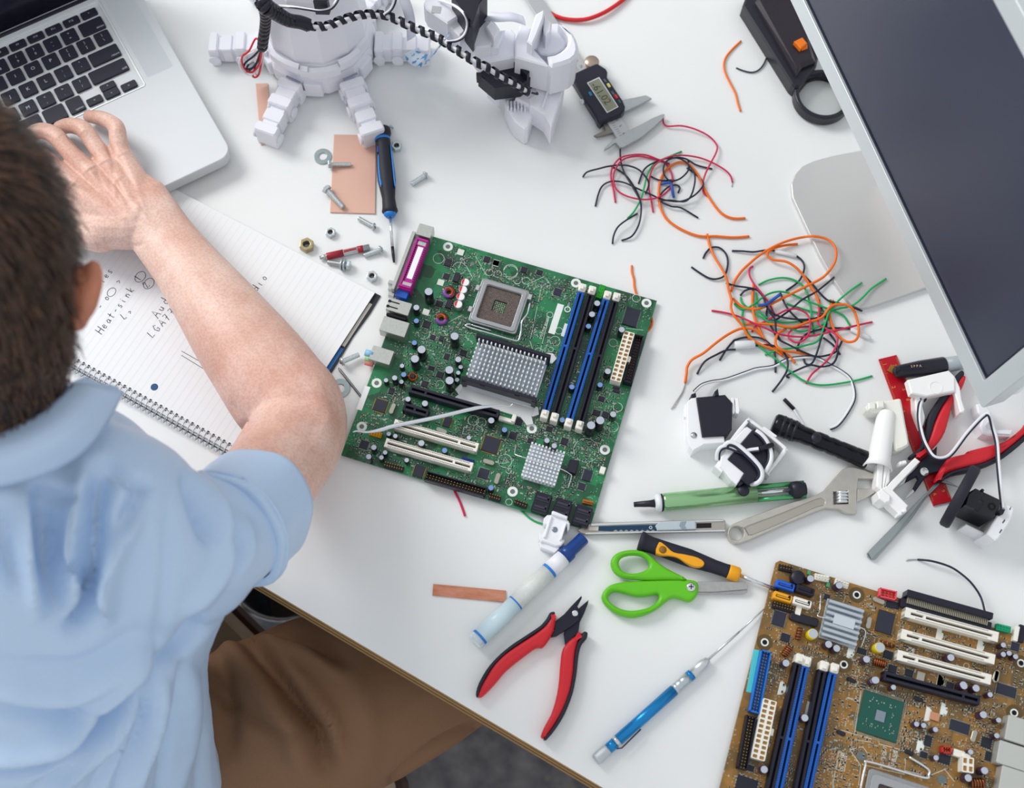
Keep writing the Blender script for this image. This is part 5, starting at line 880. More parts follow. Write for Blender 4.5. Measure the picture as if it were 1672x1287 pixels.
wire('thick red cable at the top edge beside the robot arm', 'r', T5, [(1030, 85), (1065, 105), (1130, 125), (1220, 130), (1300, 115), (1400, 70), (1500, 0), (1560, -60)], 2.3, .003).data.materials[0] = mat('cable_red', '#d6262c', .4)
# ------------------------------------------------------------ servos and printed plastic
WP_ = mat('servo_white', '#f6f7fa', .4); CREAM = mat('printed_cream', '#f9f9f8', .5); TRB = mat('translucent_white', '#e6ebee', .3, trans=.25)
def lead(par, cfn, pts, zs, r=.0011, nm='servo_lead', off=.0011):
    q = cfn(pts); P = cr([U(a[0], a[1], z) for a, z in zip(q, zs)], 6); n = len(P)
    for k, c, s_ in ((0, 'w', 0), (1, 'k', off)):
        b = []
        for i in range(n): d = P[min(i+1, n-1)]-P[max(i-1, 0)]; s2 = Vector((-d.y, d.x, 0)); s2 = s2.normalized() if s2.length > 1e-9 else Vector((1, 0, 0)); b.append(P[i]+s2*s_*1.25+Vector((0, 0, -.0002*k)))
        MB().tube(b, r if k == 0 else r*.7, 7).build(nm, WC[c], par)
# servo 1 (upper left of the pair)
t = root('servo_motor', 'black and white servo motor standing left of the black flashlight', 'servo', T3([(290, 450)])[0])
pp(MB(), T3([(205, 318), (372, 302), (415, 350), (412, 505), (385, 540), (240, 548)]), .004, .022, .0008).build('motor_case', BLACK, t)
pp(MB(), T3([(150, 345), (175, 322), (205, 318), (240, 548), (365, 540), (372, 585), (250, 592), (240, 600), (185, 630), (165, 600), (150, 540)]), 0, .019, .0008).build('bracket', WP_, t); pp(MB(), T3([(255, 560), (350, 552), (362, 600), (250, 595)]), 0, .010, .0006).build('bracket_foot', WP_, t)
pp(MB(), T3([(135, 365), (155, 345), (160, 420), (150, 440), (135, 430)]), .004, .012, .0005).build('bracket_tab', WP_, t)
for x in (405, 432): pp(MB(), T3([(x, 322), (x+18, 318), (x+26, 395), (x+20, 415), (x+2, 408)]), .006, .020, .0005).build('servo_horn', WP_, t)
pp(MB(), T3([(310, 285), (330, 265), (336, 305), (312, 308)]), .010, .024, .0004).build('cable_clip', BLACK, t); pp(MB(), T3([(175, 300), (200, 290), (204, 312), (176, 315)]), .004, .018, .0004).build('cable_clip', BLACK, t)
v = U(*T3([(188, 540)])[0], .019); MB().lathe([(.003, 0), (.003, .0006), (.0002, .0007)], v, n=14).build('screw', STEEL, t)
lead(t, T12, [(205, 1060), (250, 1020), (310, 1000), (400, 985), (530, 940), (590, 920), (690, 905), (760, 870), (810, 855), (950, 850), (1040, 895), (1120, 940), (1170, 990), (1190, 1090), (1150, 1180), (1090, 1260), (1040, 1285)], [.015, .01, .005, .002, .002, .002, .002, .002, .002, .002, .002, .002, .002, .002, .002, .002, .002])
# plug of that lead, lying on its own
t = root('servo_plug', 'small black wire plug pointing up left above the black flashlight', 'plug', T3([(745, 360)])[0]); rod('housing', BLACK, t, T3([(716, 328)])[0], T3([(775, 388)])[0], .0025, .0025, [(1.9, 0), (2.0, .02), (2.0, 1)], 4)
MB().tube(cr([U(*a, z) for a, z in zip(T3([(773, 388), (795, 425), (820, 465), (840, 500)]), (.0025, .0025, .002, .002))], 5), .0012, 7).build('plug_lead', WC['w'], t)
# servo 2 with its lead wound round it
t = root('servo_motor', 'servo motor with a white lead wrapped round it inside a square white bracket', 'servo', SV2([(720, 520)])[0])
pl(MB(), [sm(SV2([(700, 35), (760, 45), (1200, 390), (1240, 450), (1230, 510), (1000, 790), (960, 800), (440, 420), (440, 330), (660, 55)]), 2), sm(SV2([(705, 85), (745, 90), (1160, 420), (1180, 460), (1170, 490), (980, 730), (940, 730), (500, 400), (500, 350)]), 2)], .003, .020, .0012).build('square_bracket', WP_, t); flat('bracket_tab', WP_, t, [SV2([(915, 145), (945, 150), (1105, 270), (1090, 295), (1060, 285), (905, 165)])], .006, .019, .0006)
pp(MB(), SV2([(765, 190), (800, 165), (900, 250), (1000, 370), (1070, 450), (1060, 560), (1000, 680), (880, 830), (700, 960), (600, 880), (650, 790), (420, 600)]), .001, .0235, .0008).build('motor_case', BLACK, t)
pp(MB(), SV2([(690, 145), (765, 195), (420, 600), (655, 790), (590, 890), (540, 960), (470, 900), (360, 760), (300, 700), (320, 560), (480, 350), (650, 160)]), 0, .021, .0008).build('bracket', WP_, t); pp(MB(), SV2([(230, 700), (290, 620), (400, 690), (330, 790)]), 0, .018, .0006).build('bracket_foot', WP_, t)
pp(MB(), SV2([(545, 950), (590, 890), (640, 930), (580, 975)]), .002, .02, .0004).build('cable_clip', BLACK, t); rod('plug', BLACK, t, SV2([(860, 455)])[0], SV2([(1050, 395)])[0], .0285, .0285, [(2.4, 0), (2.5, .03), (2.5, 1)], 6)
lead(t, SV2, [(260, 610), (265, 520), (300, 450), (370, 415), (450, 425), (540, 460), (640, 490), (740, 470), (850, 455)], [.017, .021, .024, .0255, .026, .026, .026, .026, .028], .0019, off=-.0016); lead(t, SV2, [(370, 420), (390, 390), (440, 365), (520, 385), (600, 440), (700, 530), (800, 630), (880, 740), (890, 850), (830, 930), (740, 950)], [.024, .0265, .028, .0285, .0285, .0285, .028, .027, .025, .022, .016], .0024, off=-.002); lead(t, SV2, [(810, 200), (880, 250), (950, 330), (1000, 430), (1025, 540), (1010, 650), (940, 780)], [.025, .026, .026, .026, .026, .026, .022], .0022, off=-.0018)
# servo with the black disc
t = root('servo_motor', 'black servo motor carrying a black disc wheel at the right edge', 'servo', SVD([(480, 800)])[0])
pp(MB(), SVD([(430, 460), (760, 615), (740, 720), (655, 855), (285, 690), (310, 530)]), .004, .038, .001).build('motor_case', mat('case_black', '#23242c', .5), t); pp(MB(), SVD([(420, 465), (530, 515), (420, 730), (290, 680), (330, 540)]), .038, .043, .0008).build('gear_cover', BLACK, t)
pp(MB(), SVD([(800, 650), (930, 720), (925, 780), (880, 900), (730, 1120), (690, 1150), (575, 1060), (720, 800), (770, 800)]), 0, .034, .001).build('bracket', WP_, t); pp(MB(), SVD([(300, 925), (575, 1060), (700, 1140), (670, 1145), (290, 950)]), 0, .020, .0006).build('bracket', WP_, t)
for a in ([(870, 735), (895, 700), (890, 730), (875, 750)], [(775, 910), (810, 865), (815, 890), (785, 925)], [(735, 1045), (765, 995), (778, 1010), (745, 1055)]): flat('bracket_slot', mat('slot_shadow', '#5a5d74', .6), t, [SVD(a)], .033, .0342, 0)
pp(MB(), SVD([(515, 465), (545, 480), (530, 515), (500, 500)]), .03, .042, .0004).build('case_lug', BLACK, t); v = U(*SVD([(640, 702)])[0], .038); MB(Matrix.Translation(v)).plate([circ(.0036, 16), circ(.002, 12)], 0, .0004).build('screw_hole', DARK, t)
pp(MB(), SVD([(730, 770), (755, 735), (820, 740), (790, 800), (760, 810)]), .03, .040, .0005).build('cable_clip', BLACK, t)
a, b_ = U(*T4([(688, 716)])[0], .031), U(*T4([(510, 1038)])[0], .031); c = (a+b_)/2; ax = (b_-a).normalized(); vw = (c-CAMP).normalized(); nn = ax.cross(vw).normalized(); nn = nn if nn.x > 0 else -nn; c.z = TZ+.0312*math.sqrt(1-nn.z**2)+.002
R = .0312; MB().lathe([(R*.3, -.0046), (R*.86, -.0050), (R*.95, -.0048), (R, -.0030), (R, .0030), (R*.95, .0048), (R*.86, .0050), (R*.3, .0046)], c, nn, 48).build('disc_wheel', MATTE, t); MB().lathe([(.006, 0), (.006, .02)], c, nn, 16).build('output_shaft', BLACK, t)
lead(t, T4, [(832, 935), (822, 850), (808, 700), (800, 590), (780, 510), (758, 440), (720, 450), (640, 535), (560, 640), (515, 668), (470, 662), (440, 625), (410, 560), (392, 470), (395, 400), (408, 360)], [.038, .03, .021, .020, .022, .03, .026, .022, .0215, .0215, .021, .020, .020, .019, .017, .014], .0015, off=.0014)
pp(MB(), T4([(388, 338), (395, 325), (434, 342), (428, 366), (418, 364), (420, 352), (405, 348), (400, 358)]), .012, .018, .0004).build('lead_plug', BLACK, t)
# white clip by the green board
t = root('white_clip', 'white plastic clip with a screw lying against the bottom edge of the green board', 'plastic clip', CLP([(590, 580)])[0])
pp(MB(), sm(CLP([(520, 265), (820, 340), (880, 390), (910, 450), (900, 560), (860, 620), (850, 540), (840, 470), (735, 780), (795, 785), (790, 840), (720, 920), (600, 925), (340, 830), (300, 850), (260, 780), (270, 620), (300, 640), (350, 660), (420, 480), (370, 470), (345, 430), (360, 340), (430, 270)]), 1), .001, .013, .001).build('clip_body', WHITE, t)
pp(MB(), CLP([(530, 195), (560, 180), (865, 300), (850, 365), (810, 345), (550, 265), (525, 250)]), .003, .017, .0008).build('clip_tongue', WHITE, t); pp(MB(), CLP([(330, 810), (700, 930), (680, 990), (590, 1065), (290, 960), (260, 860)]), 0, .010, .0008).build('clip_foot', WHITE, t)
for s_ in (([(430, 470), (500, 290), (540, 300), (400, 740), (350, 740)],), ([(790, 480), (840, 430), (740, 780), (690, 800)],)): pp(MB(), CLP(s_[0]), .012, .0152, .0006).build('clip_rib', WHITE, t)
v = U(*CLP([(590, 580)])[0], .013); MB().lathe([(.0026, 0), (.0026, .0005), (.0018, .0008), (.0002, .0006)], v, n=18).build('screw', mat('screw_grey', '#8b98a4', .3, .8), t)
# printed parts round the pliers
t = root('plastic_bracket', 'white plastic bracket with a hooked leg below the black permanent marker', 'plastic bracket', WP([(800, 450)])[0])
pp(MB(), WP([(515, 430), (1000, 320), (1070, 390), (1070, 565), (740, 625), (560, 590)]), .014, .024, .0012).build('bracket_plate', CREAM, t); pp(MB(), WP([(1040, 360), (1075, 400), (1130, 520), (1150, 660), (1190, 780), (1170, 815), (1130, 810), (1100, 690), (1060, 560)]), .003, .022, .0012).build('hooked_leg', CREAM, t); pp(MB(), WP([(600, 600), (660, 610), (720, 860), (715, 900), (690, 980), (640, 860), (610, 770)]), .002, .016, .001).build('bracket_leg', CREAM, t)
v = U(*WP([(845, 520)])[0], .0241); MB(Matrix.Translation(v)).plate([circ(.0065, 20), circ(.0056, 20)], 0, .0003).build('embossed_ring', CREAM, t)
t = root('plastic_holder', 'white plastic corner piece leaning over the red ruler next to the flashlight', 'plastic piece', T4([(250, 450)])[0])
pp(MB(), sm(T4([(110, 400), (135, 375), (160, 372), (250, 362), (288, 355), (300, 380), (320, 490), (338, 585), (325, 610), (275, 630), (258, 600), (245, 480), (235, 432), (180, 430), (130, 425)]), 2), .004, .020, .002).build('corner_piece', mat('printed_ivory', '#f5f5ec', .5), t)
for p in ((140, 390), (185, 382)): pp(MB(), T4([(p[0]-18, p[1]-12), (p[0]+20, p[1]-15), (p[0]+22, p[1]+22), (p[0]-16, p[1]+24)]), .018, .024, .001).build('corner_lug', MATS['printed_ivory'], t)
t = root('plastic_tube', 'white plastic half tube with an open end beside the wrench jaw', 'plastic piece', T4([(205, 600)])[0])
A, B = U(*T4([(218, 430)])[0], .016), U(*T4([(170, 725)])[0], .0165); MB().lathe([(.0075, 0), (.0085, .002), (.0108, .05), (.0138, (B-A).length), (.0124, (B-A).length), (.009, .05), (.005, .005)], A, B-A, 22, cap=False).build('tube_shell', CREAM, t)
for s_ in ([(185, 690), (205, 690), (195, 835), (165, 820), (172, 700)], [(208, 690), (238, 690), (235, 790), (205, 835), (198, 830)]): pp(MB(), T4(s_), .004, .020, .0012).build('tube_rib', CREAM, t)
t = root('plastic_bracket', 'white angled plastic bracket in front of the plier tips', 'plastic bracket', NP([(400, 880)])[0])
pp(MB(), NP([(760, 380), (828, 432), (470, 810), (390, 760), (440, 700), (560, 580)]), .012, .021, .0008).build('bracket_arm', CREAM, t); pp(MB(), NP([(470, 810), (670, 1010), (640, 1060), (560, 1130), (420, 1000), (350, 900), (300, 800), (390, 750)]), .007, .021, .0008).build('bracket_arm', CREAM, t); pp(MB(), NP([(260, 830), (330, 790), (440, 880), (430, 960), (370, 975), (290, 920)]), .002, .024, .001).build('bracket_boss', CREAM, t)
for p in ((580, 450), (620, 440), (560, 1115), (620, 1075)): pp(MB(), NP([(p[0]-22, p[1]-20), (p[0]+22, p[1]-25), (p[0]+30, p[1]+15), (p[0]-15, p[1]+22)]), .010, .022, .0005).build('bracket_stud', CREAM, t)
t = root('plastic_hook', 'small white plastic hook half hidden under the monitor corner', 'plastic hook', T4([(760, 500)])[0])
pp(MB(), T4([(690, 385), (730, 380), (770, 425), (772, 470), (745, 505), (760, 520), (880, 522), (890, 535), (870, 555), (760, 550), (725, 540), (708, 500), (725, 460), (700, 430)]), 0, .016, .0015).build('hook_body', WHITE, t); pp(MB(), T4([(780, 520), (880, 522), (870, 545), (790, 540)]), .016, .019, .0005).build('hook_lip', WHITE, t)
# ------------------------------------------------------------ laptop
LA = mat('laptop_aluminium', '#d8dce0', .5, .2, spec=.3); LAD = mat('laptop_deck_band', '#cfd6da', .45, .35); KEY = mat('key_black', '#1c1d30', .5); LEG = mat('key_legend', '#c9ccd6', .6)
C = U(380.7, 251.4, .022); th = math.radians(33.1); ML = Matrix.Rotation(th, 4, 'Z'); ML.translation = Vector((C.x, C.y, TZ))
t = thing('laptop', 'silver laptop with black keys under the typing hand', 'laptop', (C.x, C.y, TZ))
LW, LD = .364, .2525
wx0, wx1, wy0, wy1 = -.3214, -.0426, .1173, .2392
def rp(x0, x1, y0, y1, r, n=6): return rrect(x1-x0, y1-y0, r, n, (x0+x1)/2, (y0+y1)/2)
MB(ML).plate([rp(-LW, 0, 0, LD, .014), rp(wx0, wx1, wy0, wy1, .003)], .0185, .022, .0012, 3).build('deck', LA, t)
MB(ML).prism(rp(-LW+.0015, -.0015, .0015, LD, .013), .0065, .0185).build('base_shell', LA, t); MB(ML).prism(rp(-LW+.006, -.006, .006, LD-.004, .012), .0045, .0065).build('base_bottom', LAD, t)
MB(ML).plate([rp(wx0, wx1, wy0, wy1, .003), rp(wx0+.0015, wx1-.0015, wy0+.0015, wy1-.0015, .0025)], .0195, .0222, .0003).build('well_rim', mat('rim_bright', '#eef1f3', .35, .3), t); MB(ML).prism(rp(wx0, wx1, wy0, wy1, .003), .0182, .0198).build('keyboard_bed', mat('bed_silver', '#dfe3e6', .5, .2), t)
for x0, x1 in ((-.0375, -.0087), (-LW+.0087, -LW+.0375)): MB(ML).prism(rp(x0, x1, .1251, .243, .001, 2), .022, .02205).build('speaker_grille', mat('grille', '#d2d8dc', .55, .15, bump=.3, bscale=4000), t)
def key(x0, x1, y0, y1, top=None, low=None, size=.005, corner=None):
    o = MB(ML).prism(rp(x0, x1, y0, y1, .0018, 3), .0198, .0224, .0003).build('key', KEY, t); b = MB(ML); cx, cy = (x0+x1)/2, (y0+y1)/2; M = lambda x, y: Matrix.Translation((x, y, .02242))
    if low and top: b.text(top, size, M(cx, cy+.0032)); b.text(low, size, M(cx, cy-.0032))
    elif top: b.text(top, size, M(cx, cy))
    if corner: b.text(corner, .0034, M(x1-.0012, y0+.0032), 'RIGHT')
    if b.v: b.build('key_legend', LEG, o)
k = .0082
for i, c in enumerate(('^', 'F12', 'F11', 'F10', 'F9', 'F8', 'F7', 'F6', 'F5')): x = -.0584-.02*i; key(x-.0088, x+.0088, .2238, .2328, c, None, .0032)
key(-.0752, -.0490, .2040, .2200, corner='delete')
for i, (a, b_) in enumerate((('+', '='), ('_', '-'), (')', '0'), ('(', '9'), ('*', '8'), ('&', '7'), ('^', '6'))): x = -.0873-.01945*i; key(x-k, x+k, .2040, .2200, a, b_, .0042)
for i, (a, b_) in enumerate((('|', '\\'), ('}', ']'), ('{', '['), ('P', None), ('O', None), ('I', None), ('U', None), ('Y', None))): x = -.0578-.0195*i; key(x-k, x+k, .1852, .2012, a, b_, .0042 if b_ else .0055)
key(-.0812, -.0490, .1645, .1805, corner='return')
for i, (a, b_) in enumerate((('"', "'"), (':', ';'), ('L', None), ('K', None), ('J', None), ('H', None), ('G', None))): x = -.0914-.0195*i; key(x-k, x+k, .1645, .1805, a, b_, .0042 if b_ else .0055)
key(-.0896, -.0492, .1442, .1602, corner='shift')
for i, (a, b_) in enumerate((('?', '/'), ('>', '.'), ('<', ','), ('M', None), ('N', None), ('B', None))): x = -.1000-.0195*i; key(x-k, x+k, .1436, .1596, a, b_, .0042 if b_ else .0055)
key(-.0664, -.0500, .1215, .1302, '>', None, .0035); key(-.0856, -.0692, .1318, .1400, '^', None, .0035); key(-.0856, -.0692, .1218, .1312, 'v', None, .0035); key(-.1042, -.0878, .1225, .1312, '<', None, .0035); key(-.1235, -.1072, .1222, .1405, corner='option'); key(-.1490, -.1265, .1222, .1405); key(-.2500, -.1522, .1222, .1405)
MB(ML).prism(rp(-.234, -.130, .004, .108, .004), .022, .02204).build('trackpad', mat('trackpad', '#d4d9dd', .5, .2, spec=.3), t)
MH = ML @ Matrix.Translation((0, LD-.004, .020)) @ Matrix.Rotation(math.radians(70), 4, 'X')
MB(ML).lathe([(.0055, -LW+.03), (.0055, -.03)], (0, LD-.005, .0175), (1, 0, 0), 14).build('hinge', BLACK, t)
MB(MH).prism(rp(-LW, 0, .002, .24, .012), -.006, 0, .0008).build('lid', LA, t); MB(MH).prism(rp(-LW+.003, -.003, .004, .237, .010), 0, .0008).build('screen_bezel', mat('bezel_black', '#0c0d1c', .15), t); MB(MH).prism(rp(-LW+.016, -.016, .022, .225, .001), .0008, .001).build('screen', mat('screen_dark', '#10132a', .1), t)
# ------------------------------------------------------------ notebook
NA, NB_, ND = U(285, 308, .0042), U(612, 478, .0042), U(434, 769, .0042)
e1 = (NA-NB_); e1.z = 0; e1.normalize(); e2 = Vector((-e1.y, e1.x, 0)); e2 = e2 if (ND-NB_).dot(e2) > 0 else -e2; nw = (ND-NB_).dot(e2); nl = .280
t = thing('notebook', 'open spiral notebook with handwritten notes under the forearm', 'notebook', Z(NB_))
MN = Matrix((e1, e2, Vector((0, 0, 1)))).transposed().to_4x4(); MN.translation = Z(NB_)     # x along the sheet, y towards the spiral
MB(MN).prism([(-.0058, -.001), (nl, -.001), (nl, nw-.001), (-.0058, nw-.001), (-.0055, .13), (-.0064, .09), (-.0050, .05), (-.0066, .02)], 0, .0012).build('cover', mat('cover_black', '#1c1d2a', .5), t)
b = MB(MN); b.box((-.0019, .108, .0012), (.0034, .085, .0002)); b.build('cover_print', mat('cover_blue', '#1f6fb4', .5), t); b = MB(MN); b.box((-.0018, .037, .0012), (.0032, .052, .0002)); b.build('cover_print', mat('cover_beige', '#c9c4ba', .5), t)
for i in range(4): MB(MN).prism([(.0006*(3-i)*.3, 0), (nl, 0), (nl, nw), (.0006*(3-i)*.3, nw)], .0012+.0007*i, .0018+.0007*i).build('sheet', PAPER, t)
zs = .00395
ln = MB(MN); rl = mat('rule_blue', '#dde4ec', .8)
for i in range(1, 39): ln.ribbon([(.0071*i, .002, zs), (.0071*i, nw-.001, zs)], .0003)
ln.build('ruled_lines', rl, t)
coil = MB(MN); hl = MB(MN); P = []
nring = 47; pit = nl/nring
for i in range(nring):
    x = pit*(i+.5); hl.box((x, nw-.0052, zs), (.0022, .0034, .0001))
    for j in range(12): a = 2*PI*j/12; P.append((x-pit*.25+pit*.5*(j/12 if j < 6 else .5)+(pit*.5*(j-6)/6 if j >= 6 else 0), nw+.0008-.0062*math.cos(a), .0048+.0046*math.sin(a)))
coil.tube(P, .0005, 6).build('spiral_coil', mat('coil_steel', '#b9bcc0', .3, .7), t); hl.build('punched_holes', mat('hole_dark', '#33343f', .8), t, kind='stuff')
MB(MN).tube([(0, nw+.0026, .0005), (nl, nw+.0026, .0005)], .0005, 6).build('coil_bar', mat('coil_dark', '#3f4048', .4, .6), t)
v = U(252, 632, .0042); MB().lathe([(.0036, 0), (.0034, .0001)], Z(v)+Vector((0, 0, zs)), n=20, smooth=False).build('punched_hole', mat('hole_blue', '#1d4f7c', .6), t)
# handwriting: single stroke letters
GL = {'H': [[(0, 0), (.1, 1)], [(.55, 0), (.65, 1)], [(.05, .5), (.6, .5)]], 'e': [[(.05, .28), (.4, .32), (.38, .5), (.2, .55), (.05, .3), (.15, .03), (.42, .1)]], 'a': [[(.42, .45), (.22, .5), (.05, .25), (.15, .03), (.38, .2), (.44, .48), (.45, .05), (.55, .05)]], 't': [[(.22, .9), (.16, .1), (.3, .02)], [(.02, .6), (.42, .62)]], '-': [[(.1, .35), (.4, .38)]], '.': [[(.1, .02), (.14, .05)]], 's': [[(.38, .48), (.15, .5), (.12, .35), (.36, .2), (.3, .03), (.05, .06)]], 'i': [[(.15, .5), (.15, .05), (.25, .03)], [(.18, .72), (.2, .76)]], 'n': [[(.08, .5), (.08, .02)], [(.08, .35), (.28, .5), (.4, .4), (.4, .02)]], 'k': [[(.1, 1), (.08, .02)], [(.4, .5), (.1, .25), (.42, .02)]], 'A': [[(0, 0), (.4, 1), (.6, 0)], [(.15, .38), (.52, .38)]], 'u': [[(.08, .5), (.08, .15), (.22, .03), (.4, .2), (.42, .5), (.42, .03)]], 'd': [[(.42, .42), (.2, .5), (.05, .25), (.18, .03), (.4, .2), (.48, 1), (.46, .03)]], 'o': [[(.25, .5), (.06, .3), (.15, .05), (.38, .1), (.42, .38), (.25, .5)]], 'r': [[(.1, .5), (.1, .02)], [(.1, .3), (.25, .5), (.4, .45)]], 'L': [[(.15, 1), (.05, .02), (.5, .05)]], 'G': [[(.58, .85), (.3, 1), (.05, .5), (.25, .02), (.55, .12), (.55, .42), (.35, .42)]], '7': [[(.05, .95), (.5, 1), (.2, 0)], [(.12, .5), (.45, .52)]], '>': [[(.05, .5), (.4, .3), (.08, .08)]], '1': [[(.2, .8), (.3, 1), (.28, 0)]], '2': [[(.08, .8), (.3, 1), (.45, .75), (.08, .05), (.55, .05)]], '|': [[(.1, 1), (.1, 0)]], ' ': []}
ink = MB()
def write(s_, p0, p1, hgt):
    A, B = U(*p0, .0042), U(*p1, .0042); d = B-A; L = d.length; d.normalize(); u_ = Vector((-d.y, d.x, 0)); x = 0
    adv = L/max(1, len(s_)); A.z = TZ+zs+.0001; rr = random.Random(len(s_))
    for ch in s_:
        for st in GL[ch]: ink.ribbon([A+d*(x+p[0]*hgt*.9)+u_*(p[1]*hgt+rr.uniform(-.0002, .0002)) for p in st], .0007)
        x += adv
write('ries', (163, 470), (187, 440), .008); write('Heat-sink', (166, 546), (222, 470), .0085); write('Aud', (258, 520), (280, 487), .0095); write('LGA77', (249, 552), (291, 506), .008); write('-o >', (166, 505), (205, 450), .008); write('L>', (203, 522), (222, 505), .007); write('dio', (420, 476), (440, 450), .0085); write('1', (228, 460), (232, 455), .008); write('2', (241, 471), (246, 465), .008)
for c, rx in (((229, 452), .0056), ((243, 463), .0056), ((182, 477), .0045)):
    v = U(*c, .0042); v.z = TZ+zs+.0001; ink.ribbon([v+e1*(rx*.85*math.cos(2*PI*i/18))+e2*(rx*1.1*math.sin(2*PI*i/18)) for i in range(19)], .00055)
for a, b_ in (((296, 573), (340, 598)), ((296, 580), (335, 604)), ((309, 556), (330, 570)), ((311, 553), (318, 562))): p, q = U(*a, .0042), U(*b_, .0042); p.z = q.z = TZ+zs+.0001; ink.ribbon([p, q], .0005)
ink.build('handwriting', INK, t)
# ------------------------------------------------------------ monitor
BZ = mat('bezel_aluminium', '#d3dadd', .4, .35); zb = .10
A, B = U(1290, 0, zb), U(1603.6, 668, zb); d = (A-B).normalized(); tilt = math.radians(4); nrm = Vector((d.y, -d.x, 0)); nrm = nrm if nrm.x < 0 else -nrm      # towards the viewer
upv = (Vector((0, 0, 1))*math.cos(tilt)-nrm*math.sin(tilt)).normalized(); fr_ = d.cross(upv).normalized(); MM = Matrix((d, upv, fr_)).transposed().to_4x4()
if fr_.dot(nrm) < 0: fr_ = -fr_; MM = Matrix((d, upv, fr_)).transposed().to_4x4()
MM.translation = B; mw, mh = .475, .273
t = thing('monitor', 'silver framed desktop monitor with a dark screen at the right', 'monitor', Z(B))
MB(MM).plate([rp(0, mw, 0, mh, .004, 3), rp(.019, mw-.019, .021, mh-.021, .0005, 1)], -.020, 0, .0008).build('bezel', BZ, t); MB(MM).prism(rp(.003, mw-.003, .003, mh-.003, .004), -.034, -.020).build('rear_shell', WHITE, t)
MB(MM).prism(rp(.0185, mw-.0185, .0205, mh-.0205, .0005, 1), -.012, -.0035).build('screen', mat('screen_glass', '#2e3348', .35, spec=.6), t); MB(MM).plate([rp(.0188, mw-.0188, .0208, mh-.0208, .0005, 1), rp(.0215, mw-.0215, .0235, mh-.0235, .0005, 1)], -.0034, -.0028).build('screen_gasket', mat('gasket', '#10122a', .6), t)
flat('foot', mat('foot_aluminium', '#d6d5d4', .38, .4), t, [FOOT], 0, .006, .0012, 3)
cx = B+d*mw/2; q0 = cx+fr_*-.05; MB().box((0, 0, 0), (0, 0, 0)) if 0 else None
MNk = Matrix((d, Vector((-d.y, d.x, 0)), Vector((0, 0, 1)))).transposed().to_4x4(); MNk.translation = Z(cx-nrm*.055); MB(MNk).box((-.02, 0, .005), (.13, .008, .26), 0, .002).build('neck', MATS['foot_aluminium'], t); MNk.translation = Z(cx-nrm*.04); MB(MNk).box((-.02, 0, .20), (.08, .03, .06), 0, .002).build('hinge_block', BZ, t)
# ------------------------------------------------------------ desk magnifier
t = root('magnifier', 'black handheld magnifier with a round lens partly behind the monitor', 'magnifier', T9([(330, 250)])[0]); MK = mat('magnifier_black', '#20212c', .35)
pp(MB(), T9([(100, 28), (125, -40), (420, -40), (500, 200), (470, 330), (385, 432), (362, 436), (345, 420)]), .001, .018, .002).build('handle', MK, t); pp(MB(), T9([(165, 0), (185, -30), (400, -30), (450, 230), (470, 300), (400, 330), (375, 370)]), .018, .026, .004).build('handle_top', mat('magnifier_brown_reflection', '#26202a', .3), t)  # brown reflection on the black handle is painted as the upper part's colour
c = T9([(505, 468)])[0]; v = Z(U(*c, .015)); M = Matrix.Translation(v); MB(M).plate([circ(.0305, 48), circ(.0255, 48)], .001, .015, .002, 3).build('lens_ring', MK, t)
MB(M).lathe([(.0255, .006), (.0255, .0085), (.02, .0098), (.01, .0108), (.0003, .011)], n=40).build('lens', mat('lens_glass', '#fbfdfc', .02, trans=1, ior=1.12), t)
pp(MB(), T9([(358, 205), (400, 185), (425, 215), (392, 242)]), .025, .032, .001).build('slide_switch', mat('switch_orange', '#f07a12', .4), t); pp(MB(), T9([(385, 240), (425, 222), (425, 240), (398, 250)]), .024, .028, .0005).build('switch_base', MATS['switch_orange'], t)
# ------------------------------------------------------------ white robot
RW = mat('robot_white', '#eff0f8', .38); RG = mat('robot_shadow_grey', '#8f92a8', .6)
t = root('robot', 'white plastic robot with blocky legs, a gripper arm and black wrapped cables', 'robot', (525, 81)); c0 = Z(U(525, 81)); ROB = t
def gon(prof, name, m_=RW, n=12, par=None): return MB().lathe(prof, c0, (0, 0, 1), n, False, phase=.5).build(name, m_, par or t)
gon([(.056, .004), (.060, .006), (.060, .022), (.0575, .030)], 'base_skirt'); gon([(.0565, .030), (.058, .033), (.057, .045), (.0545, .048)], 'base_collar'); body = gon([(.0535, .046), (.0545, .052), (.053, .085), (.0505, .110), (.045, .135), (.036, .150)], 'body_shell'); gon([(.030, .150), (.030, .165)], 'turntable', n=16)
for k in range(12):
    a = 2*PI*k/12+PI/12*0; q = Vector((math.cos(a), math.sin(a), 0)); M = Matrix.Translation(c0+q*.0575) @ Matrix.Rotation(a, 4, 'Z')
    if k % 2: MB(M).box((.0015, 0, .005), (.006, .019, .020), 0, .0012).build('skirt_block', RW, t)
fl_ = U(522, 118, .048); b = MB()
for a0, a1, z0, z1 in ((-2.35, -1.75, .040, .050), (-1.75, -1.6, .036, .047), (-1.6, -1.05, .034, .045), (-1.05, -.6, .040, .050)):
    n = 5; vs = []
    for i in range(n+1):
        a = a0+(a1-a0)*i/n
        for r_, z_ in ((.0575, z0), (.0605, z0), (.0605, z1), (.0565, z1+.003)): vs.append((c0.x+r_*math.cos(a), c0.y+r_*math.sin(a), TZ+z_))
    b.add(vs, [(4*i+j, 4*i+(j+1) % 4, 4*i+4+(j+1) % 4, 4*i+4+j) for i in range(n) for j in range(4)])
b.build('front_lip', RW, t)
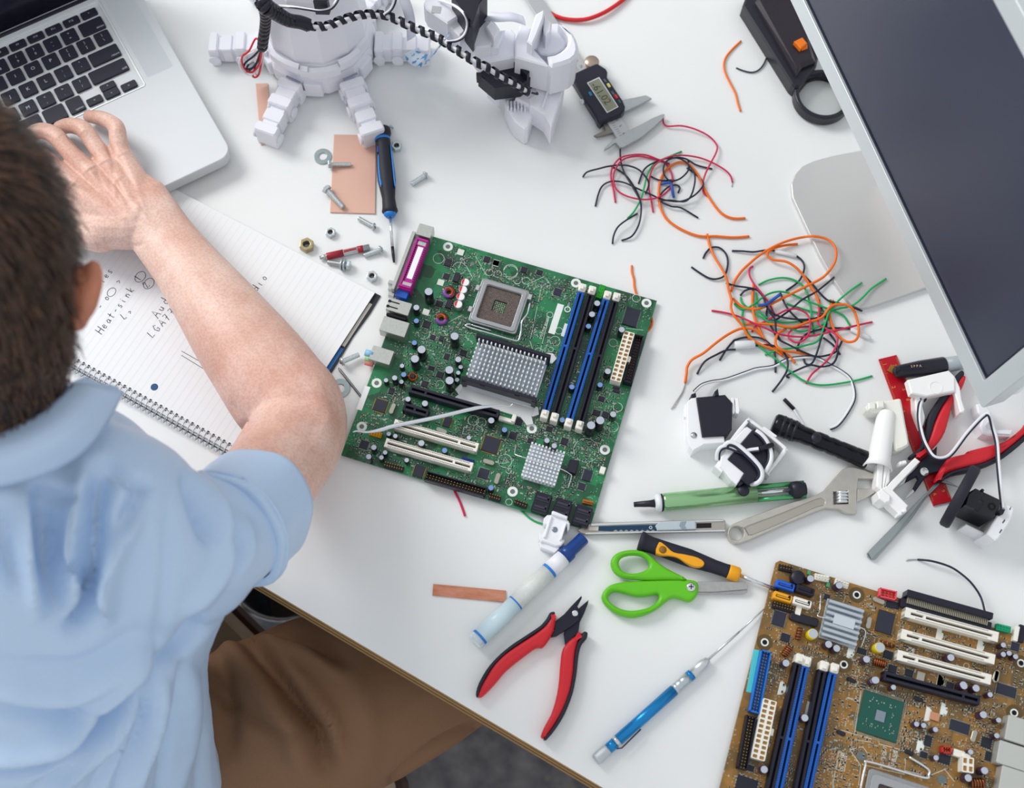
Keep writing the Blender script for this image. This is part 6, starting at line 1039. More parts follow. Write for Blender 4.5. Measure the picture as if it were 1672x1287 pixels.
def leg(p0, p1, z=.028, w=23):
    M, L = frame(T10([p0])[0], T10([p1])[0], z)
    o = MB(M).box((L*.5, 0, .003), (L*.98, w*.00072, .020), 0, .001).build('leg', RW, t)
    for f, l, ww, h in ((.06, .16, 1.12, .027), (.40, .2, 1.05, .028), (.92, .18, 1.08, .026)):
        MB(M).box((L*f, 0, .0005), (L*l, w*.001*ww, h), 0, .0018).build('leg_collar', RW, o)
    for f in (.22, .66): MB(M).box((L*f, 0, .005), (L*.2, w*.00088, .020), 0, .0012).build('leg_link', RW, o)
    for f in (.06, .40, .92):
        for s_ in (-1, 1): MB(M).lathe([(.006, -.0012), (.006, .0012)], (L*f, s_*w*.00058, .012), (0, 1, 0), 14).build('joint_cap', RW, o)
    return M, L
for a, b_ in (((615, 520), (440, 850)), ((1005, 515), (1150, 850)), ((420, 262), (80, 262)), ((1165, 262), (1515, 265)), ((560, 40), (380, -140)), ((1060, 40), (1240, -140))): leg(a, b_)
for p in ((612, 506), (982, 506)):
    M, _ = frame(T10([(p[0]-30, p[1]+(-14 if p[0] < 800 else 14))])[0], T10([(p[0]+30, p[1]+(14 if p[0] < 800 else -14))])[0], .03); MB(M).box((.009, 0, .0292), (.016, .0018, .0012)).build('leg_slot', RG, t)
# arm
def blk(name, poly, z0, z1, m_=RW, ch=.0015, par=None): return pp(MB(), T5(poly), z0, z1, ch).build(name, m_, par or t)
A, B = c0+Vector((0, 0, .16)), U(680, -40, .115); MB().tube([A, A+Vector((.02, .0, .02)), B], .014, 8).build('shoulder_link', RW, t)
blk('arm_bracket', [(205, 20), (225, 60), (360, 152), (425, 112), (470, 60), (360, -60), (240, -50)], .085, .112); blk('arm_bracket', [(300, -40), (470, 60), (500, 180), (440, 235), (355, 160), (400, 100)], .075, .105); o = blk('arm_servo', [(385, -40), (620, -40), (568, 20), (525, 155), (478, 95)], .09, .135, BLACK, .0008)
v = U(*T5([(272, 62)])[0], .112); M, _ = frame(T5([(255, 60)])[0], T5([(290, 64)])[0], .112); MB(M).box((.005, 0, .1116), (.009, .008, .0008)).build('bracket_nut_pocket', STEEL, t)
blk('arm_link', [(360, 160), (500, 150), (560, 85), (640, 100), (700, 185), (660, 255), (640, 300), (540, 310), (465, 232)], .062, .096); blk('arm_link', [(605, 170), (640, 130), (700, 185), (662, 258)], .09, .106); blk('arm_link', [(530, 300), (660, 255), (700, 190), (775, 185), (805, 220), (800, 280), (800, 370), (640, 402), (600, 392)], .045, .080); blk('arm_link', [(690, 200), (735, 190), (690, 310), (640, 310)], .078, .092)
blk('arm_link', [(650, 310), (740, 300), (800, 370), (760, 392), (650, 400)], .05, .070)
o = blk('wrist_block', [(800, 268), (832, 160), (905, 182), (885, 272), (1028, 432), (1005, 428), (800, 372)], .045, .088)
blk('wrist_floor', [(905, 290), (940, 215), (1000, 150), (1080, 148), (1132, 205), (1148, 262), (1122, 312), (1062, 348), (1012, 358), (960, 350)], .048, .078)
blk('wrist_cup', [(1080, 145), (1112, 155), (1145, 178), (1178, 212), (1197, 248), (1210, 290), (1212, 325), (1200, 362), (1165, 393), (1105, 415), (1040, 432), (1022, 415), (1010, 358), (1062, 348), (1095, 332), (1122, 310), (1140, 285), (1147, 258), (1143, 230), (1130, 205), (1108, 180)], .046, .094, RW, .003)
blk('wrist_plate', [(878, 268), (935, 90), (985, 60), (992, 78), (985, 120), (940, 235), (912, 292)], .08, .106); blk('wrist_plate', [(985, 95), (1040, 150), (1035, 205), (1000, 235), (985, 190)], .076, .098)
M, L = frame(T5([(885, 275)])[0], T5([(1028, 432)])[0], .088); MB(M).box((L/2, 0, .0880), (L, .0010, .0006)).build('panel_gap', RG, o)
P = cr([U(*a, z) for a, z in zip(T5([(620, 105), (690, 112), (780, 110), (860, 135)]), (.101, .106, .106, .098))], 6); MB().tube(P, .007, 6, flat=.12).build('ribbon_strap', mat('strap_white', '#e4e6f4', .4), t)
o = blk('gripper_servo', [(560, 478), (650, 410), (790, 398), (815, 365), (860, 372), (905, 440), (900, 470), (935, 475), (840, 548), (668, 570)], .040, .062, BLACK, .0008); blk('servo_gearbox', [(790, 400), (820, 366), (905, 442), (880, 490)], .062, .072, BLACK, .0008, o)
for q in ((555, 480), (820, 370)): pp(MB(), T5([(q[0]-8, q[1]-12), (q[0]+20, q[1]-12), (q[0]+24, q[1]+10), (q[0]-4, q[1]+14)]), .058, .070, .0005).build('servo_lug', BLACK, o)
blk('gripper_mount', [(620, 540), (660, 440), (800, 420), (880, 460), (900, 520), (830, 570), (680, 600)], .014, .040); blk('gripper_base', [(630, 560), (670, 572), (760, 560), (830, 565), (840, 600), (740, 660), (680, 610)], .01, .032, TRB)
CLAW = mat('claw_white', '#eeeef6', .35)
o = blk('gripper_claw', [(905, 450), (955, 445), (1115, 535), (1122, 560), (1048, 805), (1036, 832), (1022, 800), (990, 745), (930, 705), (895, 690), (880, 640), (935, 600)], .010, .042, CLAW); blk('claw_rib', [(1030, 515), (1042, 520), (985, 700), (972, 692)], .042, .046, CLAW, .0005, o)
o = blk('gripper_claw', [(732, 655), (800, 650), (900, 640), (930, 690), (885, 832), (862, 838), (800, 790), (765, 735)], .001, .030, CLAW)
for i in range(8): x = 745+i*22; blk('claw_tooth', [(x, 652+3*(i % 2)), (x+14, 650), (x+16, 690+8*(i % 3)), (x+4, 694+8*(i % 3))], .029, .037, CLAW, .0008, o)
blk('claw_palm', [(830, 560), (940, 520), (950, 620), (900, 690), (800, 640)], .018, .040, CLAW)
# wrapped cables
def spiral(path, R, pitch, bw, name, par, m_=BLACK, th=.0006):
    P = cr(path, 14); S = [0]
    for i in range(1, len(P)): S.append(S[-1]+(P[i]-P[i-1]).length)
    N = int(S[-1]/pitch*14); b = MB(); vs = []; j = 0; e = None
    for i in range(N+1):
        s = S[-1]*i/N
        while j < len(S)-2 and S[j+1] < s: j += 1
        f = (s-S[j])/max(1e-9, S[j+1]-S[j]); c = P[j].lerp(P[j+1], f); T_ = (P[j+1]-P[j]).normalized()
        e = T_.orthogonal().normalized() if e is None else (e-T_*e.dot(T_)).normalized(); bb = T_.cross(e); a = 2*PI*s/pitch; d_ = e*math.cos(a)+bb*math.sin(a); rr = R(i/N) if callable(R) else R
        vs += [c+d_*rr-T_*bw/2, c+d_*rr+T_*bw/2, c+d_*(rr-th)+T_*bw/2, c+d_*(rr-th)-T_*bw/2]
    b.add(vs, [(4*i+k, 4*i+(k+1) % 4, 4*i+4+(k+1) % 4, 4*i+4+k) for i in range(N) for k in range(4)], True); return b.build(name, m_, par)
def pathT(fn, pts): return [U(*fn([p[:2]])[0], p[2]) for p in pts]
th_ = pathT(T10, [(425, -10, .165), (455, 40, .16), (520, 85, .15), (600, 130, .142), (680, 145, .136), (735, 165, .132)]); spiral(th_, lambda f: .0085-.003*f, .0042, .0052, 'cable_wrap', t, mat('wrap_black', '#20222e', .22)); MB().tube(cr(th_, 8), .0065, 10).build('cable_core', BLACK, t)
thin = pathT(T10, [(725, 165, .132), (790, 172, .130), (860, 165, .128), (950, 130, .126), (1050, 100, .124), (1150, 92, .12), (1250, 105, .118), (1350, 150, .115), (1450, 195, .112), (1560, 240, .11), (1625, 280, .11)])+pathT(T5, [(430, 330, .11), (540, 400, .106), (620, 440, .10), (700, 492, .092), (800, 545, .080), (890, 600, .062)])
spiral(thin, .0046, .0105, .0050, 'cable_wrap', t); 
def off(path, dx, dz): P = cr(path, 6); return [p+Vector((dx*.7, -dx*.7, dz)) for p in P]
MB().tube(off(thin, .0016, .001), .0018, 7).build('cable', WC['w'], t); MB().tube(off(thin, -.0016, -.0006), .0018, 7).build('cable', WC['k'], t); MB().tube(off(thin, .0002, -.002), .0018, 7).build('cable', WC['w'], t)
MB().tube(cr(thin[-1:]+pathT(T5, [(920, 606, .056), (945, 612, .050), (940, 600, .05)]), 4), .0012, 6).build('cable', WC['k'], t)
dn = pathT(T10, [(440, 40, .158), (452, 110, .13), (448, 180, .105), (438, 250, .085), (432, 305, .068)]); spiral(dn, .0055, .0085, .0066, 'cable_wrap', t)
for i, c in enumerate(('r', 'w', 'k', 'r', 'w')): MB().tube([p+Vector(((i-2)*.0015, 0, .001*(i % 2))) for p in cr(dn, 6)], .0013, 6).build('cable', WC[c] if c != 'r' else mat('cable_red', '#d6262c'), t)
loops = [('r', [(428, 300), (390, 250), (345, 330), (300, 370), (310, 440), (360, 470), (410, 420), (430, 310)]), ('w', [(432, 300), (370, 340), (300, 370), (282, 420), (320, 475), (370, 480), (420, 400), (436, 305)]), ('k', [(430, 300), (380, 360), (320, 410), (315, 445), (370, 440), (410, 380), (432, 305)]), ('w', [(428, 305), (350, 335), (315, 380), (340, 410), (390, 360), (430, 305)]), ('r', [(436, 305), (425, 400), (405, 490), (370, 495), (390, 420), (425, 320)]), ('k', [(434, 305), (400, 400), (340, 465), (330, 440), (390, 350), (428, 305)]), ('w', [(440, 305), (432, 420), (410, 480), (385, 470), (420, 380), (436, 310)])]
for i, (c, p) in enumerate(loops):
    q = pathT(T10, [(a[0], a[1], .068-.052*min(1, max(0, (a[1]-300)/190))-.0016*i+.006) for a in p]); MB().tube(cr(q, 6), .0011, 6).build('cable_loop', WC[c] if c != 'r' else MATS['cable_red'], t)
def twin(pts, fn, r=.0014):
    P = cr(pathT(fn, pts), 7); MB().tube(P, r, 7).build('cable', WC['w'], t); MB().tube([p+Vector((.0014, -.0014, .0008)) for p in P], r*.6, 6).build('cable', WC['k'], t)
twin([(305, 5, .114), (350, 15, .12), (420, 45, .135), (475, 100, .139), (490, 160, .125), (470, 225, .118), (420, 262, .115), (350, 270, .115)], T5); twin([(540, 40, .15), (620, 45, .158), (720, 60, .16), (800, 70, .16), (870, 55, .16), (910, 10, .163), (925, -30, .165)], T10); twin([(1220, 95, .122), (1260, 65, .125), (1285, 20, .13), (1300, -40, .14)], T10)
def band(pts, fn, w, m_, nm): MB().tube(cr(pathT(fn, pts), 6), w, 6, flat=.08).build(nm, m_, t)
band([(1345, -20, .13), (1375, 60, .12), (1395, 150, .10), (1400, 250, .05)], T10, .006, MATS['strap_white'], 'ribbon_cable'); band([(125, 330, .030), (150, 375, .026), (200, 395, .03), (250, 370, .045), (310, 300, .075), (385, 205, .095)], T5, .010, mat('ribbon_print', '#dfe8f4', .4, col2='#4f9ad0', nscale=160, contrast=(.44, .46)), 'ribbon_cable')
pp(MB(), T10([(770, -20), (860, -20), (850, 8), (760, 5)]), .15, .17, .0006).build('top_servo', BLACK, t); rod('cable_plug', RW, t, T10([(445, 330)])[0], T10([(480, 425)])[0], .03, .008, [(3.4, 0), (3.4, 1)], 4); rod('plug_tip', mat('cable_red', '#d6262c'), t, T10([(470, 412)])[0], T10([(490, 428)])[0], .010, .008, [(3, 0), (3, 1)], 4)
# ------------------------------------------------------------ person at the table
def skin_mat():
    M = bpy.data.materials.new('skin'); M.use_nodes = True; nt = M.node_tree; b = nt.nodes['Principled BSDF']; N = nt.nodes.new; Lk = nt.links.new
    tc = N('ShaderNodeTexCoord')
    def nz(sc, det=4): n = N('ShaderNodeTexNoise'); n.inputs['Scale'].default_value = sc; n.inputs['Detail'].default_value = det; Lk(tc.outputs['Object'], n.inputs['Vector']); return n.outputs[0]
    def rp_(s, a, c, ca, cb): r = N('ShaderNodeValToRGB'); e = r.color_ramp.elements; e[0].position = a; e[1].position = c; e[0].color = srgb(ca); e[1].color = srgb(cb); Lk(s, r.inputs[0]); return r.outputs[0]
    def mx(f, a, c, mode='MIX'):
        m_ = N('ShaderNodeMix'); m_.data_type = 'RGBA'; m_.blend_type = mode
        if isinstance(f, float): m_.inputs['Factor'].default_value = f
        else: Lk(f, m_.inputs['Factor'])
        Lk(a, m_.inputs['A']); Lk(c, m_.inputs['B']); return m_.outputs['Result']
    base = rp_(nz(28), .35, .68, '#e0b6a5', '#efd0c2'); fre = rp_(nz(420, 2), .40, .56, '#c08a6c', '#ffffff'); c = mx(.2, base, fre, 'MULTIPLY'); red = rp_(nz(12, 2), .4, .65, '#ffffff', '#f0c2b8'); c = mx(.35, c, red, 'MULTIPLY'); Lk(c, b.inputs['Base Color'])
    b.inputs['Roughness'].default_value = .48; b.inputs['Subsurface Weight'].default_value = .15; b.inputs['Subsurface Radius'].default_value = (.010, .004, .002); b.inputs['Subsurface Scale'].default_value = .5
    bp = N('ShaderNodeBump'); bp.inputs['Strength'].default_value = .25; bp.inputs['Distance'].default_value = .0006; Lk(nz(900, 3), bp.inputs['Height']); Lk(bp.outputs[0], b.inputs['Normal']); MATS['skin'] = M; return M
SKIN = skin_mat()
def limb(b, pts, n=20):
    """pts: (px, py, z, r_mm[, flatten]) tapered tube with round ends, added to b"""
    P = [U(p[0], p[1], p[2]) for p in pts]; R = [p[3]*.001 for p in pts]; fl = [(p[4] if len(p) > 4 else 1.0) for p in pts]
    Q = cr([(p.x, p.y, p.z) for p in P], 5); RR = [x.x for x in cr([(r, f, 0) for r, f in zip(R, fl)], 5)]; FF = [x.y for x in cr([(r, f, 0) for r, f in zip(R, fl)], 5)]
    t0, t1 = (Q[0]-Q[1]).normalized(), (Q[-1]-Q[-2]).normalized()
    pre = [(Q[0]+t0*RR[0]*math.sin(a), RR[0]*math.cos(a), FF[0]) for a in (1.45, 1.0, .5)]; post = [(Q[-1]+t1*RR[-1]*math.sin(a), RR[-1]*math.cos(a), FF[-1]) for a in (.5, 1.0, 1.45)]
    S = pre+list(zip(Q, RR, FF))+post; e = None; vs = []
    for i, (c, r, f) in enumerate(S):
        t = (S[min(i+1, len(S)-1)][0]-S[max(i-1, 0)][0]).normalized(); e = Vector((0, 0, 1))-t*t.z
        if e.length < .25: e = (FW*-1)-t*(FW*-1).dot(t)
        e.normalize(); q = t.cross(e); vs += [c+(e*math.cos(2*PI*j/n)*f+q*math.sin(2*PI*j/n))*r for j in range(n)]
    L = len(S); b.add(vs, [(l*n+i, l*n+(i+1) % n, l*n+n+(i+1) % n, l*n+n+i) for l in range(L-1) for i in range(n)]+[tuple(range(n-1, -1, -1)), tuple(range((L-1)*n, L*n))], True)
def fuse(b, voxel, smooth_it, name):
    me = b.mesh('t'); o = bpy.data.objects.new('t', me); COL.objects.link(o)
    r = o.modifiers.new('r', 'REMESH'); r.mode = 'VOXEL'; r.voxel_size = voxel; r.use_smooth_shade = True
    s_ = o.modifiers.new('s', 'SMOOTH'); s_.factor = .5; s_.iterations = smooth_it
    dg = bpy.context.evaluated_depsgraph_get(); ev = o.evaluated_get(dg); m2 = bpy.data.meshes.new_from_object(ev); m2.name = name
    bpy.data.objects.remove(o); bpy.data.meshes.remove(me); m2.materials.clear(); m2.polygons.foreach_set('use_smooth', [True]*len(m2.polygons)); return m2
import numpy as np
def folds(me, items, ks=1.0, kh=1.0):
    """raise or sink the surface along traced creases: (pixel polyline, width_px, height_m)"""
    n = len(me.vertices); co = np.empty(n*3); no = np.empty(n*3); me.vertices.foreach_get('co', co); me.vertices.foreach_get('normal', no); co = co.reshape(-1, 3); no = no.reshape(-1, 3)
    d = co-np.array(CAMP); k = d@np.array(FW); x = W/2+F*(d@np.array(CR))/k; y = H/2-F*(d@np.array(CU))/k; front = (no*d).sum(1) < 0; D = np.zeros(n)
    for pts, w, h in items:
        w *= ks; h *= kh; q = [(p.x, p.y) for p in cr(pts, 4)]; qx = [p[0] for p in q]; qy = [p[1] for p in q]
        m_ = np.where(front & (x > min(qx)-3*w) & (x < max(qx)+3*w) & (y > min(qy)-3*w) & (y < max(qy)+3*w))[0]
        if not len(m_): continue
        X, Y_ = x[m_], y[m_]; best = np.full(len(m_), 1e9); bt = np.zeros(len(m_)); N = len(q)-1
        for i in range(N):
            ax, ay = q[i]; bx, by = q[i+1][0]-ax, q[i+1][1]-ay; L = bx*bx+by*by
            if L < 1e-9: continue
            t = np.clip(((X-ax)*bx+(Y_-ay)*by)/L, 0, 1); dd = (X-ax-bx*t)**2+(Y_-ay-by*t)**2; u_ = dd < best; best[u_] = dd[u_]; bt[u_] = ((i+t)/N)[u_]
        D[m_] += h*np.exp(-best/(w*w))*np.sqrt(np.sin(PI*np.clip(bt*.9+.05, 0, 1)))
    co += no*D[:, None]; me.vertices.foreach_set('co', co.ravel()); me.update()
def wobble(me, f1, a1, f2, a2):
    ns = [tuple(v.normal) for v in me.vertices]; out = []
    for v, n in zip(me.vertices, ns): k = noise.noise(v.co*f1)*a1+noise.noise(v.co*f2)*a2; out += [v.co.x+n[0]*k, v.co.y+n[1]*k, v.co.z+n[2]*k]
    me.vertices.foreach_set('co', out)
CLO = mat('shirt_blue', '#c2daf6', .4, spec=.7, noise=.05, nscale=900, bump=.12, bscale=2200); BRN = mat('trousers_brown', '#86644a', .85, noise=.12, nscale=1200, bump=.12, bscale=2500)
per = thing('person', 'person in a light blue shirt with rolled sleeve and brown trousers, typing on the laptop', 'person', Z(U(60, 1330))+Vector((0, 0, -.30)))
# skin: forearm, hand, neck, head
b = MB()
limb(b, [(405, 830, .126, 40), (428, 798, .112, 41), (460, 752, .082, 43), (484, 706, .054, 45), (478, 668, .0505, 47, .95), (455, 640, .0495, 47.5, .92), (425, 598, .0485, 46, .9), (385, 545, .047, 42.5, .88), (345, 490, .0445, 37.5, .86), (305, 437, .0425, 32.5, .8), (272, 395, .041, 30.5, .72), (247, 362, .0425, 31, .64), (222, 335, .044, 34, .5)], 26)
for pts in ([(240, 345, .044, 17), (225, 305, .046, 14), (198, 253, .047, 11)], [(232, 352, .046, 18), (205, 310, .050, 13), (172, 264, .051, 10.5)], [(225, 362, .046, 18), (185, 325, .051, 13.5), (144, 279, .053, 11)], [(212, 372, .045, 18), (165, 340, .049, 16), (118, 300, .052, 12)], [(215, 372, .042, 22), (180, 372, .041, 21), (150, 370, .039, 17)], [(200, 330, .042, 20, .6), (160, 300, .044, 18, .6)], [(180, 350, .042, 24, .65), (140, 335, .042, 20, .65)],
            [(198, 253, .047, 10.5), (193, 228, .0515, 9), (190, 209, .052, 8.6), (177, 198, .0475, 7.8), (164, 193, .043, 7.6), (146, 190, .0345, 6.6)], [(171, 261, .050, 10), (153, 234, .053, 8.6), (136, 211, .0545, 8.6), (115, 205, .047, 8), (98, 209, .037, 7.4)], [(142, 277, .053, 10.6), (114, 249, .0575, 8.8), (90, 222, .058, 9.0), (69, 214, .049, 8.4), (52, 218, .037, 7.6)], [(118, 300, .052, 11.5), (96, 280, .056, 10.2), (75, 262, .057, 9.8), (52, 250, .047, 8.6), (38, 248, .036, 7.6)], [(165, 385, .040, 17), (130, 380, .038, 14), (100, 365, .036, 12), (72, 345, .034, 11), (50, 325, .031, 9)]): limb(b, pts, 14)
arm = fuse(b, .0014, 6, 'arm_and_hand')
folds(arm, [([(240, 350), (222, 300), (203, 256)], 6, .0012), ([(235, 360), (205, 315), (175, 268)], 6, .0014), ([(228, 368), (190, 328), (148, 280)], 6, .0012), ([(190, 320), (186, 300), (198, 288)], 3.5, .0012), ([(205, 335), (195, 318), (188, 308)], 3, .0011), ([(222, 335), (235, 352), (252, 372)], 5, .0012), ([(186, 266), (186, 290), (198, 315)], 5, -.0014), ([(158, 276), (165, 300), (185, 330)], 5, -.0014), ([(198, 250), (200, 254)], 9, .0022), ([(170, 262), (172, 266)], 10, .0024), ([(143, 275), (146, 279)], 10, .0022), ([(118, 298), (122, 302)], 10, .002), ([(133, 214), (136, 217)], 7, .0012), ([(95, 220), (98, 224)], 7, .0012), ([(190, 210), (191, 213)], 6, .001), ([(392, 700), (420, 692), (450, 694)], 9, -.004), ([(400, 690), (385, 670), (378, 655)], 7, -.002), ([(515, 640), (535, 690), (525, 740)], 16, .003), ([(205, 395), (220, 402), (235, 398)], 4, -.0012), ([(137, 375), (132, 360), (138, 350)], 5, -.002), ([(112, 222), (130, 240), (154, 262)], 3, -.0035), ([(176, 238), (180, 248), (184, 258)], 4, -.003)])
link('arm_and_hand', arm, SKIN, per)
M = Matrix.Translation(U(143, 187, .0395)); MB(M).ell((0, 0, 0), (.0052, .0036, .0014), Matrix.Rotation(.2, 3, 'Z') @ Matrix.Rotation(-.5, 3, 'Y'), 12, 8).build('fingernail', mat('nail', '#dba79a', .3), per)
hc = U(-84, 438, .385); sx = CR; rv = (CAMP-hc).normalized(); vy = (CU-rv*CU.dot(rv)).normalized(); vx = vy.cross(rv).normalized(); RH = Matrix((vx, vy, rv)).transposed()      # head axes: right, forehead, crown-back
fdir = (vy*.80-rv*.60).normalized()
b = MB(); b.ell(hc, (.0755, .108, .092), RH, 28, 18); b.ell(hc+fdir*.035-vy*.02-rv*.045, (.060, .075, .075), RH, 24, 14); b.ell(hc+fdir*.108-rv*.03, (.012, .018, .014), RH, 12, 8); b.ell(hc+fdir*.07-rv*.095, (.028, .024, .022), RH, 14, 8)
limb(b, [(-60, 520, .36, 62), (-58, 640, .332, 57), (-54, 740, .295, 54)], 24)
head = fuse(b, .004, 5, 'head_and_neck'); link('head_and_neck', head, SKIN, per)
for s_ in (-1, 1):
    ev = hc+fdir*.092+vx*s_*.032-rv*.012; e = MB().ell(ev, (.012, .012, .012), None, 14, 10).build('eye', mat('eye_white', '#e8e6e2', .2), per); MB().ell(ev+fdir*.008, (.0055, .0055, .0055), None, 10, 8).build('iris', mat('iris_brown', '#3a2a1c', .2), e)
MB().tube(cr([hc+fdir*.098-rv*.07+vx*x*.022-fdir*abs(x)*.006 for x in (-1, -.5, 0, .5, 1)], 4), .004, 8).build('mouth', mat('lips', '#b0685f', .4), per)
ec = U(140, 478, .372); RE = Matrix.Rotation(-.12, 3, rv) @ RH
EAR = mat('backlit_ear_skin', '#cb8468', .5, noise=.2, nscale=60, sss=.3)  # reddish glow of light behind the ear is put into its skin colour
b = MB(); b.ell(ec, (.0092, .0195, .015), RE, 18, 12); b.ell(ec-vx*.006+vy*.002, (.010, .0165, .012), RE, 14, 10); b.ell(ec-vy*.017-vx*.005, (.0075, .009, .008), RE, 12, 8); b.ell(ec+vx*.003+vy*.006+rv*.004, (.0075, .0165, .012), RE, 12, 8)
er = fuse(b, .002, 4, 'ear'); link('ear', er, EAR, per)
ec2 = hc-vx*.083-vy*.02; MB().ell(ec2, (.010, .0215, .016), RH, 14, 10).build('ear', EAR, per)
# hair: cap plus strands
HAIR = mat('hair_brown', '#4a3020', .5, col2='#1c1210', nscale=55, nstretch=(3, .8, 1), contrast=(.38, .66), bump=.6, bscale=260)
hb = MB(); hb.ell(hc+rv*.004+vy*.0, (.0795, .1125, .096), RH, 32, 20); limb(hb, [(-62, 540, .37, 70), (-60, 600, .352, 66), (-58, 650, .338, 57)], 24)
hm = fuse(hb, .005, 4, 'hair')
# keep the hair off the face: push the front-lower verts inwards
for v in hm.vertices:
    d = v.co-hc; f = d.dot(fdir)
    if f > .06 and d.dot(rv) < -.01: v.co = hc+d*.86
hair = link('hair', hm, HAIR, per)
rn = random.Random(11); st = MB(); cw = hc+vy*.045+rv*.085; vlist = [(v.co.copy(), v.normal.copy()) for v in hm.vertices if v.normal.dot(CAMP-v.co) > -.2]
for i in range(9000):
    p, n = rn.choice(vlist)
    p = p+Vector((rn.gauss(0, .002), rn.gauss(0, .002), rn.gauss(0, .002))); d = p-cw; d = d-n*d.dot(n); d = d.normalized() if d.length > 1e-6 else vy; d = (d*.9-vy*.75+vx*.35); d = (d-n*d.dot(n)).normalized(); d = (d+vx*rn.gauss(0, .16)+vy*rn.gauss(0, .16)).normalized()
    L = rn.uniform(.016, .030)*(1 if (p-hc).dot(vy) > -.05 else .55); q = [p-n*.0025, p+d*L*.35+n*.0016, p+d*L*.7+n*.0016, p+d*L-n*.0003]; w = n.cross(d)*.00045
    st.add([q[0]-w, q[0]+w, q[1]-w, q[1]+w, q[2]-w*.8, q[2]+w*.8, q[3]], [(0, 1, 3, 2), (2, 3, 5, 4), (4, 5, 6)], True)
so = st.build('hair_strands', mat('hair_strand', '#5e412f', .42, col2='#20150f', nscale=90, contrast=(.35, .65)), per, kind='stuff')
# shirt body and sleeve
b = MB()
limb(b, [(-45, 830, .250, 100), (-15, 930, .210, 138, .72), (10, 1040, .14, 150, .70), (30, 1160, .05, 148, .72), (48, 1290, -.05, 150, .78), (60, 1400, -.13, 165, .8)], 30)
limb(b, [(-40, 810, .252, 58), (70, 812, .252, 62), (165, 845, .238, 69), (228, 893, .214, 69), (292, 905, .188, 60), (338, 884, .165, 52), (362, 872, .152, 49)], 26)
limb(b, [(-50, 800, .26, 60), (-200, 830, .25, 68), (-320, 880, .22, 72), (-370, 800, .17, 58), (-380, 700, .12, 52)], 20)
limb(b, [(120, 800, .205, 70), (95, 920, .13, 108), (95, 1060, .04, 120), (105, 1200, -.06, 122)], 22)
limb(b, [(215, 960, .15, 78), (222, 1080, .06, 60), (242, 1180, -.02, 56), (258, 1290, -.09, 58)], 18)
sh = fuse(b, .0042, 6, 'shirt')
folds(sh, [([(168, 770), (153, 831), (147, 905)], 15, -.016), ([(138, 790), (121, 876), (107, 1000)], 14, .014), ([(215, 850), (182, 915), (168, 1000)], 13, .015), ([(70, 815), (82, 927), (104, 1010)], 13, -.012), ([(150, 915), (142, 985), (122, 1025)], 11, -.013), ([(40, 820), (42, 900), (60, 1000)], 14, .009), ([(232, 795), (205, 850), (195, 890)], 10, -.008), ([(339, 825), (361, 876), (366, 927), (316, 1000)], 10, .006), ([(378, 860), (392, 900), (380, 950)], 8, -.005), ([(308, 785), (330, 842), (345, 880)], 9, -.010), ([(325, 775), (350, 830), (362, 870)], 8, .006), ([(400, 850), (405, 900), (375, 960)], 7, .004), ([(277, 830), (268, 955), (246, 1097)], 7, -.0022),
           ([(-20, 1266), (60, 1258), (113, 1238), (186, 1172), (249, 1098)], 8, -.016), ([(-20, 1235), (100, 1205), (180, 1140), (240, 1085)], 11, .012), ([(-20, 1159), (141, 1172), (237, 1104)], 10, -.009), ([(-20, 1125), (120, 1135), (225, 1070)], 12, .008), ([(-20, 1080), (120, 1090), (220, 1030)], 10, -.004), ([(192, 1290), (226, 1210), (243, 1125)], 7, -.008), ([(222, 1290), (248, 1200), (264, 1120)], 7, .007), ([(262, 1290), (284, 1181), (302, 1085)], 7, -.008), ([(290, 1290), (308, 1200), (318, 1100)], 7, .006), ([(100, 1290), (160, 1230), (210, 1170)], 8, .008), ([(60, 1290), (120, 1262), (170, 1215)], 7, -.006), ([(150, 1295), (190, 1240), (222, 1180)], 6, -.006), ([(180, 755), (210, 785), (240, 795)], 8, -.006), ([(60, 800), (110, 815), (150, 800)], 8, -.005), ([(330, 1010), (290, 1060), (250, 1090)], 10, -.010), ([(0, 830), (10, 900), (30, 960)], 12, -.006)], 1.25, 1.55)
wobble(sh, 18, .0030, 48, .0007)
sh.update(); link('shirt', sh, CLO, per)
# rolled cuff
ca, cb = U(372, 866, .147), U(424, 816, .116); ax = (cb-ca).normalized(); L = (cb-ca).length
b = MB(); prof = [(.0470, -.004), (.0525, -.004), (.0545, -.001), (.0540, .004), (.0510, L*.5), (.0518, L-.005), (.0515, L-.001), (.0500, L), (.0470, L-.003), (.0455, L-.015), (.0450, .0)]
e1_ = (Vector((0, 0, 1))-ax*ax.z).normalized(); e2_ = ax.cross(e1_); n = 48; vs = []
for r, d in prof:
    for j in range(n):
        a = 2*PI*j/n; k = 1+.03*math.sin(3*a+1)+.015*math.sin(7*a); dd = d+.006*math.sin(2*a+.5)*(d/L); vs.append(ca+ax*dd+(e1_*math.cos(a)*.96+e2_*math.sin(a))*r*k)
b.add(vs, [(l*n+i, l*n+(i+1) % n, l*n+n+(i+1) % n, l*n+n+i) for l in range(len(prof)-1) for i in range(n)], True); b.build('rolled_cuff', CLO, per)
MB().tube([ca+ax*(.003)+(e1_*math.cos(2*PI*j/36)*.96+e2_*math.sin(2*PI*j/36))*.0535*(1+.03*math.sin(6*PI*j/36+1)) for j in range(37)], .0022, 6).build('cuff_fold', CLO, per)
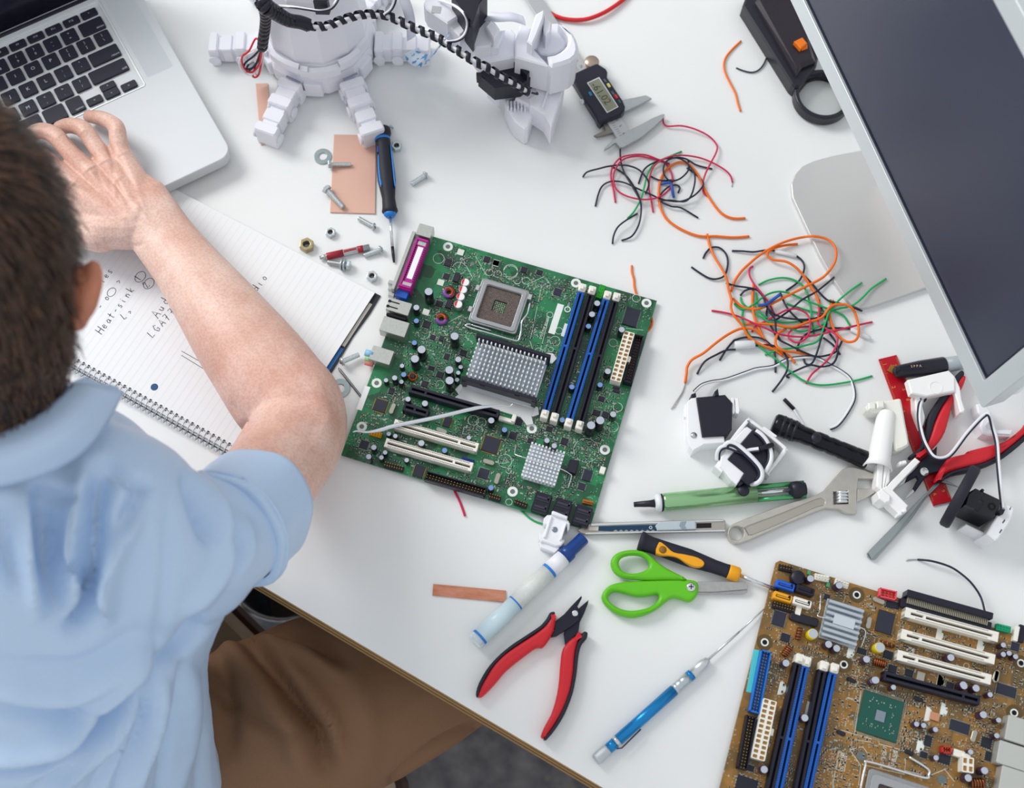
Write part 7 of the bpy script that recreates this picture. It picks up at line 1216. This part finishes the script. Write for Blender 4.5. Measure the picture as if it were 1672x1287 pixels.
# collar
def sheet(b, rows, th):
    R_ = [[Vector(p) for p in cr(r, 6)] for r in rows]; m_ = len(R_[0]); G_ = [cr([R_[k][i] for k in range(len(R_))], 4) for i in range(m_)]; kk = len(G_[0]); vs = []
    for side in (0, 1):
        for i in range(m_):
            for j in range(kk):
                a = G_[min(i+1, m_-1)][j]-G_[max(i-1, 0)][j]; c = G_[i][min(j+1, kk-1)]-G_[i][max(j-1, 0)]; nn_ = a.cross(c); nn_ = nn_.normalized() if nn_.length else Vector((0, 0, 1)); vs.append(G_[i][j]-nn_*th*side)
    o_ = m_*kk; fs = [(i*kk+j, i*kk+kk+j, i*kk+kk+j+1, i*kk+j+1) for i in range(m_-1) for j in range(kk-1)]; fs += [tuple(o_+x for x in reversed(f)) for f in fs]
    for i in range(m_-1): fs += [(i*kk, o_+i*kk, o_+i*kk+kk, i*kk+kk), (i*kk+kk-1, i*kk+2*kk-1, o_+i*kk+2*kk-1, o_+i*kk+kk-1)]
    for j in range(kk-1): fs += [(j, j+1, o_+j+1, o_+j), ((m_-1)*kk+j, o_+(m_-1)*kk+j, o_+(m_-1)*kk+j+1, (m_-1)*kk+j+1)]
    b.add(vs, fs, True)
b = MB(); sheet(b, [[U(-140, 706, .352), U(-60, 708, .356), U(10, 700, .356), U(60, 682, .352), U(95, 655, .344), U(118, 632, .330)], [U(-150, 748, .362), U(-60, 750, .366), U(10, 742, .364), U(75, 718, .357), U(125, 685, .345), U(158, 634, .325)], [U(-160, 794, .340), U(-60, 797, .344), U(10, 788, .341), U(85, 765, .333), U(145, 722, .320), U(197, 640, .300)]], .003); b.build('collar', CLO, per)
b = MB(); sheet(b, [[U(-60, 712, .356), U(20, 704, .356), U(75, 680, .350), U(106, 645, .336), U(110, 618, .322)], [U(-60, 684, .335), U(20, 682, .335), U(70, 665, .328), U(92, 638, .315), U(98, 612, .300)]], .002); b.build('collar_stand', CLO, per)
b = MB(); sheet(b, [[U(106, 630, .322), U(136, 618, .304), U(160, 632, .288)], [U(112, 660, .316), U(150, 650, .298), U(196, 640, .284)], [U(110, 695, .305), U(150, 690, .285), U(170, 695, .27)]], .002); b.build('collar_point', CLO, per)
# trousers
b = MB()
limb(b, [(-10, 1360, -.19, 120), (90, 1370, -.19, 125), (190, 1350, -.19, 115)], 22); limb(b, [(150, 1345, -.19, 108), (300, 1275, -.19, 106), (450, 1195, -.19, 100), (600, 1128, -.185, 94), (720, 1068, -.185, 84), (800, 1025, -.19, 74)], 26); limb(b, [(800, 1025, -.195, 74), (815, 1030, -.32, 62), (810, 1050, -.5, 52), (800, 1070, -.66, 48)], 20)
limb(b, [(30, 1340, -.19, 105), (110, 1190, -.195, 100), (190, 1060, -.20, 90), (245, 940, -.205, 78), (330, 790, -.21, 70)], 22); limb(b, [(330, 790, -.21, 70), (330, 780, -.35, 58), (330, 770, -.66, 46)], 18)
tr = fuse(b, .005, 5, 'trousers')
folds(tr, [([(395, 1030), (450, 1095), (498, 1165), (522, 1195), (534, 1250)], 13, -.016), ([(420, 1040), (480, 1110), (530, 1170), (550, 1230)], 13, .010), ([(375, 1060), (425, 1120), (470, 1190), (490, 1250)], 16, .008), ([(425, 1032), (498, 1042), (560, 1082)], 10, -.008), ([(415, 1050), (490, 1062), (560, 1100)], 12, .006), ([(360, 1080), (372, 1150), (375, 1220)], 12, -.006), ([(785, 1182), (740, 1200), (700, 1225), (640, 1275)], 5, -.006), ([(580, 1110), (600, 1180), (590, 1250)], 18, .004), ([(345, 1120), (430, 1180), (480, 1200)], 8, -.004)], 1.3, 2.0)
wobble(tr, 16, .003, 40, .0006)
tr.update(); link('trousers', tr, BRN, per)
for p0, p1 in (((800, 1070), (770, 960)), ((330, 770), (300, 680))):
    A, B = U(*p0, -.70), U(*p1, -.70); A.z = B.z = .035; MB().tube(cr([A, A.lerp(B, .4), A.lerp(B, .8), B], 4), [.038, .042, .045, .047, .048, .048, .047, .046, .046, .045, .043, .038, .028], 16, flat=.72).build('shoe', mat('shoe_leather', '#2a2320', .45), per)
# ------------------------------------------------------------ stool and metal bin
sc = U(276, 1314, -.335); an_ = math.atan2(-.64, .77); t = thing('stool', 'padded beige stool with a brown rim under the seated person', 'stool', (sc.x, sc.y, 0)); M = Matrix.Translation((sc.x, sc.y, 0)) @ Matrix.Rotation(an_, 4, 'Z'); zt = TZ-.335
MB(M).prism(rrect(.385, .385, .05, 6), zt-.03, zt, .012).build('seat_pad', mat('beige_leather', '#b5a48c', .55, noise=.1, nscale=40), t); MB(M).prism(rrect(.41, .41, .06, 6), zt-.055, zt-.028, .006).build('seat_rim', mat('brown_leather', '#4a332b', .5), t)
for sx_ in (-1, 1):
    for sy_ in (-1, 1): MB(M).tube([(sx_*.14, sy_*.15, zt-.05), (sx_*.150, sy_*.155, 0)], .013, 10).build('leg', mat('stool_leg', '#3a3c42', .4, .7), t)
bc = U(490, 955, -.62); t = thing('waste_bin', 'grey brushed metal waste bin on the floor under the table edge', 'waste bin', (bc.x, bc.y, 0)); M = Matrix.Translation((bc.x, bc.y, 0))
o = MB(M).lathe([(.06, .002), (.065, .02), (.074, .26), (.076, .265), (.072, .265), (.070, .25), (.06, .02)], n=36).build('bin_wall', mat('brushed_metal', '#98a2b0', .35, .7, noise=.1, nscale=80), t); MB(M).tube([(.0745*math.cos(2*PI*i/36), .0745*math.sin(2*PI*i/36), .265) for i in range(37)], .003, 6).build('bin_rim', CHROME, t)
